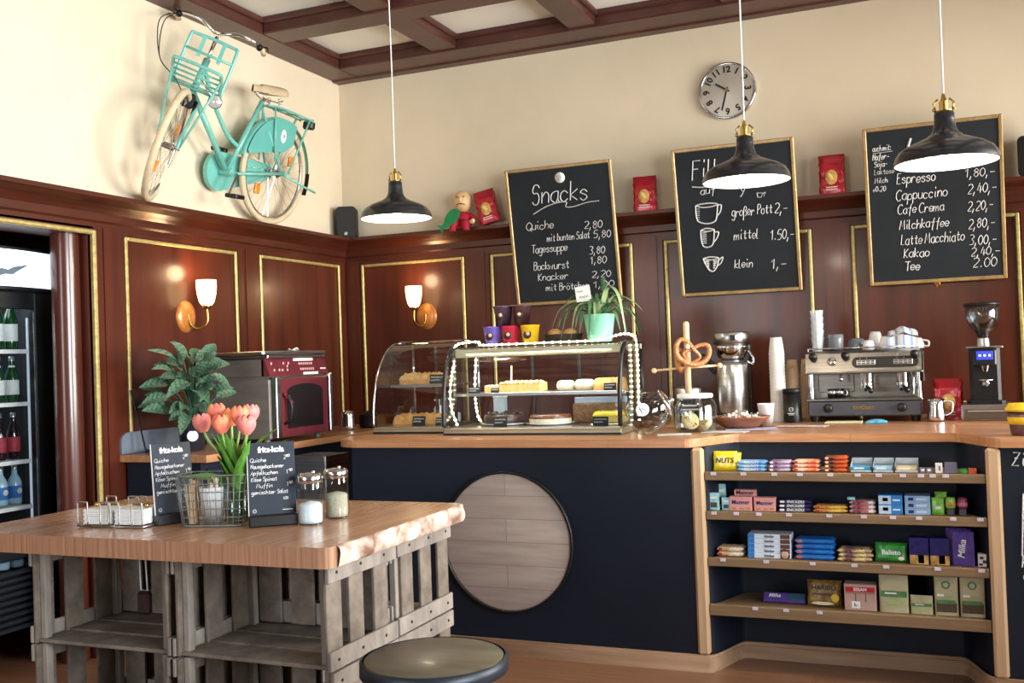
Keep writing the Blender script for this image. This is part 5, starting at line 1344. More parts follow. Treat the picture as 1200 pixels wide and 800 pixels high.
def tulip(label, px, py, depth, base, k, wild=1.0, pm=None):
    rnd = random.Random(k)
    H = AY(px, py, depth)
    t = thing('tulip', label, 'tulip', base, group='pink and yellow tulips in the vase')
    o = Vector(base); h = H - o
    up = Vector((h.x * 0.35, h.y * 0.35, h.z)).normalized()
    m = MB(); st = catmull([Vector((0, 0, 0)), Vector((h.x * 0.25, h.y * 0.25, h.z * 0.5)), h * 0.8 + Vector((0, 0, -0.005)), h - up * 0.028], 6)
    m.tube(st, 0.0042, 8); m.build('stem', M_stem, t)
    m = MB(); M = up.to_track_quat('Z', 'Y').to_matrix().to_4x4(); M.translation = h - up * 0.032
    for layer in (0, 1):
        for i in range(3):
            a0 = i * 2 * PI / 3 + layer * PI / 3 + k
            def f(u, v):
                y = (v - 0.5) * 2; z = 0.062 * u * (1 - 0.10 * y * y)
                r = 0.003 + (0.026 + 0.002 * layer) * math.sin(PI * min(1, 0.10 + 0.66 * u)) ** 0.9 * (1.0 if u < 0.8 else 1 - (u - 0.8) * 0.9) - 0.0015 * abs(y)
                wv = 0.95 * math.sin(PI * (0.12 + 0.80 * u) ) ** 0.6
                a = a0 + y * wv
                return (r * math.cos(a), r * math.sin(a), z)
            m.grid(f, 10, 8, M)
    m.build('blossom', pm or M_pet, t)
    for q in range(3):
        m = MB(); a = k * 2 * PI / 7 + (q - 1) * 0.28 + rnd.uniform(-0.06, 0.06); d = Vector((math.cos(a), math.sin(a) * 0.7, 0))
        leaf(m, Vector((0, 0, 0.05)), d * rnd.uniform(0.05, 0.085) + Vector((h.x * 0.35, h.y * 0.3, h.z * (0.62 + 0.12 * q))), -d + Vector((0, 0, 0.01)), 0.048, 0.08, 14, False, (0, 0))
        m.build('leaf', M_tleaf, t)
TUL = [(237, 495, 2.70, 'tulip leaning furthest towards the napkin holder'), (254, 483, 2.76, 'tulip second from the napkin holder side, standing tall'),
       (259, 496, 2.66, 'open tulip with broad yellow edges in the front of the bunch'), (271, 488, 2.78, 'half hidden tulip at the back between two clusters'),
       (281, 486, 2.70, 'tall tulip at the middle of the menu card side cluster'), (293, 484, 2.78, 'pink tulip at the top back of the cluster by the menu card'),
       (289, 497, 2.66, 'pink tulip hanging lowest and nearest the menu card')]
for k, (px, py, dp, lab) in enumerate(TUL):
    a = k * 2 * PI / 7
    tulip(lab, px, py, dp, (VC.x + 0.016 * math.cos(a), VC.y + 0.016 * math.sin(a), VC.z + 0.012), k, pm=M_pet2 if k in (0, 5, 6) else M_pet)
# three long loose leaves belong to the bunch
for (px, py, dp, w, lab) in ((318, 494, 2.74, 0.040, 'long tulip leaf reaching out above the menu card'), (216, 552, 2.66, 0.045, 'broad tulip leaf drooping over the basket rim'), (330, 508, 2.80, 0.03, 'narrow tulip leaf lying behind the menu card')):
    tp = AY(px, py, dp); m = MB()
    leaf(m, VC + Vector((0, 0, 0.10)), tp, (0, -0.5, 1), w, 0.16, 16, False, (0, 0))
    tag(m.build('tulip_leaf', M_tleaf), lab, 'leaf', 'loose tulip leaves')
# ------------------------------------------------------------------ glass pastry cases on the bar
M_rope = mat('light_string', (255, 252, 226), None, 0.4, emit=7.0, ecol=(255, 248, 214))
def case_profile(d, h, y1, n=18):
    """side view of the bowed front pane: (y, z) from the front sill up to the roof edge"""
    return [(0.0, 0.045)] + [(y1 * (1 - math.cos(PI / 2 * k / n)) ** 1.0, 0.06 + (h - 0.06) * math.sin(PI / 2 * k / n) ** 0.9) for k in range(n + 1)]
def pastry_case(label, loc, w, d, h, y1, frame_m, rz=0.0, shelf_z=0.22, rope=False, shelf_d=0.30):
    t = thing('pastry_case', label, 'display case', loc, rz, group='glass pastry cases on the bar')
    pr = case_profile(d, h, y1)
    m = MB(); m.box((w / 2, d / 2, 0.016), (w, d, 0.032), 0.004); m.box((w / 2, 0.012, 0.030), (w, 0.024, 0.014), 0.003); m.build('base', mat('case_base', (176, 166, 140), (150, 140, 116), 0.35, 0.6, scale=(2, 2, 60)), t)
    m = MB(); m.box((w / 2, -0.001, 0.006), (w, 0.006, 0.011)); m.build('base_strip', M_black, t)
    m = MB(); m.box((w / 2, d / 2 + 0.01, 0.036), (w - 0.03, d - 0.05, 0.006)); m.build('floor_tray', M_steel, t)
    m = MB(); m.grid(lambda u, v: (w * v, pr[int(round(u * (len(pr) - 1)))][0], pr[int(round(u * (len(pr) - 1)))][1]), len(pr) - 1, 1); m.build('front_glass', M_glass, t)
    for s, x in ((0, 0.004), (1, w - 0.004)):
        m = MB(); ol = pr + [(d, h), (d, 0.03), (0.0, 0.03)]
        m.prism(ol, -0.002, 0.002, Matrix(((0, 0, 1, x), (1, 0, 0, 0), (0, 1, 0, 0), (0, 0, 0, 1)))); m.build('side_glass', M_glass, t)
        m = MB(); m.tube([(x, a, b) for a, b in pr], 0.012 if frame_m is M_black else 0.006, 10); m.tube([(x, d - 0.006, 0.03), (x, d - 0.006, h)], 0.008, 8); m.tube([(x, y1, h), (x, d, h)], 0.007, 8)
        m.build('side_frame', frame_m, t)
    m = MB(); m.box((w / 2, (y1 + d) / 2, h + 0.004), (w, d - y1, 0.010), 0.003); m.build('roof', M_glassb if frame_m is M_black else M_chrome, t)
    if frame_m is M_black:
        m = MB(); m.box((w / 2, y1 + 0.008, h - 0.028), (w - 0.03, 0.02, 0.045), 0.004); m.box((w / 2, d - 0.01, h - 0.02), (w, 0.02, 0.03), 0.003); m.build('roof_rail', mat('case_rail', (196, 190, 160), (176, 170, 140), 0.4, 0.4, scale=(5, 5, 30)), t)
    m = MB(); m.box((w / 2, d - shelf_d / 2 - 0.02, shelf_z), (w - 0.03, shelf_d, 0.006)); m.build('shelf', M_glassb, t)
    m = MB(); m.box((w / 2, d - shelf_d - 0.02, shelf_z), (w - 0.02, 0.010, 0.018), 0.002); m.box((w / 2, d - 0.02, shelf_z), (w - 0.02, 0.01, 0.014)); m.build('shelf_rail', M_steel, t)
    for x in (w * 0.36, w * 0.64): 
        m = MB(); m.box((x, d - 0.008, h / 2), (0.018, 0.012, h - 0.05)); m.build('rear_mullion', frame_m, t)
    return t, pr
VX, VY, VW, VD, VH = -2.545, 5.055, 1.02, 0.46, 0.475
v2, pr2 = pastry_case('large glass pastry case with black frame, trimmed with bright light strings', (VX, VY, CT), VW, VD, VH, 0.15, M_black, shelf_z=0.215)
v1, pr1 = pastry_case('smaller glass pastry case with chrome frame left of the lit case', (-3.07, 5.19, CT), 0.455, 0.52, 0.53, 0.34, M_chrome, shelf_z=0.27)
def rope(pts, name='light_string', label=None):
    m = MB(); P = catmull(pts, 6)
    m.tube(P, 0.005, 8, mi=1)
    acc = 0
    for i in range(1, len(P)):
        acc += (P[i] - P[i - 1]).length
        if acc > 0.021: m.ball(P[i], (0.0085, 0.0085, 0.007), 8, 6); acc = 0
    o = m.build(name, [M_rope, mat('rope_sleeve', (232, 232, 206), (214, 214, 184), 0.3, emit=0.9, ecol=(255, 250, 214))])
    return tag(o, label, 'light string', 'light strings on the pastry case')
top = CT + VH + 0.018
rope([(VX + 0.02, VY + 0.13, top - 0.008), (VX + 0.025, VY + 0.20, top + 0.014), (VX + 0.12, VY + 0.23, top + 0.02), (VX + 0.17, VY + 0.17, top), (VX + 0.30, VY + 0.162, top - 0.0015), (VX + 0.60, VY + 0.162, top - 0.0015), (VX + 0.86, VY + 0.165, top), (VX + 0.94, VY + 0.19, top + 0.02), (VX + 1.0, VY + 0.23, top + 0.03), (VX + 1.035, VY + 0.28, top + 0.012)], label='bright light string lying along the roof edge of the large pastry case')
rope([(VX + VW + 0.014, VY + 0.29, top + 0.005), (VX + VW + 0.016, VY + 0.30, CT + 0.35), (VX + VW + 0.016, VY + 0.29, CT + 0.18), (VX + VW + 0.018, VY + 0.28, CT + 0.012)], label='bright light string hanging down the end pane beside the cookie jar')
rope([(VX + 0.026, VY + 0.11, CT + 0.40), (VX + 0.024, VY + 0.06, CT + 0.28), (VX + 0.026, VY + 0.05, CT + 0.16), (VX + 0.06, VY + 0.05, CT + 0.056)], label='bright light string hanging inside the end of the large case next to the small case')
rope([(VX + 0.075, VY + 0.30, CT + 0.43), (VX + 0.07, VY + 0.28, CT + 0.24), (VX + 0.09, VY + 0.26, CT + 0.10), (VX + 0.12, VY + 0.25, CT + 0.056)], label='bright light string hanging behind the front edge inside the large case')
rope([(VX + 0.24, VY + 0.43, CT + 0.37), (VX + 0.235, VY + 0.425, CT + 0.225)], label='short bright light string at the rear of the large case behind the slab cake')
l = bpy.data.lights.new('case_light', 'AREA'); l.shape = 'RECTANGLE'; l.size = 0.85; l.size_y = 0.05; l.energy = 9; l.color = (1, 0.96, 0.80)
o = bpy.data.objects.new('case_light', l); COL.objects.link(o); o.location = (VX + VW / 2, VY + 0.17, CT + VH - 0.03)

# pastries
M_crumb = mat('crumble_top', (226, 186, 122), (186, 138, 78), 0.85, scale=(70, 70, 70), bump=0.8)
M_sponge = mat('sponge', (236, 214, 140), (220, 190, 108), 0.85, scale=(60, 60, 60), bump=0.4)
M_choc = mat('chocolate', (78, 46, 34), (52, 30, 22), 0.35, scale=(20, 20, 20), bump=0.3, coat=0.2)
M_dough = mat('pastry_dough', (206, 160, 98), (172, 120, 66), 0.7, scale=(30, 30, 30), bump=0.4)
M_cream2 = mat('icing', (240, 232, 210), (222, 206, 176), 0.5, scale=(30, 30, 30))
M_lemon = mat('lemon_glaze', (240, 214, 60), (222, 188, 40), 0.35, scale=(20, 20, 20), coat=0.3)
M_plate = M_whiteg
FZ = CT + 0.0395                                                       # floor of a case
def lumpy(mb, cx, cy, z0, sx, sy, h, seed, n=20, amp=0.006, mx=None):
    rnd = random.Random(seed); ph = [rnd.uniform(0, 6) for _ in range(6)]
    def f(u, v):
        x = (u - 0.5) * 2; y = (v - 0.5) * 2
        e = min(1, (1 - abs(x)) * 8) * min(1, (1 - abs(y)) * 8)
        return (cx + sx / 2 * x, cy + sy / 2 * y, z0 + (h + amp * (math.sin(9 * x + ph[0]) * math.sin(7 * y + ph[1]) + math.sin(17 * x + ph[2]) * math.sin(13 * y + ph[3]))) * (0.02 + 0.98 * e ** 0.4))
    mb.grid(f, n * 2, n, mx); mb.box((cx, cy, z0 + 0.002), (sx, sy, 0.004), 0, mx)
def sign(label, x, y, z, w=0.07, h=0.045, words=('Apfel', 'kuchen'), rz=0.0):
    t = thing('price_sign', label, 'sign', (x, y, z), rz, group='small black signs in the pastry cases')
    T = Matrix.Rotation(-0.22, 4, 'X')
    m = MB(); m.box((0, 0, h / 2), (w, 0.003, h), 0.001, T); m.box((0, 0.012, 0.003), (w * 0.8, 0.028, 0.004), 0.001); c = m.build('card', M_board, t)
    m = MB()
    for k, wd in enumerate(words): squiggle(m, -w * 0.42, h * (0.64 - 0.3 * k), w * (0.8 if k == 0 else 0.6), h * 0.18, 0.0009, 0.002, T, len(wd) + k)
    m.build('chalk_lettering', M_chalk, c)
def cake_on_plate(name, label, x, y, z, r, h, mtop, mside, topper=None, grp=None, bulge=0.35):
    t = thing(name, label, 'cake', (x, y, z), group=grp)
    m = MB(); m.lathe([(0, 0.0), (r * 0.8, 0.0), (r + 0.02, 0.010), (r + 0.02, 0.013), (r * 0.8, 0.004), (0, 0.004)], 36); m.build('plate', M_plate, t)
    m = MB(); m.lathe([(0, 0.006), (r * 0.94, 0.006), (r, 0.012), (r, h * 0.75), (r * 0.93, h), (0, h)], 36); m.build('cake', mside, t)
    m = MB(); m.lathe([(r * 1.005, h * (1 - bulge)), (r * 1.006, h * 0.78), (r * 0.94, h + 0.003), (r * 0.5, h + 0.005), (0, h + 0.005)], 36)
    rnd = random.Random(int(x * 1000))
    if topper:
        for k in range(topper):
            a = 2 * PI * k / topper; m.ball((r * 0.8 * math.cos(a), r * 0.8 * math.sin(a), h + 0.008), (0.013, 0.013, 0.010), 10, 6)
    m.build('glaze', mtop, t)
# in the large case, on the shelf (y nearer the back)
SZ = CT + 0.215 + 0.0045
c0 = AY(560, 445, 5.28)
t = thing('slab_cake', 'pale slab cake with nut topping on the upper shelf of the lit case', 'cake', (-2.16, 5.30, SZ))
m = MB(); m.box((0, 0, 0.002), (0.27, 0.13, 0.004), 0.001); m.build('tray', M_steel, t)
m = MB(); m.box((0, 0, 0.027), (0.25, 0.11, 0.046), 0.004); m.build('sponge', M_sponge, t)
m = MB(); lumpy(m, 0, 0, 0.050, 0.25, 0.11, 0.010, 3); m.build('topping', mat('nut_topping', (236, 214, 150), (156, 104, 60), 0.8, scale=(55, 55, 55), lo=0.42, hi=0.56, bump=0.6), t)
t = thing('cake_piece', 'small pale cake piece beside the slab cake on the upper shelf', 'cake', (-2.345, 5.29, SZ))
m = MB(); m.box((0, 0, 0.018), (0.07, 0.07, 0.036), 0.003); m.build('sponge', M_sponge, t); m = MB(); lumpy(m, 0, 0, 0.036, 0.07, 0.07, 0.008, 8, 8, 0.003); m.build('topping', M_cream2, t)
def roll(label, x, y, z, r, w, seed):
    t = thing('pastry_roll', label, 'pastry', (x, y, z), 0.2, group='rolled pastries on the upper shelf')
    m = MB()
    def f(u, v):
        a = 2 * PI * v; e = (1 - (2 * u - 1) ** 4) ** 0.5
        return (w * (u - 0.5), r * (0.4 + 0.6 * e) * math.cos(a), 0.72 * r * (0.4 + 0.6 * e) * math.sin(a) + 0.72 * r + 0.002)
    m.grid(f, 16, 18); m.build('dough', M_cream2, t)
    m = MB(); m.tube([(-w * 0.42 + w * 0.028 * k, r * (0.45 + 0.028 * k) * math.cos(0.9 * k) * 0.8, 0.74 * r + 0.60 * r * math.sin(0.9 * k) + 0.002) for k in range(30)], 0.004, 6); m.build('filling', M_dough, t)
roll('rolled pastry on the upper shelf, nearer the slab cake', -1.905, 5.30, SZ, 0.042, 0.10, 1)
roll('rolled pastry on the upper shelf, nearer the bread loaf', -1.795, 5.30, SZ, 0.044, 0.11, 2)
t = thing('bread_loaf', 'brown domed loaf with a dark sign on the upper shelf', 'bread', (-1.655, 5.32, SZ))
m = MB(); lumpy(m, 0, 0, 0.0, 0.16, 0.13, 0.066, 5, 16, 0.004); m.build('crust', M_dough, t)
sign('small black sign before the domed loaf on the upper shelf', -1.628, 5.215, SZ, words=('Strudel', '2,00'))
sign('small black sign on the upper shelf at the small case end', -2.43, 5.225, SZ, 0.075, 0.04, words=('Kuchen', '2,20'))
sign('small black sign in front of the slab cake tray', -2.30, 5.22, SZ, 0.05, 0.03, words=('2,50',))
# floor of the large case
cake_on_plate('chocolate_cake', 'dark round chocolate cake with knobs on the floor of the lit case', -2.28, 5.30, FZ, 0.115, 0.058, M_choc, M_choc, 10)
cake_on_plate('glazed_cake', 'round cake with brown glaze and white side in the middle of the lit case', -2.005, 5.30, FZ, 0.118, 0.055, mat('nougat_glaze', (128, 76, 56), (104, 58, 42), 0.25, scale=(20, 20, 20), coat=0.4), M_cream2)
t = thing('lemon_cake', 'yellow glazed loaf cake at the end of the lit case', 'cake', (-1.65, 5.29, FZ))
m = MB(); m.box((0, 0, 0.003), (0.20, 0.14, 0.006), 0.002); m.build('tray', M_steel, t); m = MB(); m.box((0, 0, 0.028), (0.17, 0.11, 0.044), 0.008); m.build('sponge', M_sponge, t); m = MB(); lumpy(m, 0, 0, 0.046, 0.175, 0.115, 0.024, 6, 14, 0.003); m.build('glaze', M_lemon, t)
sign('small black sign in front of the dark chocolate cake', -2.235, 5.13, FZ, 0.08, 0.055, words=('Schoko', 'Kuchen'))
sign('small black sign in front of the yellow lemon cake', -1.66, 5.13, FZ, 0.085, 0.05, words=('Zitrone', 'Kuchen'))
t = thing('paper_napkin_box', 'wicker box with papers behind the lemon cake in the lit case', 'basket', (-1.75, 5.43, FZ))
m = MB(); m.box((0, 0, 0.055), (0.32, 0.05, 0.11), 0.008); m.build('wicker', mat('wicker', (176, 136, 100), (128, 92, 64), 0.8, scale=(60, 60, 60), bump=0.8), t); m = MB(); m.box((0, 0.0, 0.125), (0.30, 0.03, 0.035), 0.004); m.build('papers', mat('bluish_paper', (176, 190, 216), None, 0.7), t)
t = thing('cake_server', 'plastic cake server box standing at the rear of the lit case', 'box', (-2.36, 5.43, FZ))
m = MB(); m.box((0, 0, 0.075), (0.07, 0.05, 0.15), 0.006); m.build('box', mat('frosted_plastic', (186, 198, 208), None, 0.4), t); m = MB(); m.box((0, 0, 0.153), (0.075, 0.055, 0.008), 0.003); m.build('lid', M_white, t)
# small case
S1 = CT + 0.27 + 0.0045
t = thing('crumble_cake', 'crumble cake slab on the upper shelf of the small pastry case', 'cake', (-2.90, 5.53, S1))
m = MB(); m.box((0, 0, 0.016), (0.26, 0.17, 0.032), 0.004); m.build('base', M_dough, t); m = MB(); lumpy(m, 0, 0, 0.030, 0.262, 0.172, 0.03, 12, 20, 0.009); m.build('crumble', M_crumb, t)
sign('small black sign before the crumble cake in the small pastry case', -2.765, 5.425, S1, 0.10, 0.06, words=('Apfel', 'kuchen'))
t = thing('pastry_strudel', 'long folded pastry on the floor of the small pastry case', 'pastry', (-2.88, 5.44, FZ))
m = MB(); lumpy(m, 0, 0, 0.0, 0.33, 0.14, 0.055, 21, 16, 0.008); m.build('crust', M_dough, t)
sign('small black sign before the folded pastry on the small case floor', -2.83, 5.30, FZ, 0.085, 0.055, words=('Speck', '2,80'))
sign('small black sign at the inner end of the small case floor', -2.70, 5.32, FZ, 0.06, 0.045, words=('Ei', '1,80'))
for (x, lab) in ((-2.98, 'taller white pump bottle behind the small pastry case'), (-2.86, 'squat white bottle behind the small pastry case')):
    t = thing('pump_bottle', lab, 'bottle', (x, 5.86, 1.062 if False else CT), group='white bottles behind the small case')
    big = x < -2.9
    hh = 0.13 if big else 0.09
    m = MB(); m.lathe([(0, 0), (0.03, 0), (0.032, 0.005), (0.032, hh * 0.85), (0.014, hh), (0, hh)], 20); m.build('bottle', mat('white_plastic', (216, 226, 238), None, 0.4), t)
    m = MB(); m.cyl((0, 0, hh), (0, 0, hh + 0.03), 0.008, seg=10); m.box((-0.01, 0, hh + 0.034), (0.04, 0.014, 0.010), 0.003); m.build('pump', M_white, t)
m = MB(); m.box((-2.80, 5.82, CT - 0.022), (0.62, 0.38, 0.04), 0.003)
tag(m.build('counter_flap', M_oak), 'wood flap behind the small pastry case joining the bar worktop', 'worktop')

# ------------------------------------------------------------------ on the roof of the large case
RT = CT + VH + 0.0095
CS = 1.30
def icecup(label, px, py, row, c1, text_c, z):
    p = AY(px, py, 5.27)
    t = thing('yogurt_cup', label, 'cup', (p.x, 5.27, z), group='coloured paper cups on the pastry case')
    m = MB(); m.lathe([(r * CS, z * CS) for r, z in [(0, 0.004), (0.030, 0.004), (0.031, 0.0), (0.040, 0.078), (0.042, 0.080), (0.042, 0.084), (0.038, 0.084), (0.030, 0.006), (0, 0.006)]], 28); m.build('cup', mat('cup_' + c1[0], c1[1], c1[2], 0.4, scale=(30, 30, 30)), t)
    if row: m = MB(); m.lathe([(0.0, 0.086 * CS), (0.046 * CS, 0.086 * CS), (0.047 * CS, 0.083 * CS), (0.043 * CS, 0.082 * CS)], 28); m.build('lid', mat('cup_lid', (110, 88, 92), None, 0.3), t)
    m = MB()
    for (sx, sz, r, mi) in ((0, 0.043, 0.018, 0), (0.003, 0.047, 0.008, 1)):
        m.lathe([(0, 0.001), (r, 0.0008), (r * 1.02, 0)], 18, Matrix.Translation((sx * CS, (-0.0365 - 0.001 * mi) * CS, sz * CS)) @ Matrix.Scale(CS, 4) @ Matrix.Rotation(-0.1, 4, 'X') @ FACE, mi)
    m.build('printed_circle', [mat('print_dark', (54, 32, 34), None, 0.5), mat('print_light', (226, 196, 170), None, 0.5)], t)
icecup('purple paper cup in the lower row at the light string loop', 578, 405, 0, ('violet', (116, 98, 190), (96, 78, 170)), 0, RT)
icecup('red paper cup in the middle of the lower row', 599, 405, 0, ('red', (196, 36, 70), (170, 26, 56)), 0, RT)
icecup('yellow paper cup in the lower row beside the dark bread basket', 622, 404, 0, ('yellow', (236, 196, 34), (216, 170, 24)), 0, RT)
icecup('dark plum paper cup on top of the purple and red cups', 590, 380, 1, ('plum', (92, 66, 88), (72, 50, 70)), 0, RT + 0.0848 * CS)
icecup('brown paper cup on top of the red and yellow cups', 612, 380, 1, ('brown', (92, 62, 62), (72, 46, 48)), 0, RT + 0.0848 * CS)
t = thing('bread_basket', 'dark oval basket with rolls on the large pastry case', 'basket', (-1.925, 5.345, RT))
m = MB(); m.lathe([(0, 0.0), (0.07, 0.0), (0.082, 0.05), (0.086, 0.052), (0.080, 0.052), (0.068, 0.006), (0, 0.006)], 32, Matrix.Diagonal((1.35, 0.85, 1, 1))); m.build('basket', mat('dark_wicker', (52, 44, 38), (32, 27, 24), 0.7, scale=(90, 90, 90), bump=0.8), t)
for k, (dx, dy) in enumerate(((-0.05, 0.0), (0.045, -0.005))):
    m = MB(); m.ball((0, 0, 0.028), (0.042, 0.036, 0.026), 16, 10)
    tag(m.build('bread_roll', M_dough, loc=(-1.925 + dx, 5.345 + dy, RT + 0.03 )), 'bread roll in the dark basket, ' + ('next to the yellow cup' if k == 0 else 'next to the mint pot'), 'bread roll', 'rolls in the dark basket')
t = thing('pineapple_plant', 'pineapple plant with arching leaves in a mint green pot on the pastry case', 'plant', (-1.70, 5.30, RT))
m = MB(); m.lathe([(0, 0), (0.062, 0), (0.066, 0.006), (0.086, 0.145), (0.088, 0.15), (0.082, 0.15), (0.076, 0.10), (0, 0.10)], 36); m.build('pot', mat('mint_glaze', (150, 222, 192), (136, 212, 180), 0.25, scale=(6, 6, 6), coat=0.5), t)
PSC = 1.25
M_pine = mat('pineapple_leaf', (92, 132, 92), (60, 98, 66), 0.4, scale=(60, 60, 6)); M_pined = mat('pineapple_leaf_pale', (156, 178, 132), (128, 152, 108), 0.4, scale=(60, 60, 6))
m = MB(); rnd = random.Random(12)
def strap(mb, a, reach, rise, drop, w, mi=0):
    P = catmull([Vector((0.012 * math.cos(a), 0.012 * math.sin(a), 0.10)), Vector((reach * 0.35 * math.cos(a), reach * 0.35 * math.sin(a), 0.10 + rise)), Vector((reach * 0.78 * math.cos(a), reach * 0.78 * math.sin(a), 0.10 + rise * 0.75)), Vector((reach * math.cos(a), reach * math.sin(a), max(0.02, 0.10 + rise - drop)))], 6)
    n = len(P) - 1; sx = Vector((-math.sin(a), math.cos(a), 0))
    def f(u, v):
        i = min(n, int(round(u * n))); ww = w * (1 - u ** 2.2) + 0.001; y = (v - 0.5) * 2
        return P[i] + sx * (ww / 2 * y) + Vector((0, 0, abs(y) * ww * 0.25))
    mb.grid(f, n, 2, None, mi)
for k in range(26):
    a = 2 * PI * k / 26 + rnd.uniform(-0.2, 0.2)
    strap(m, a, rnd.uniform(0.17, 0.29), rnd.uniform(0.06, 0.18), rnd.uniform(0.06, 0.26), 0.032, 1 if k % 3 == 0 else 0)
for k in range(10):
    a = rnd.uniform(0, 2 * PI); strap(m, a, rnd.uniform(0.05, 0.10), rnd.uniform(0.12, 0.18), rnd.uniform(-0.03, 0.03), 0.016, 0)
m.build('leaves', [M_pine, M_pined], t)
m = MB(); m.cyl((0.02, 0, 0.10), (0.03, 0, 0.22), 0.006, seg=8); m.lathe([(0, 0.21), (0.018, 0.215), (0.024, 0.24), (0.020, 0.265), (0, 0.27)], 14, Matrix.Translation((0.03, 0, 0))); fr = m.build('fruit', mat('pineapple_fruit', (150, 140, 80), (104, 92, 50), 0.6, scale=(90, 90, 90), bump=0.8), t)
m = MB()
for k in range(34):
    a = k * 2.4; h = 0.262 + 0.0024 * k; L = 0.042 * (1 - k / 60)
    b = Vector((0.03, 0, h)); tp = b + Vector((math.cos(a) * L * 0.8, math.sin(a) * L * 0.8, L * 0.8))
    leaf(m, b, tp, (0, 0, 1), 0.010, -0.1, 6, False, (0, 0))
m.build('fruit_crown', M_pine, fr)
t = thing('price_label', 'white price card on a stick in the pineapple pot', 'sign', (-1.735, 5.25, RT + 0.03))
m = MB(); m.cyl((0, 0, 0.103), (0, 0, 0.20), 0.002, seg=6); m.build('stick', M_white, t)
m = MB(); m.box((-0.006, -0.003, 0.235), (0.085, 0.002, 0.085), 0.0005, Matrix.Rotation(-0.12, 4, 'Y')); cd = m.build('card', M_white, t)
m = MB(); squiggle(m, -0.04, 0.245, 0.035, 0.012, 0.001, 0.0048, Matrix.Rotation(-0.12, 4, 'Y'), 1); squiggle(m, -0.03, 0.212, 0.055, 0.014, 0.001, 0.0048, Matrix.Rotation(-0.12, 4, 'Y'), 2); m.build('lettering', M_black, cd)

# ------------------------------------------------------------------ cookie jar lying on its side, pretzel stand, sweets jar, bowl
M_cookie = mat('cookie', (92, 60, 42), (60, 38, 28), 0.7, scale=(40, 40, 40), bump=0.5)
JM = Matrix.Translation((-1.362, 5.01, CT + 0.1195)) @ Matrix.Rotation(0.30, 4, 'Z') @ Matrix.Rotation(math.radians(64), 4, 'Y')
t = thing('cookie_jar', 'big tilted glass jar with round white sticker beside the pastry case', 'jar', mx=JM)
jp = [(0, -0.115), (0.055, -0.113), (0.085, -0.095), (0.099, -0.05), (0.100, 0.0), (0.092, 0.045), (0.075, 0.075), (0.068, 0.085)]
m = MB(); m.lathe(jp, 40); m.build('glass', M_glassb, t)
m = MB(); m.lathe([(0.068, 0.083), (0.074, 0.085), (0.074, 0.097), (0.064, 0.10), (0.064, 0.085), (0.068, 0.083)], 36); m.lathe([(0, 0.118), (0.04, 0.114), (0.07, 0.102), (0.074, 0.10)], 36); m.ball((0, 0, 0.128), (0.016, 0.016, 0.012), 12, 8); m.build('lid', M_chrome, t)
JI = JM.inverted(); rot = JI.to_3x3()
dv = rot @ Vector((-0.10, -0.98, 0.12)); dv.z = 0; dv.normalize()
m = MB(); m.lathe([(0, 0.0012), (0.031, 0.0008), (0.033, 0)], 28, Matrix.Translation(dv * 0.1005 + Vector((0, 0, -0.025))) @ dv.to_track_quat('Z', 'Y').to_matrix().to_4x4()); st = m.build('sticker', M_white, t, label='round white sticker')
m = MB(); q = dv.to_track_quat('Z', 'X').to_matrix().to_4x4(); T = Matrix.Translation(dv * 0.1022 + Vector((0, 0, -0.025)))
e2 = Vector((0, 0, 1)).cross(dv)
m.tube([dv * 0.1025 + Vector((0, 0, -0.025)) + e2 * a + Vector((0, 0, b)) for a, b in ((-0.012, 0.008), (-0.004, 0.0), (0.012, 0.016))], 0.0016, 5); m.tube([dv * 0.1025 + Vector((0, 0, -0.025)) + e2 * a + Vector((0, 0, b)) for a, b in ((-0.016, -0.010), (0.016, -0.008))], 0.002, 5); m.build('print', mat('blue_ink', (60, 96, 160), None, 0.6), st)
rnd = random.Random(2)
k = 0
for (x, y, z, r) in ((-0.055, -0.02, -0.062, 0.03), (0.0, -0.035, -0.06, 0.031), (0.035, -0.02, -0.055, 0.03), (-0.03, 0.03, -0.066, 0.03), (0.025, 0.035, -0.062, 0.03), (-0.01, 0.0, -0.028, 0.03), (-0.05, 0.01, -0.03, 0.026), (0.03, 0.0, -0.022, 0.026)):
    m = MB(); m.lathe([(0, -0.008), (r * 0.9, -0.007), (r, 0.0), (r * 0.9, 0.006), (r * 0.4, 0.009), (0, 0.009)], 16, Matrix.Rotation(rnd.uniform(-0.5, 0.5), 4, 'X') @ Matrix.Rotation(rnd.uniform(-0.5, 0.5), 4, 'Y'))
    tag(m.build('chocolate_cookie', M_cookie, loc=(-1.362 + x, 5.01 + y, CT + 0.1195 + z)), 'dark cookie inside the big tilted glass jar', 'cookie', 'dark cookies in the tilted jar'); k += 1
t = thing('pretzel_stand', 'wooden pole stand with crossbars for hanging pretzels on the bar', 'stand', (-1.252, 5.42, CT))
m = MB(); m.lathe([(0, 0), (0.075, 0), (0.078, 0.008), (0.07, 0.018), (0, 0.018)], 32); m.build('foot', M_post, t)
M_pale = mat('turned_beech', (232, 200, 160), (212, 176, 134), 0.5, scale=(30, 30, 4))
m = MB(); m.lathe([(0, 0.016), (0.0165, 0.016), (0.0165, 0.565), (0.012, 0.575), (0, 0.577)], 20); m.build('pole', M_pale, t)
m = MB(); m.tube([(-0.175, -0.035, 0.318), (0.0, 0, 0.33), (0.165, 0.035, 0.335)], 0.0065, 10); m.ball((-0.175, -0.035, 0.318), 0.015, 12, 8); m.ball((0.165, 0.035, 0.335), 0.015, 12, 8); m.build('crossbar', M_pale, t)
m = MB(); m.tube([(-0.035, 0.14, 0.43), (0, 0, 0.435), (0.035, -0.14, 0.44)], 0.0065, 10); m.ball((0.035, -0.14, 0.44), 0.015, 12, 8); m.build('crossbar', M_pale, t)
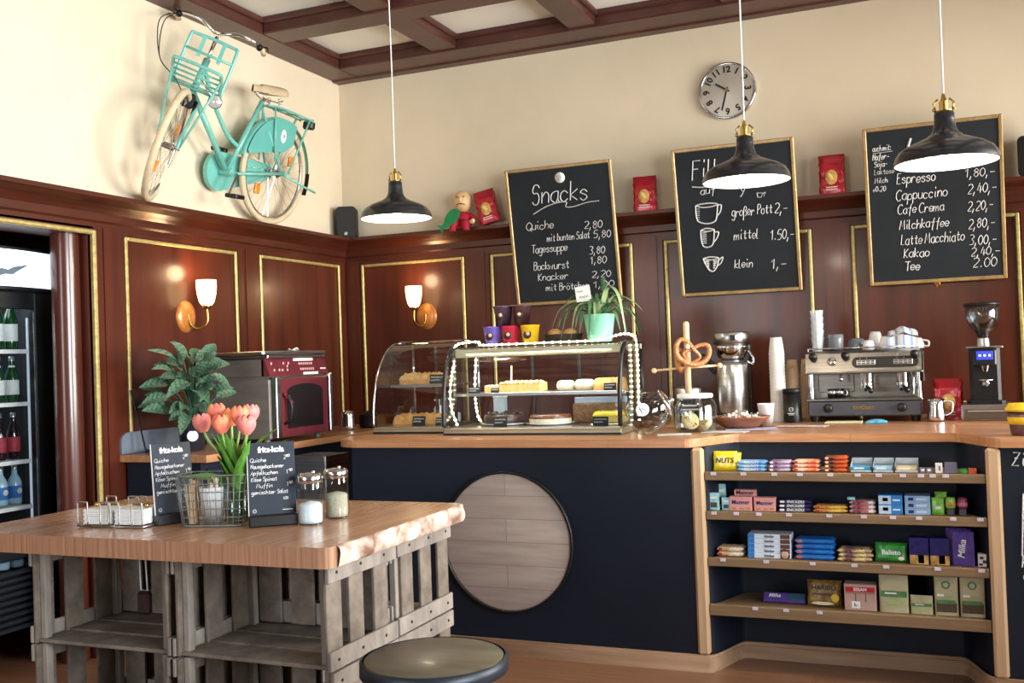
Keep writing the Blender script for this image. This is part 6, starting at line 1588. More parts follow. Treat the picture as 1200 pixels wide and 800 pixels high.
M_pretz = mat('pretzel_crust', (206, 140, 82), (156, 92, 46), 0.45, scale=(30, 30, 30), bump=0.3, coat=0.2)
def pretzel(label, mx):
    t = thing('pretzel', label, 'pretzel', mx=mx, group='pretzels on the stand')
    P = [(-0.012, 0.0, -0.055), (-0.045, 0.006, -0.02), (-0.01, 0.010, 0.01), (0.035, 0.004, 0.045), (0.075, 0, 0.05), (0.09, 0, 0.012), (0.075, 0, -0.035), (0.03, 0.0, -0.062), (0, 0, -0.066), (-0.03, 0, -0.062), (-0.075, 0, -0.035), (-0.09, 0, 0.012), (-0.075, 0, 0.05), (-0.035, -0.004, 0.045), (0.01, -0.010, 0.01), (0.045, -0.006, -0.02), (0.012, 0, -0.055)]
    C = catmull([Vector(p) for p in P], 6); n = len(C)
    rr = [0.007 + 0.008 * math.sin(PI * i / (n - 1)) ** 1.2 for i in range(n)]
    m = MB(); m.tube(C, rr, 12); b = m.build('dough', M_pretz, t)
    m = MB(); rnd = random.Random(3)
    for k in range(46):
        i = rnd.randrange(8, n - 8); a = rnd.uniform(-0.9, 0.9)
        m.box(C[i] + Vector((0, -rr[i] * math.cos(a), rr[i] * math.sin(a))), (0.0035, 0.0035, 0.0035))
    m.build('salt', M_white, b)
pretzel('salted pretzel hanging in front of the wooden pole', Matrix.Translation((-1.213, 5.375, CT + 0.412)) @ Matrix.Rotation(0.45, 4, 'Z') @ Matrix.Rotation(0.25, 4, 'Y'))
pretzel('pretzel hanging behind on the pole, mostly hidden', Matrix.Translation((-1.285, 5.455, CT + 0.375)) @ Matrix.Rotation(1.45, 4, 'Z'))
t = thing('sweets_jar', 'wide glass jar with white lid holding a pale filled cookie on the bar', 'jar', (-1.178, 5.235, CT))
m = MB(); m.lathe([(0, 0.004), (0.098, 0.004), (0.108, 0.018), (0.110, 0.05), (0.110, 0.13), (0.100, 0.155), (0.088, 0.165), (0.086, 0.178)], 44); m.build('glass', M_glassb, t)
m = MB(); m.lathe([(0.086, 0.174), (0.092, 0.176), (0.092, 0.192), (0.086, 0.196), (0, 0.197)], 44); m.build('lid', M_white, t)
m = MB(); dm = Matrix.Translation((0, 0, 0))
for q, (z, wd) in enumerate(((0.115, 0.10), (0.135, 0.07))): squiggle(m, -wd / 2, z, wd, 0.010, 0.001, 0.1115, None, q)
m.build('chalk_lettering', M_chalk, t) if False else m.build('jar_lettering', M_chalk, t)
for k, (x, z, ry, lab) in enumerate(((-0.02, 0.052, 0.5, 'big pale cookie leaning inside the white lidded jar'), (0.042, 0.042, -0.5, 'second pale cookie behind in the white lidded jar'))):
    m = MB(); m.lathe([(0, -0.015), (0.04, -0.013), (0.047, -0.003), (0.045, 0.006), (0.03, 0.014), (0, 0.016)], 28)
    rnd = random.Random(k)
    for q in range(18):
        a = rnd.uniform(0, 6.28); r = 0.036 * rnd.random() ** 0.5; m.ball((r * math.cos(a), r * math.sin(a), 0.013), 0.004, 6, 4, None, 1)
    tag(m.build('chip_cookie', [mat('pale_cookie', (232, 204, 150), (206, 172, 116), 0.75, scale=(50, 50, 50), bump=0.5), M_choc], mx=Matrix.Translation((-1.178 + x, 5.20 + 0.05 * k, CT + z + 0.006)) @ Matrix.Rotation(1.1, 4, 'X') @ Matrix.Rotation(ry, 4, 'Y')), lab, 'cookie')
m = MB(); m.box((-0.075, 0.13, 0.13), (0.10, 0.004, 0.20), 0.001, Matrix.Rotation(-0.08, 4, 'X'))
t = thing('chalk_card', 'small blackboard card standing behind the white lidded jar', 'sign', (-1.20, 5.31, CT))
m.v = [(a + 0.04, b - 0.10, c - 0.03) for a, b, c in m.v]
m.build('card', M_board, t); m = MB()
for q, z in enumerate((0.16, 0.125, 0.09)): squiggle(m, -0.08, z, 0.075, 0.014, 0.0012, -0.006, Matrix.Rotation(-0.08, 4, 'X'), q)
m.build('chalk_lettering', M_chalk, t)
m = MB(); m.box((-0.035, 0.05, 0.004), (0.09, 0.05, 0.008), 0.001); m.build('foot', M_black, t)
t = thing('wooden_bowl', 'wooden bowl of wrapped sweets on the bar behind the jar', 'bowl', (-0.985, 5.42, CT))
m = MB(); m.lathe([(0, 0.004), (0.055, 0.004), (0.058, 0.0), (0.09, 0.018), (0.135, 0.058), (0.14, 0.066), (0.132, 0.064), (0.085, 0.026), (0, 0.014)], 40, Matrix.Diagonal((1.15, 0.9, 1, 1))); m.build('bowl', mat('bowl_wood', (150, 96, 66), (110, 66, 44), 0.4, scale=(12, 12, 30)), t)
m = MB(); rnd = random.Random(14)
for k in range(60):
    a = rnd.uniform(0, 6.28); r = 0.095 * rnd.random() ** 0.5
    T = Matrix.Translation((r * 1.15 * math.cos(a), r * 0.9 * math.sin(a), 0.045 + 0.028 * (1 - r / 0.1) + rnd.uniform(0, 0.012))) @ Euler((rnd.uniform(-1, 1), rnd.uniform(-1, 1), rnd.uniform(0, 6))).to_matrix().to_4x4()
    m.ball((0, 0, 0), (0.017, 0.010, 0.008), 8, 6, T, rnd.choice((0, 0, 0, 1, 2)))
    for s in (-1, 1): m.add([(s * 0.015, 0, 0), (s * 0.028, 0.009, 0.002), (s * 0.028, -0.009, -0.002)], [(0, 1, 2)], T, False, rnd.choice((0, 0, 1)))
sw = m.build('wrapped_sweets', [mat('foil_white', (238, 234, 226), None, 0.35), mat('foil_silver', (206, 206, 208), None, 0.3, 0.6), mat('foil_rose', (206, 150, 130), None, 0.4)]); sw.location = (-0.985, 5.42, CT)
tag(sw, 'heap of wrapped sweets in the wooden bowl', 'sweets', kind='stuff')
# papers on the worktop
rnd = random.Random(20)
for k, (px, py, w, h, rz, c, lab) in enumerate(((790, 509, 0.17, 0.10, 0.3, (226, 236, 232), 'loose pale printed leaflet in front of the tilted cookie jar'), (880, 503, 0.26, 0.16, 0.2, (206, 206, 232), 'violet edged magazine lying in front of the wooden bowl'),
        (850, 506, 0.22, 0.11, -0.1, (236, 234, 228), 'white newspaper sheet under the sweets jar edge'), (935, 496, 0.16, 0.12, 0.1, (220, 200, 196), 'pinkish flyer in a clear sleeve before the black tin'), (965, 493, 0.12, 0.1, -0.2, (232, 226, 222), 'white flyer in a clear sleeve before the coffee machine'))):
    p = AZ(px, py, CT); z = CT if p.y < 5.60 - h / 2 else CT
    y = min(p.y, 5.60 - h / 2); y = max(y, (5.08 if p.x > -0.95 else 4.80) + h / 2)
    m = MB(); m.box((0, 0, 0.0012 + 0.0016 * (k % 2)), (w, h, 0.0016)); pc = m.build('sheet_pile', M_white) if False else m.build('leaflet', mat('leaflet_%d' % k, c, tuple(v * 0.8 for v in c), 0.5, scale=(40, 14, 10)), loc=(p.x, y, z), rz=rz)
    tag(pc, lab, 'paper')

# ------------------------------------------------------------------ on the back worktop
BT = 1.0855
t = thing('filter_coffee_maker', 'tall steel thermos coffee maker with black handle behind the sweets jar', 'coffee maker', (-1.16, 6.20, BT))
m = MB(); m.box((0, 0.02, 0.012), (0.22, 0.26, 0.024), 0.008); m.lathe([(0.09, 0.024), (0.104, 0.03), (0.104, 0.05), (0.098, 0.055)], 36); m.build('base', M_black, t)
m = MB(); m.lathe([(0, 0.05), (0.098, 0.05), (0.1, 0.055), (0.1, 0.335), (0.085, 0.362), (0.06, 0.37), (0, 0.37)], 40); m.build('flask', M_steel, t)
m = MB(); m.lathe([(0, 0.372), (0.066, 0.372), (0.088, 0.395), (0.096, 0.44), (0.098, 0.46), (0, 0.46)], 40); m.tube(catmull([(0.09, 0, 0.36), (0.125, 0, 0.34), (0.125, 0, 0.38), (0.10, 0, 0.42)], 5), 0.009, 8); m.build('filter_holder', M_chrome, t)
m = MB(); m.lathe([(0, 0.462), (0.100, 0.462), (0.106, 0.468), (0.106, 0.528), (0.10, 0.536), (0, 0.54)], 40); h2 = m.build('brew_head', M_steel, t)
m = MB(); m.box((0.03, -0.106, 0.50), (0.032, 0.006, 0.034), 0.003); m.build('switch', M_black, h2)
m = MB(); m.box((0.085, 0.03, 0.25), (0.05, 0.06, 0.43), 0.01); m.build('column', M_darksteel, t)
m = MB(); m.tube(catmull([(-0.095, -0.01, 0.33), (-0.17, -0.02, 0.40), (-0.16, -0.02, 0.36), (-0.10, -0.01, 0.29)], 6), 0.013, 8); m.build('handle', M_black, t)
t = thing('steel_canister', 'low steel canister with black knob behind the pretzel stand', 'canister', (-1.42, 6.15, BT))
m = MB(); m.lathe([(0, 0), (0.085, 0), (0.088, 0.006), (0.088, 0.20), (0.08, 0.215), (0.02, 0.222), (0, 0.222)], 32); m.build('body', M_steel, t)
m = MB(); m.lathe([(0.0, 0.222), (0.012, 0.224), (0.014, 0.245), (0, 0.25)], 16); m.build('knob', M_black, t)
M_pcup = mat('cup_card', (226, 214, 198), (212, 198, 180), 0.7, scale=(30, 30, 30)); M_kraft = mat('kraft_cup', (206, 178, 146), (192, 162, 130), 0.75, scale=(40, 40, 40))
def cupstack(n, x, y, z, r, h, step, mt, lab, grp, logo=None):
    for k in range(n):
        m = MB(); m.lathe([(r, 0), (r * 0.985, 0.006), (r * 0.72, h), (0, h), (0, h - 0.006), (r * 0.68, h - 0.006), (r * 0.95, 0.004)], 24)
        o = m.build('paper_cup', mt, loc=(x, y, z + step * k)); tag(o, lab, 'paper cup', grp)
        if logo and k == n - 1:
            m = MB(); m.torus((0, -r * 0.84, h * 0.55), (0, -1, -0.2), 0.018, 0.0016, 24, 6); m.tube([(-0.008, -r * 0.85, h * 0.5), (-0.004, -r * 0.84, h * 0.62), (0.008, -r * 0.84, h * 0.6), (-0.004, -r * 0.85, h * 0.55)], 0.0014, 5); m.build('round_logo', M_bean, o)
cupstack(19, -0.885, 6.13, BT, 0.046, 0.105, 0.0215, mat('white_cup_card', (240, 238, 234), (226, 224, 220), 0.7, scale=(30, 30, 30)), 'white paper cup in the tall upside-down stack left of the coffee machine', 'tall stack of white paper cups')
cupstack(12, -0.812, 6.24, BT, 0.041, 0.11, 0.0225, M_kraft, 'brown paper cup in the upside-down stack behind the black tin', 'stack of brown paper cups behind the tin', True)
cupstack(12, -0.748, 6.40, BT, 0.041, 0.11, 0.0225, M_kraft, 'brown paper cup in the upside-down stack half hidden by the coffee machine', 'stack of brown paper cups beside the machine', True)
t = thing('coffee_tin', 'black cylindrical tin with white emblem in front of the brown cup stack', 'tin', (-0.797, 6.05, BT))
m = MB(); m.lathe([(0, 0), (0.049, 0), (0.05, 0.003), (0.05, 0.165), (0, 0.165)], 36); b = m.build('body', M_black, t)
m = MB(); m.lathe([(0.05, 0.166), (0.0525, 0.168), (0.0525, 0.188), (0.05, 0.192), (0, 0.193)], 36); m.build('lid', M_blackm, t)
m = MB(); m.torus((0, -0.0505, 0.075), (0, 1, 0), 0.011, 0.0014, 20, 5); m.tube([(-0.008, -0.051, 0.066), (0.0, -0.051, 0.082), (0.008, -0.051, 0.068)], 0.0012, 5); m.box((0, -0.0505, 0.052), (0.04, 0.001, 0.004)); m.box((0, -0.0505, 0.044), (0.028, 0.001, 0.003)); m.build('emblem', M_white, b)
t = thing('paper_cup', 'single upright white paper cup behind the bowl of sweets', 'paper cup', (-0.870, 5.565, CT))
m = MB(); m.lathe([(0, 0.003), (0.031, 0.003), (0.032, 0), (0.044, 0.118), (0.046, 0.122), (0.043, 0.122), (0.031, 0.006), (0, 0.006)], 28); m.build('cup', M_white, t)

# espresso machine
M_mach = mat('machine_steel', (150, 146, 140), (124, 121, 117), 0.3, 1.0, scale=(2, 2, 90), detail=2)
M_machp = mat('machine_grey', (86, 86, 92), (74, 74, 80), 0.4, 0.3, scale=(9, 9, 9))
MX, MY, MW = -0.405, 6.02, 0.62
t = thing('espresso_machine', 'steel two-group espresso machine on the worktop behind the bar', 'coffee machine', (MX, MY, BT))
m = MB()
for sx in (-0.27, 0.27):
    for y in (0.05, 0.45): m.cyl((sx, y, 0), (sx, y, 0.035), 0.022, 0.028, seg=14)
m.build('feet', M_black, t)
m = MB(); m.box((0, 0.26, 0.075), (MW - 0.02, 0.52, 0.085), 0.006); bp = m.build('base_panel', M_machp, t)
m = MB(); text_into(m, 'EXPOBAR', 0.026, Matrix.Translation((0, -0.0012, 0.078)) @ FACE, bold=0.015); m.build('lettering', M_brass, bp)
for x in (-0.19, 0.20):
    m = MB(); m.lathe([(0, 0.03), (0.018, 0.03), (0.024, 0.024), (0.025, 0)], 20, Matrix.Translation((x, 0, 0.078)) @ FACE); m.build('knob', M_black, bp)
m = MB(); m.box((0, 0.14, 0.124), (MW, 0.30, 0.014), 0.004); m.build('drip_tray', M_mach, t)
m = MB(); m.box((0, 0.36, 0.20), (MW - 0.04, 0.30, 0.17), 0.004); m.box((-0.16, 0.205, 0.225), (0.20, 0.012, 0.13), 0.003); m.build('splash_back', M_mach, t)
for x in (-MW / 2 + 0.02, MW / 2 - 0.02):
    m = MB(); m.cyl((x, 0.10, 0.13), (x, 0.10, 0.27), 0.016); m.box((x, 0.30, 0.20), (0.012, 0.40, 0.15), 0.003); m.build('side_column', M_chrome, t)
m = MB(); ol = [(0.02, 0.272), (0.52, 0.272), (0.52, 0.40), (0.09, 0.40), (0.055, 0.385)]
m.prism(ol, -MW / 2, MW / 2, Matrix(((0, 0, 1, 0), (1, 0, 0, 0), (0, 1, 0, 0), (0, 0, 0, 1)))); m.box((0, 0.05, 0.275), (MW + 0.01, 0.08, 0.012), 0.004); up = m.build('upper_body', M_mach, t)
SL = Matrix.Translation((0, 0.037, 0.330)) @ Matrix.Rotation(-math.atan2(0.035, 0.113), 4, 'X')      # sloping front face
m = MB(); m.prism(rrect(0.35, 0.062, 0.03, 6), 0.0, 0.006, SL @ Matrix.Translation((0.12, 0.0, 0.0)) @ FACE); pn = m.build('display_panel', M_black, up)
for x0_ in (0.02, 0.215):
    m = MB(); m.box((x0_, -0.007, -0.002), (0.10, 0.003, 0.028), 0.001, SL)
    for k in range(4): m.box((x0_ - 0.036 + 0.024 * k, -0.0085, 0.0045), (0.018, 0.002, 0.008), 0, SL, 1); m.box((x0_ - 0.036 + 0.024 * k, -0.0085, -0.0085), (0.018, 0.002, 0.008), 0, SL, 1)
    for k in range(2): m.ball(SL @ Vector((x0_ - 0.03 + 0.035 * k, -0.006, 0.022)), 0.003, 8, 6)
    m.build('button_block', [M_steel, M_machp], pn)
m = MB(); m.lathe([(0, 0.014), (0.018, 0.014), (0.024, 0.008), (0.025, 0)], 24, SL @ Matrix.Translation((-0.165, 0, 0.01)) @ FACE); m.tube([SL @ Vector((-0.18, -0.012, 0.02)), SL @ Vector((-0.16, -0.022, 0.006)), SL @ Vector((-0.145, -0.02, -0.006))], 0.006, 8); m.build('gauge', M_chrome, up)
for x in (-0.265, -0.09, 0.275):
    m = MB(); m.lathe([(0, 0.05), (0.016, 0.048), (0.022, 0.035), (0.021, 0.0)], 16, SL @ Matrix.Translation((x, 0, 0.035)) @ FACE); m.build('steam_knob', M_black, up)
for x in (0.015, 0.205):
    m = MB(); m.cyl((x, 0.13, 0.205), (x, 0.13, 0.275), 0.034, 0.038, 24); m.cyl((x, 0.13, 0.185), (x, 0.13, 0.212), 0.038, 0.038, 24); g = m.build('brew_group', M_chrome, t)
    m = MB(); m.tube([(x, 0.10, 0.195), (x + 0.012, 0.03, 0.188), (x + 0.03, -0.04, 0.172)], [0.010, 0.011, 0.014], 10); m.tube([(x, 0.13, 0.185), (x - 0.012, 0.13, 0.165)], 0.007, 8); m.tube([(x, 0.13, 0.185), (x + 0.012, 0.13, 0.165)], 0.007, 8); m.build('portafilter', M_black, g)
m = MB(); m.tube(catmull([(MW / 2 - 0.05, 0.06, 0.275), (MW / 2 - 0.045, 0.03, 0.22), (MW / 2 - 0.05, 0.03, 0.14)], 5), 0.006, 8); m.build('steam_wand', M_chrome, t)
m = MB(); m.tube(catmull([(-0.12, 0.10, 0.275), (-0.12, 0.08, 0.26), (-0.12, 0.075, 0.235)], 4), 0.009, 8); m.ball((-0.12, 0.075, 0.238), 0.014, 10, 8); m.build('water_tap', M_chrome, t)
m = MB(); m.box((MW / 2 + 0.006, 0.12, 0.30), (0.010, 0.10, 0.17), 0.004); m.build('side_panel', M_black, t)
m = MB()
for (a, b) in (((-MW / 2 + 0.01, 0.10), (-MW / 2 + 0.01, 0.51)), ((MW / 2 - 0.01, 0.10), (MW / 2 - 0.01, 0.51)), ((-MW / 2 + 0.01, 0.51), (MW / 2 - 0.01, 0.51)), ((-MW / 2 + 0.01, 0.10), (MW / 2 - 0.01, 0.10))): m.tube([(a[0], a[1], 0.415), (b[0], b[1], 0.415)], 0.004, 6); m.cyl((a[0], a[1], 0.40), (a[0], a[1], 0.415), 0.004, seg=6)
m.build('cup_rail', M_chrome, t)
for (x, lab) in ((-0.175, 'small steel cup on the drip tray, outer of the two'), (-0.135, 'small steel cup on the drip tray, inner one nearer the brew groups')):
    tt = thing('steel_cup', lab, 'cup', (MX + x, MY + 0.11, BT + 0.132), group='steel cups on the drip tray')
    m = MB(); m.lathe([(0, 0.003), (0.024, 0.003), (0.026, 0.0), (0.028, 0.05), (0.026, 0.05), (0.023, 0.008), (0, 0.008)], 24); m.build('cup', M_chrome, tt)
    m = MB(); m.tube(catmull([(0.026, 0, 0.04), (0.04, 0, 0.04), (0.04, 0, 0.015), (0.025, 0, 0.012)], 4), 0.003, 6); m.build('handle', M_chrome, tt)
# cups, mugs and glasses on top
MT = BT + 0.4005
M_mug = mat('grey_mug', (120, 124, 132), (100, 104, 112), 0.2, scale=(9, 9, 9), coat=0.5)
def mug(label, x, y, z, r, h, mt, rz, flip=True, taper=0.72, grp='cups on the espresso machine'):
    mx = Matrix.Translation((x, y, z)) @ Matrix.Rotation(rz, 4, 'Z')
    if flip: mx = mx @ Matrix.Translation((0, 0, h)) @ Matrix.Rotation(PI, 4, 'X')
    t = thing('coffee_cup', label, 'cup', mx=mx, group=grp)
    m = MB(); m.lathe([(0, 0.003), (r * taper * 0.85, 0.003), (r * taper * 0.9, 0), (r * (taper + 0.06), h * 0.15), (r * 0.97, h * 0.6), (r, h), (r * 0.94, h), (r * 0.9, h * 0.55), (r * taper * 0.8, 0.01), (0, 0.008)], 30); m.build('body', mt, t)
    m = MB(); m.tube(catmull([(r * 0.93, 0, h * 0.78), (r * 1.45, 0, h * 0.82), (r * 1.5, 0, h * 0.4), (r * 0.86, 0, h * 0.25)], 5), 0.0055, 8); m.build('handle', mt, t)
FGL = mat('facet_glass', (236, 242, 246), (214, 224, 230), 0.08, scale=(40, 40, 40), coat=0.5); FGL.node_tree.nodes['Principled BSDF'].inputs['Alpha'].default_value = 0.5
for k in range(5):
    o_ = thing('drinking_glass', 'clear faceted glass in the nested stack on the espresso machine', 'glass', (-0.655, MY + 0.16, MT + 0.0385 * k), group='stacked glasses on the espresso machine')
    m = MB(); m.lathe([(0, 0.006), (0.024, 0.006), (0.026, 0.0), (0.030, 0.03), (0.038, 0.085), (0.036, 0.085), (0.028, 0.03), (0.022, 0.012), (0, 0.012)], 12, smooth=False); m.build('glass', FGL, o_)
mug('grey mug lying open at the end of the row near the stacked glasses', -0.555, MY + 0.17, MT, 0.045, 0.095, M_mug, 2.6, False, 0.85)
mug('grey bowl-like cup upside down between the mug and white cups', -0.445, MY + 0.24, MT, 0.055, 0.07, M_mug, 1.0)
mug('small white espresso cup upside down before the tall white cup', -0.375, MY + 0.17, MT, 0.036, 0.055, M_whiteg, 0.4)
mug('tall white cup upside down at the back of the machine top', -0.345, MY + 0.33, MT, 0.042, 0.105, M_whiteg, 2.2)
mug('white cup upside down in the middle of the machine top', -0.275, MY + 0.19, MT, 0.044, 0.075, M_whiteg, -0.9)
mug('white cup upside down at the back behind the blue and white cloth', -0.22, MY + 0.34, MT, 0.046, 0.085, M_whiteg, 0.6)
mug('white saucer-sized cup upside down at the grinder end', -0.125, MY + 0.20, MT, 0.048, 0.06, M_whiteg, -0.3)
t = thing('dish_cloth', 'blue and white striped cloth draped over cups on the espresso machine', 'cloth', (-0.195, MY + 0.20, MT))
m = MB()
m.grid(lambda u, v: (-0.075 + 0.16 * u, -0.075 + 0.16 * v + 0.008 * math.sin(9 * u), 0.125 * (0.35 + 0.65 * (math.sin(PI * (0.12 + 0.76 * v)) ** 0.6)) * (0.75 + 0.25 * math.sin(PI * u)) + 0.004 * math.sin(14 * u + 3 * v)), 24, 16, None, lambda i, j: 1 if (i + j // 3) % 6 in (0, 1) else 0)
m.grid(lambda u, v: (-0.075 + 0.16 * u, -0.075 + 0.008 * math.sin(9 * u) - 0.004 * v, (0.002 + 0.05 * (1 - v)) if False else 0.002 + (0.125 * 0.35 * 0 + 0.075) * (1 - v) * (0.75 + 0.25 * math.sin(PI * u))), 24, 4, None, lambda i, j: 1 if i % 6 in (0, 1) else 0)
m.build('fabric', [M_white, mat('cloth_blue', (150, 176, 214), (126, 154, 196), 0.8, scale=(30, 30, 30))], t)
# towels in front, pitcher, bag, grinder
m = MB(); m.grid(lambda u, v: (-0.055 + 0.11 * u, -0.05 + 0.10 * v, 0.004 + 0.016 * (math.sin(PI * u) * math.sin(PI * v)) ** 0.4 + 0.002 * math.sin(30 * u) * math.sin(25 * v)), 20, 14); m.box((0, 0, 0.004), (0.11, 0.10, 0.008), 0.003)
tag(m.build('cleaning_cloth', mat('turquoise_cloth', (40, 150, 190), (120, 200, 220), 0.85, scale=(70, 70, 70), bump=0.6), loc=(-0.335, 5.92, BT)), 'turquoise folded cleaning cloth in front of the espresso machine', 'cloth')
m = MB(); m.box((0, 0, 0.004), (0.20, 0.09, 0.007), 0.003); m.box((0.004, 0, 0.0095), (0.19, 0.085, 0.004), 0.0015)
tag(m.build('folded_towel', mat('pale_towel', (222, 216, 176), (206, 198, 156), 0.9, scale=(80, 80, 80)), loc=(-0.505, 5.90, BT)), 'flat pale folded towel in front of the espresso machine', 'cloth')
pitcher('steel milk pitcher between the espresso machine and the red bag', (-0.03, 6.02, BT), 3.0, 1.05)
coffee_bag('red foil coffee bag standing on the worktop beside the grinder', (0.035, 6.20, BT), -0.05, h=0.225, w=0.15)
t = thing('knock_drawer', 'steel drawer box standing under the coffee grinder', 'drawer box', (0.225, 6.15, BT))
m = MB(); m.box((0, 0, 0.043), (0.26, 0.30, 0.085), 0.004); m.build('box', M_steel, t); m = MB(); m.box((0, -0.152, 0.035), (0.24, 0.006, 0.055), 0.002); d = m.build('drawer', M_mach, t); m = MB(); m.box((0, -0.16, 0.052), (0.20, 0.012, 0.008), 0.003); m.build('pull', M_chrome, d)
t = thing('coffee_grinder', 'black coffee grinder with clear hopper and lit blue display', 'grinder', (0.222, 6.14, BT + 0.0865))
m = MB(); m.prism([(-0.095, 0.13), (-0.095, -0.05), (-0.075, -0.075), (0.075, -0.075), (0.095, -0.05), (0.095, 0.13)], 0.0, 0.018); m.prism([(-0.07, 0.11), (-0.078, -0.02), (-0.06, -0.04), (0.06, -0.04), (0.078, -0.02), (0.07, 0.11)], 0.018, 0.30)
m.box((0, -0.055, 0.25), (0.115, 0.05, 0.09), 0.008); m.build('body', M_black, t)
m = MB(); m.box((0, -0.0815, 0.262), (0.08, 0.003, 0.045), 0.001); dp = m.build('display', mat('blue_display', (40, 50, 190), None, 0.3, emit=1.6, ecol=(50, 60, 255)), t)
m = MB()
for k in (-1, 0, 1): m.box((0.024 * k, -0.0835, 0.262), (0.010, 0.001, 0.010))
m.build('display_symbols', mat('display_white', (210, 220, 255), None, 0.4, emit=3.0, ecol=(200, 215, 255)), dp)
m = MB(); m.cyl((0, -0.065, 0.175), (0, -0.065, 0.208), 0.014, 0.024, 16); m.tube([(-0.04, -0.06, 0.135), (-0.028, -0.11, 0.13), (0.028, -0.11, 0.13), (0.04, -0.06, 0.135)], 0.004, 6); m.build('spout', M_chrome, t)
m = MB(); m.lathe([(0, 0.012), (0.014, 0.011), (0.02, 0.006), (0.022, 0)], 5, Matrix.Translation((0, -0.042, 0.11)) @ FACE, smooth=False); m.build('star_knob', M_steel, t)
m = MB(); m.box((0, 0.03, 0.306), (0.185, 0.17, 0.012), 0.004); m.cyl((0, 0.03, 0.312), (0, 0.03, 0.355), 0.034, 0.030, 24); m.build('collar', M_steel, t)
m = MB(); m.lathe([(0.03, 0.352), (0.036, 0.38), (0.07, 0.43), (0.084, 0.47), (0.088, 0.54), (0.086, 0.54), (0.082, 0.47), (0.068, 0.432), (0.033, 0.382)], 36, Matrix.Translation((0, 0.03, 0))); m.build('hopper', M_glassb, t)
m = MB(); m.lathe([(0, 0.552), (0.085, 0.55), (0.094, 0.545), (0.094, 0.536), (0, 0.536)], 36, Matrix.Translation((0, 0.03, 0))); m.build('hopper_lid', M_black, t)
m = MB(); m.lathe([(0, 0.36), (0.028, 0.362), (0.034, 0.385), (0.05, 0.405), (0, 0.41)], 24, Matrix.Translation((0, 0.03, 0))); tag(m.build('coffee_beans', mat('beans', (66, 42, 30), (36, 22, 16), 0.4, scale=(120, 120, 120), bump=0.8), mx=Matrix.Translation((0.222, 6.14, BT + 0.0865))), 'dark coffee beans at the bottom of the clear hopper', 'coffee beans', kind='stuff')
t = thing('small_box', 'small brown cardboard box behind the red bag by the grinder', 'box', (0.118, 6.36, BT))
m = MB(); m.box((0, 0, 0.045), (0.07, 0.05, 0.09), 0.003); m.build('carton', M_kraft, t); m = MB(); m.box((0, -0.026, 0.06), (0.04, 0.001, 0.03)); m.build('label_patch', M_white, t)
# striped travel cup
t = thing('travel_cup', 'brown travel cup with yellow lid and yellow band at the bar end', 'cup', (0.318, 4.93, CT))
m = MB(); m.lathe([(0, 0.0), (0.045, 0.0), (0.048, 0.006), (0.060, 0.105), (0, 0.105)], 40); m.build('cup', mat('cup_brown', (120, 78, 48), (102, 64, 38), 0.45, scale=(20, 20, 20)), t)
m = MB(); m.lathe([(0.0535, 0.048), (0.0565, 0.05), (0.0600, 0.078), (0.0588, 0.080)], 40); m.build('grip_band', mat('cup_yellow_band', (224, 190, 34), (206, 170, 26), 0.5, scale=(20, 20, 20)), t)
m = MB(); m.lathe([(0.060, 0.103), (0.068, 0.105), (0.068, 0.117), (0.062, 0.122), (0.056, 0.135), (0.05, 0.138), (0, 0.136)], 40); m.build('lid', mat('cup_yellow_lid', (228, 196, 40), (210, 176, 30), 0.45, scale=(20, 20, 20)), t)
t = thing('glossy_case', 'dark glossy rounded item standing behind the travel cup at the bar end', 'case', (0.40, 5.16, CT))
m = MB(); m.lathe([(0, 0), (0.05, 0.0), (0.075, 0.02), (0.07, 0.09), (0.045, 0.135), (0, 0.15)], 24, Matrix.Diagonal((1.0, 0.7, 1, 1))); m.build('shell', M_black, t); m = MB(); m.tube([(-0.06, -0.035, 0.06), (0, -0.053, 0.065), (0.06, -0.035, 0.06)], 0.004, 6); m.build('seam', M_chrome, t)
# ------------------------------------------------------------------ snacks on the alcove shelves
def foil(name, c1, c2=None, sc_=(40, 14, 30), lo=0.4, hi=0.6): return mat('wrap_' + name, c1, c2 or tuple(v * 0.75 for v in c1), 0.32, scale=sc_, coat=0.3, lo=lo, hi=hi)
def wrapper(mb, w, d, h, mi=0):
    """pillow pack lying flat, long axis along x, crimped at both ends"""
    def f(u, v):
        x = (u - 0.5) * w; a = 2 * PI * v
        e = min(1.0, min(u, 1 - u) / 0.10); e = 0.06 + 0.94 * max(0.0, (e - 0.25) / 0.75) ** 0.5
        fl = 1.0 - 0.12 * (e if e < 1 else 1) + (0.12 if e > 0.5 else 0.14)
        c, s = math.cos(a), math.sin(a)
        return (x, d / 2 * math.copysign(abs(c) ** 0.6, c) * (1.0 if e > 0.3 else 1.0), h / 2 + h / 2 * e * math.copysign(abs(s) ** 0.6, s))
    mb.grid(f, 22, 16, None, mi)
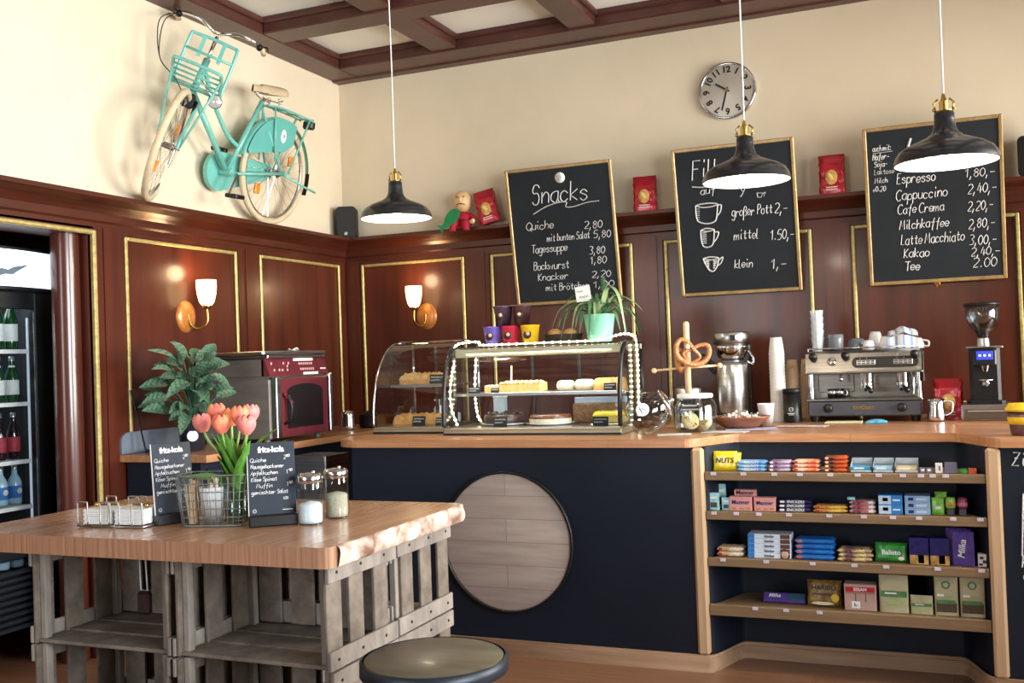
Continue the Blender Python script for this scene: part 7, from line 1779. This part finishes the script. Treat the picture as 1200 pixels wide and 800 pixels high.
def bars(name, label, grp, px0, px1, shelf, nx, ny, nz, h, mt, text=None, tm=None, y0=4.85, d=0.035, lean=0.004, tsize=None, cat='chocolate bar', jitter=0.0, side=None):
    """stacked wrapped bars; every bar is a thing, copied from the first"""
    x0, x1 = SX(px0), SX(px1); w = (x1 - x0) / nx; z = SHELF[shelf] - 0.0022
    root = thing(name, label, cat, (0, 0, 0), group=grp)
    m = MB(); wrapper(m, w * 0.97, d, h); b = m.build('wrapper', mt, root)
    if text:
        m = MB(); ts = tsize or min(h * 1.05, w / (0.62 * len(text)))
        text_into(m, text, ts, Matrix.Translation((0.02 * w if side else 0, -d / 2 - 0.0012, h * 0.5)) @ FACE, shear=0.2, bold=0.02, extrude=0.0004)
        m.build('lettering', tm or M_white, b)
    if side:
        m = MB(); m.box((-w * 0.36, -d / 2 - 0.0006, h * 0.5), (w * 0.13, 0.0012, h * 0.55)); m.build('printed_patch', side, b)
    rnd = random.Random(px0); first = True
    for k in range(nz):
        for j in range(ny):
            for i in range(nx):
                p = (x0 + w * (i + 0.5) + rnd.uniform(-jitter, jitter), y0 + d * 0.5 + d * 1.03 * j + lean * k, z + 0.0005 + h * 1.0 * k)
                rz = rnd.uniform(-0.03, 0.03)
                if first: root.location = p; root.rotation_euler = (0, 0, rz); first = False
                else: dup(root, p, rz)
    return root
def carton(name, label, px0, px1, shelf, h, d, mt, text=None, tm=None, y=4.85, tsize=0.02, cat='box', grp=None, patch=None, z=None, rz=0.0, extra=None, tz=0.6):
    x0, x1 = SX(px0), SX(px1); w = x1 - x0
    t = thing(name, label, cat, ((x0 + x1) / 2, y + d / 2, (SHELF[shelf] - 0.0022 if z is None else z)), rz, group=grp)
    m = MB(); m.box((0, 0, h / 2), (w * 0.98, d, h), 0.0015); b = m.build('carton', mt, t)
    if text:
        m = MB(); text_into(m, text, tsize, Matrix.Translation((0, -d / 2 - 0.0008, h * tz)) @ FACE, bold=0.015); m.build('lettering', tm or M_white, b)
    if patch:
        for (cx, cz, pw, ph, pm) in patch:
            m = MB(); m.box((cx * w, -d / 2 - 0.0004, cz * h), (pw * w, 0.0008, ph * h)); m.build('printed_patch', pm, b)
    return t
def pouch(name, label, px0, px1, shelf, h, mt, text=None, tm=None, y=4.86, d=0.035, tsize=0.018, cat='bag', grp=None, lean=0.12, extra=None, tz=0.5, shear=0.0):
    """soft bag standing upright, crimped at top and bottom"""
    x0, x1 = SX(px0), SX(px1); w = x1 - x0
    mx = Matrix.Translation(((x0 + x1) / 2, y + d / 2, SHELF[shelf] - 0.0022)) @ Matrix.Rotation(-lean, 4, 'X')
    t = thing(name, label, cat, mx=mx, group=grp)
    m = MB(); sd = px0
    def f(u, v):
        a = 2 * PI * u; c, s = math.cos(a), math.sin(a)
        e = min(1.0, min(v, 1 - v) / 0.16); e = max(0.0, (e - 0.2) / 0.8) ** 0.5
        wv = 1 + 0.04 * (1 - e) + 0.012 * math.sin(sd + 12 * v)
        return (w / 2 * wv * math.copysign(abs(c) ** 0.55, c), (0.0015 + d / 2 * e) * math.copysign(abs(s) ** 0.75, s) + 0.0015 * e * math.sin(sd + 9 * u * 6.28 + 7 * v), h * v)
    m.grid(f, 28, 16); b = m.build('bag', mt, t)
    if text:
        m = MB(); text_into(m, text, tsize, Matrix.Translation((0, -d / 2 - 0.0022, h * tz)) @ FACE, bold=0.02, shear=shear); m.build('lettering', tm or M_white, b)
    for (cx, cz, rx, rz_, pm) in (extra or ()):
        m = MB(); m.ball((cx * w, -d / 2 - 0.0005, cz * h), (rx * w, 0.003, rz_ * h), 14, 8); m.build('printed_patch', pm, b)
    return t
M_ink = mat('dark_blue_ink', (24, 40, 104), None, 0.5); M_inkb = mat('black_ink', (26, 24, 26), None, 0.5); M_redi = mat('red_ink', (186, 36, 44), None, 0.5)
M_yel = foil('yellow', (244, 222, 40), (232, 198, 24)); M_cyan = foil('sky', (66, 140, 206), (150, 200, 232)); M_lilac = foil('lilac', (196, 178, 204), (110, 70, 110))
M_oran = foil('orange', (226, 96, 52), (240, 206, 176)); M_dor = foil('dark_orange', (206, 88, 36), (50, 26, 22)); M_mint = foil('mint', (170, 222, 222), (120, 190, 200))
M_pinkb = mat('pink_carton', (224, 158, 152), (212, 142, 138), 0.5, scale=(20, 20, 20)); M_sn = foil('navy', (44, 38, 92), (30, 24, 62)); M_tanp = foil('tan', (226, 190, 84), (186, 120, 60))
M_maroon = foil('white_maroon', (232, 216, 214), (120, 44, 70)); M_bl = mat('blue_carton', (52, 134, 206), (40, 116, 190), 0.4, scale=(20, 20, 20)); M_lb = mat('pale_blue_carton', (150, 180, 212), (130, 162, 198), 0.4, scale=(20, 20, 20))
M_lime = foil('lime', (150, 206, 84), (110, 178, 60)); M_magenta = foil('magenta', (150, 44, 84), (120, 30, 64)); M_purp = foil('purple', (92, 70, 150), (74, 54, 128)); M_green = foil('green', (60, 156, 66), (40, 124, 50))
M_dkblue = foil('deep_blue', (36, 32, 104), (26, 22, 80)); M_gold2 = foil('golden', (206, 170, 96), (160, 116, 60)); M_sky2 = foil('azure', (30, 116, 196), (22, 92, 170)); M_mix = foil('plum_gold', (222, 200, 140), (92, 40, 72))
M_har = foil('bear_gold', (150, 122, 62), (104, 70, 44)); M_bei = mat('paper_beige', (196, 184, 152), (160, 160, 116), 0.7, scale=(12, 12, 18)); M_ses = mat('sesame_carton', (190, 158, 146), (172, 138, 126), 0.6, scale=(20, 20, 20))
M_leafp = mat('leaf_print', (92, 140, 84), (70, 116, 66), 0.7, scale=(30, 30, 30)); M_brownp = mat('brown_print', (96, 74, 56), (76, 58, 44), 0.7, scale=(30, 30, 30)); M_caramel = mat('caramel_print', (190, 140, 82), None, 0.6)

# top shelf
pouch('candy_bag', 'yellow candy bag with dark lettering at the alcove end of the top shelf, front', 836, 866, 1, 0.092, M_yel, 'NUTS', M_ink, y=4.865, tsize=0.034, shear=0.15, grp='yellow candy bags')
pouch('candy_bag', 'yellow candy bag half hidden behind the first one on the top shelf', 833, 860, 1, 0.075, M_yel, None, y=4.925, grp='yellow candy bags')
pouch('candy_bag', 'yellow candy bag hidden deepest of the three on the top shelf', 839, 866, 1, 0.075, M_yel, None, y=4.975, grp='yellow candy bags')
bars('coconut_bar', 'blue and white chocolate bar in the top shelf stack beside the yellow bags', 'blue white bars on the top shelf', 866, 905, 1, 1, 2, 3, 0.016, M_cyan, 'BOUNTY', M_white, tsize=0.017, d=0.04)
bars('milk_bar', 'lilac and white chocolate bar in the top shelf stack beside the blue white bars', 'lilac bars on the top shelf', 907, 935, 1, 1, 2, 3, 0.0165, M_lilac, None, d=0.04, side=M_white)
bars('wafer_bar', 'orange red wafer bar in the top shelf stack next to the lilac bars', 'orange bars on the top shelf', 936, 970, 1, 1, 2, 3, 0.0175, M_oran, None, d=0.04, side=M_redi)
bars('caramel_bar', 'dark orange and black bar in the tall top shelf stack', 'dark orange bars on the top shelf', 974, 1003, 1, 1, 2, 4, 0.0175, M_dor, None, d=0.04, side=M_oran)
def tray_box(label, px0, px1, mt, inner, h=0.055, d=0.12):
    x0, x1 = SX(px0), SX(px1); w = x1 - x0
    t = thing('display_box', label, 'box', ((x0 + x1) / 2, 4.85 + d / 2, SHELF[1] - 0.0022), group='open gum display boxes')
    m = MB(); m.box((0, 0, 0.001), (w, d, 0.002)); m.box((0, d / 2 - 0.001, h / 2), (w, 0.002, h)); m.box((0, -d / 2 + 0.001, 0.005), (w, 0.002, 0.010))
    for s in (-1, 1): m.add([(s * w / 2, -d / 2, 0), (s * w / 2, d / 2, 0), (s * w / 2, d / 2, h), (s * w / 2, -d / 2, 0.03)], [(0, 1, 2, 3)])
    m.box((0, d / 2 - 0.004, h * 0.72), (w * 0.94, 0.002, h * 0.4)); m.build('tray', mt, t)
    for k in range(2):
        for j in range(3):
            m = MB(); m.box((0, 0, 0.0055), (w * 0.90, 0.026, 0.011), 0.002); m.box((-w * 0.1, -0.0132, 0.0055), (w * 0.5, 0.0006, 0.006), 0, None, 1)
            tag(m.build('gum_pack', [inner, M_white], loc=((x0 + x1) / 2, 4.868 + 0.029 * j, SHELF[1] - 0.0008 + 0.0115 * k)), 'flat gum pack in the ' + label.split(' on ')[0], 'gum pack', 'gum packs in the ' + label.split(' on ')[0])
M_dbox = mat('display_grey', (176, 186, 192), (156, 168, 176), 0.5, scale=(20, 20, 20))
tray_box('open grey box of blue gum packs on the top shelf', 1006, 1030, M_dbox, mat('gum_blue', (60, 156, 200), None, 0.4))
tray_box('open grey box of pale blue gum packs on the top shelf', 1032, 1055, M_dbox, mat('gum_pale', (150, 196, 226), None, 0.4))
tray_box('open grey box of cream gum packs on the top shelf', 1057, 1083, M_dbox, mat('gum_cream', (222, 200, 156), None, 0.4))
for k, px in enumerate((1085, 1092)): carton('mint_box', 'tiny clear mint box on the top shelf, ' + ('next to the cream gum' if k == 0 else 'next to the white pack'), px, px + 6, 1, 0.022, 0.03, mat('tin_grey', (120, 122, 140), None, 0.3), None, patch=[(0, 0.6, 0.6, 0.4, M_white)], grp='tiny mint boxes')
carton('mint_pack', 'white upright mint pack standing near the end of the top shelf', 1102, 1110, 1, 0.043, 0.025, M_white, patch=[(0.1, 0.5, 0.3, 0.5, M_lilac)])
carton('dotted_box', 'grey box with three white rings near the end of the top shelf', 1112, 1126, 1, 0.046, 0.03, mat('dot_box', (112, 112, 136), None, 0.4), None)
carton('small_packet', 'flat green packet at the post end of the top shelf', 1129, 1137, 1, 0.018, 0.05, M_green); carton('small_packet', 'flat orange red packet at the post end of the top shelf', 1138, 1147, 1, 0.019, 0.05, mat('packet_red', (206, 90, 60), None, 0.4))
# second shelf
for k, (a, b, h, y) in enumerate(((829, 843, 0.082, 4.852), (836, 848, 0.115, 4.925), (846, 857, 0.060, 4.855), (831, 845, 0.07, 4.96))):
    carton('mint_chocolate', ('mint blue chocolate bar upright at the end of the second shelf, front', 'mint blue chocolate bar standing tallest behind on the second shelf', 'lower mint blue bar beside the pink wafer boxes on the second shelf', 'mint blue bar at the very back of the second shelf')[k], a, b, 2, h, 0.014, M_mint, None, y=y, cat='chocolate bar', grp='mint blue bars', patch=[(0, 0.3, 0.6, 0.3, M_brownp), (0, 0.72, 0.6, 0.12, M_white)])
wf = [(-0.3, 0.17, 0.2, 0.14, M_caramel), (0.05, 0.15, 0.22, 0.12, M_caramel), (0.32, 0.18, 0.2, 0.16, M_caramel)]
carton('wafer_box', 'pink wafer box in front on the second shelf, beside the mint bars', 856, 885, 2, 0.066, 0.045, M_pinkb, 'Manner', M_ink, tsize=0.027, grp='pink wafer boxes', patch=wf)
carton('wafer_box', 'pink wafer box leaning raised behind the front ones on the second shelf', 860, 888, 2, 0.092, 0.04, M_pinkb, 'Manner', M_inkb, y=4.90, tsize=0.027, grp='pink wafer boxes', tz=0.85)
carton('wafer_box', 'pink wafer box in front on the second shelf, beside the navy bars', 887, 914, 2, 0.064, 0.045, M_pinkb, 'Manner', M_ink, tsize=0.025, grp='pink wafer boxes', patch=wf)
bars('peanut_bar', 'navy and white peanut bar in the stack on the second shelf', 'navy bars on the second shelf', 916, 958, 2, 1, 2, 3, 0.0175, M_sn, 'SNICKERS', M_white, tsize=0.018, d=0.04, side=M_white, lean=0.008)
bars('honey_bar', 'yellow and tan bar in the low stack on the second shelf', 'yellow tan bars on the second shelf', 959, 1001, 2, 1, 2, 2, 0.016, M_tanp, None, d=0.04, side=M_redi)
bars('swirl_bar', 'white and maroon bar in the stack in the middle of the second shelf', 'white maroon bars on the second shelf', 1002, 1034, 2, 1, 2, 3, 0.019, M_maroon, 'TWIX', M_redi, tsize=0.02, d=0.04)
carton('tissue_pack', 'pale pack corner lying on the maroon bars on the second shelf', 1000, 1009, 2, 0.012, 0.03, M_mint, z=SHELF[2] + 0.0555, y=4.87)
for k in range(2):
    carton('blue_carton', ('lower' if k == 0 else 'upper') + ' bright blue and white carton in the stack on the second shelf', 1036, 1064, 2, 0.042, 0.10, M_bl, None, z=SHELF[2] - 0.0022 + 0.0425 * k, grp='bright blue cartons', patch=[(-0.22, 0.5, 0.5, 0.9, mat('carton_ice', (196, 216, 236), None, 0.4)), (-0.2, 0.55, 0.22, 0.36, M_ink), (0.25, 0.5, 0.3, 0.15, M_white)])
for k, wd in enumerate(('lowest', 'middle', 'topmost')):
    carton('pale_carton', wd + ' grey blue carton in the stack of three on the second shelf', 1066, 1095, 2, 0.0275, 0.10, M_lb, None, z=SHELF[2] - 0.0022 + 0.028 * k, grp='grey blue cartons', patch=[(-0.25, 0.5, 0.2, 0.5, M_ink), (0.15, 0.5, 0.4, 0.3, mat('carton_ice', (196, 216, 236), None, 0.4))])
pouch('gum_pouch', 'pale lime green pouch in front near the end of the second shelf', 1096, 1110, 2, 0.075, M_lime, None, y=4.865, d=0.02, grp='lime pouches', extra=[(0, 0.4, 0.3, 0.1, M_white)])
pouch('gum_pouch', 'taller lime green pouch standing behind the front one on the second shelf', 1100, 1113, 2, 0.094, M_lime, None, y=4.91, d=0.02, grp='lime pouches')
def lolly(label, px, mt, cap):
    x = SX(px); t = thing('candy_dispenser', label, 'candy', (x, 4.875, SHELF[2] - 0.0022), group='rolled candies on stands')
    m = MB(); m.box((0, 0, 0.014), (0.030, 0.022, 0.028), 0.003); m.build('stand', mat('clear_stand', (96, 92, 104), None, 0.2), t)
    m = MB(); m.lathe([(0, 0.03), (0.018, 0.03), (0.02, 0.036), (0.02, 0.07), (0.016, 0.078), (0, 0.078)], 20); m.build('roll', mt, t)
    m = MB(); m.lathe([(0.0205, 0.04), (0.021, 0.042), (0.021, 0.054), (0.0205, 0.056)], 20); m.build('band', cap, t)
lolly('green and yellow rolled candy on a clear stand at the second shelf', 1117, M_lime, M_tanp); lolly('dark pink rolled candy on a clear stand at the second shelf', 1130, M_magenta, mat('band_pink', (206, 120, 150), None, 0.4))
# third shelf
bars('nougat_bar', 'white and tan bar in the low stack at the end of the third shelf', 'white tan bars on the third shelf', 837, 872, 3, 1, 2, 2, 0.0225, foil('white_tan', (232, 222, 204), (186, 140, 78)), None, d=0.045, side=M_redi)
for k in range(5):
    wd = ('lowest', 'second from below', 'middle', 'second from top', 'topmost')[k]
    carton('milk_chocolate_box', wd + ' white and blue chocolate box with child portrait side in the fanned stack', 877, 931, 3, 0.0215, 0.10, mat('choc_white', (226, 234, 242), (210, 222, 234), 0.4, scale=(20, 20, 20)), 'kinder', M_inkb, y=4.85 + 0.004 * k, z=SHELF[3] - 0.0022 + 0.022 * k, tsize=0.018, tz=0.5, grp='white blue chocolate boxes',
           patch=[(-0.42, 0.5, 0.15, 1.0, M_bl), (0.36, 0.5, 0.22, 0.9, mat('biscuit_dark', (96, 62, 52), None, 0.5))])
x = SX(923); m = MB(); m.ball((0, 0, 0.021), (0.017, 0.002, 0.020), 18, 10); fp = m.build('portrait_sticker', mat('portrait_skin', (226, 182, 158), None, 0.5), loc=(x, 4.8475, SHELF[3] - 0.001))
tag(fp, 'small smiling child portrait cut-out on the white blue chocolate stack', 'sticker')
m = MB(); m.ball((0, 0.0006, 0.035), (0.0175, 0.0022, 0.010), 16, 8); m.build('hair', mat('portrait_hair', (84, 58, 42), None, 0.7), fp); m = MB(); m.tube([(-0.006, -0.0022, 0.012), (0, -0.0024, 0.009), (0.006, -0.0022, 0.012)], 0.0012, 5)
for s in (-1, 1): m.ball((s * 0.006, -0.0016, 0.024), 0.0015, 6, 4)
m.build('face', M_inkb, fp)
bars('azure_bar', 'azure blue wrapped wafer in the stack on the third shelf', 'azure wafers on the third shelf', 934, 984, 3, 1, 2, 4, 0.0235, M_sky2, None, d=0.05, side=mat('red_oval', (206, 110, 100), None, 0.4), lean=0.005)
bars('plum_bar', 'plum and gold wrapped bar in the loose pile on the third shelf', 'plum gold bars on the third shelf', 986, 1028, 3, 1, 2, 3, 0.0185, M_mix, None, d=0.045, jitter=0.004)
pouch('candy_bag', 'green candy bag with white lettering on the third shelf', 1030, 1067, 3, 0.086, M_green, 'Balisto', M_white, y=4.86, tsize=0.03, d=0.045, extra=[(0.3, 0.2, 0.1, 0.1, M_cream2)])
for k, (a, b) in enumerate(((1069, 1091), (1092, 1114))):
    carton('praline_box', 'deep blue praline pack with golden window on the third shelf, ' + ('beside the green bag' if k == 0 else 'beside the purple bars'), a, b, 3, 0.118, 0.06, M_dkblue, None, grp='deep blue praline packs', patch=[(0, 0.18, 0.94, 0.34, M_gold2), (0.1, 0.2, 0.3, 0.3, M_lilac if k == 0 else M_caramel)])
for k, (a, b, y, h) in enumerate(((1117, 1141, 4.852, 0.150), (1113, 1138, 4.875, 0.154), (1110, 1134, 4.90, 0.157))):
    wd = ('front', 'middle', 'rearmost')[k]
    t = carton('chocolate_tablet', wd + ' purple chocolate tablet standing upright on the third shelf', a, b, 3, h, 0.012, M_purp, None, y=y, cat='chocolate bar', grp='purple tablets upright')
    if k == 0:
        m = MB(); text_into(m, 'Milka', 0.038, Matrix.Translation((-0.005, -0.0068, h * 0.5)) @ FACE @ Matrix.Rotation(PI / 2 - 0.12, 4, 'Z'), bold=0.02, shear=0.2); m.build('lettering', M_white, t)
carton('cow_box', 'small white box with brown spots at the post end of the third shelf', 1144, 1154, 3, 0.056, 0.04, M_white, None, patch=[(-0.1, 0.7, 0.4, 0.2, M_brownp), (0.2, 0.4, 0.4, 0.25, M_brownp), (-0.2, 0.2, 0.4, 0.15, M_inkb)])
# bottom shelf
t = thing('chocolate_tablet', 'purple chocolate tablet with green corner lying flat on the bottom shelf', 'chocolate bar', (SX(918), 4.905, SHELF[4] - 0.0022))
m = MB(); m.box((0, 0, 0.021), (SX(945) - SX(892), 0.016, 0.05), 0.005, Matrix.Translation((0, 0, 0.008)) @ Matrix.Rotation(-0.75, 4, 'X')); m.build('wrapper', M_purp, t)
m = MB(); TT_ = Matrix.Translation((0, 0, 0.008)) @ Matrix.Rotation(-0.75, 4, 'X'); text_into(m, 'Milka', 0.026, TT_ @ Matrix.Translation((-0.045, -0.009, 0.026)) @ FACE, bold=0.02, shear=0.2); m.build('lettering', M_white, t)
m = MB(); m.box((0.055, -0.0084, 0.024), (0.07, 0.001, 0.03), 0, TT_); m.build('printed_patch', mat('teal_print', (44, 96, 104), None, 0.4), t)
pouch('gummy_bag', 'brown gold gummy candy bag with black lettering on the bottom shelf', 947, 988, 4, 0.118, M_har, 'HARIBO', M_inkb, y=4.875, d=0.05, tsize=0.030, tz=0.72, extra=[(0.32, 0.34, 0.13, 0.16, mat('bag_yellow', (226, 190, 50), None, 0.4)), (-0.05, 0.47, 0.3, 0.05, M_brownp), (-0.05, 0.12, 0.34, 0.07, mat('bag_cream', (232, 214, 170), None, 0.4))])
t = carton('sesame_box', 'pinkish brown box with red band and small price square on the bottom shelf', 992, 1030, 4, 0.118, 0.08, M_ses, 'SESAM', M_white, y=4.85, tsize=0.020, tz=0.80, patch=[(0, 0.80, 0.9, 0.2, M_redi), (-0.14, 0.22, 0.26, 0.26, M_white), (0, 0.66, 0.9, 0.02, M_brownp), (-0.14, 0.5, 0.02, 0.3, M_brownp), (0.17, 0.5, 0.02, 0.3, M_brownp)])
m = MB(); text_into(m, '2,-', 0.018, Matrix.Translation((-0.14 * 0.14, -0.0418, 0.118 * 0.22)) @ FACE, bold=0.02); m.build('lettering', M_inkb, t)
def paper_pack(label, a, b, h, text, kind, grp='beige paper packs', y=4.85, d=0.055):
    x0, x1 = SX(a), SX(b); w = x1 - x0
    t = thing('paper_pack', label, 'paper pack', ((x0 + x1) / 2, y + d / 2, SHELF[4] - 0.0022), group=grp)
    m = MB()
    def f(u, v):
        q = 2 * PI * u; c, s = math.cos(q), math.sin(q); k = 1.0 if v < 0.82 else max(0.04, 1 - (v - 0.82) / 0.18 * 0.96)
        return (w / 2 * math.copysign(abs(c) ** 0.25, c), d / 2 * k * math.copysign(abs(s) ** 0.25, s) - d * 0.3 * (1 - k), h * v)
    m.grid(f, 32, 12); m.prism([f(i / 32, 0)[:2] for i in range(32)], 0.0, 0.001); b_ = m.build('bag', M_bei, t)
    m = MB()
    if kind == 'tall':
        m.box((0, -d / 2 - 0.0006, h * 0.22), (w * 0.86, 0.0012, h * 0.26), 0, None, 1); m.box((-0.02 * w, -d / 2 - 0.001, h * 0.36), (w * 0.8, 0.0012, h * 0.10), 0, None, 0)
        m.torus((0, -d / 2 - 0.001, h * 0.80), (0, 1, 0), w * 0.15, 0.003, 20, 6, 0); m.box((-0.24 * w, -d / 2 - 0.001, h * 0.53), (0.28 * w, 0.001, h * 0.06), 0, None, 2)
    else:
        m.box((0, -d / 2 - 0.0006, h * 0.5), (w * 0.9, 0.0012, h * 0.16), 0, None, 0); m.box((-0.1 * w, -d / 2 - 0.0016, h * 0.52), (w * 0.4, 0.0012, h * 0.04), 0, None, 2); m.box((0.1 * w, -d / 2 - 0.0012, h * 0.28), (w * 0.6, 0.0012, h * 0.12), 0, None, 3)
    m.build('printing', [M_leafp, M_brownp, M_white, mat('pale_green_print', (176, 190, 130), None, 0.7)], b_)
paper_pack('tall beige and green paper pack beside the pinkish box on the bottom shelf', 1033, 1066, 0.166, '', 'land')
paper_pack('low beige and green paper pack between the tall packs on the bottom shelf', 1068, 1093, 0.082, '', 'land')
paper_pack('tall beige pack with green ring, third tall pack on the bottom shelf', 1095, 1121, 0.168, '', 'tall')
paper_pack('tall beige pack with green ring, nearest the post on the bottom shelf', 1123, 1150, 0.170, '', 'tall')
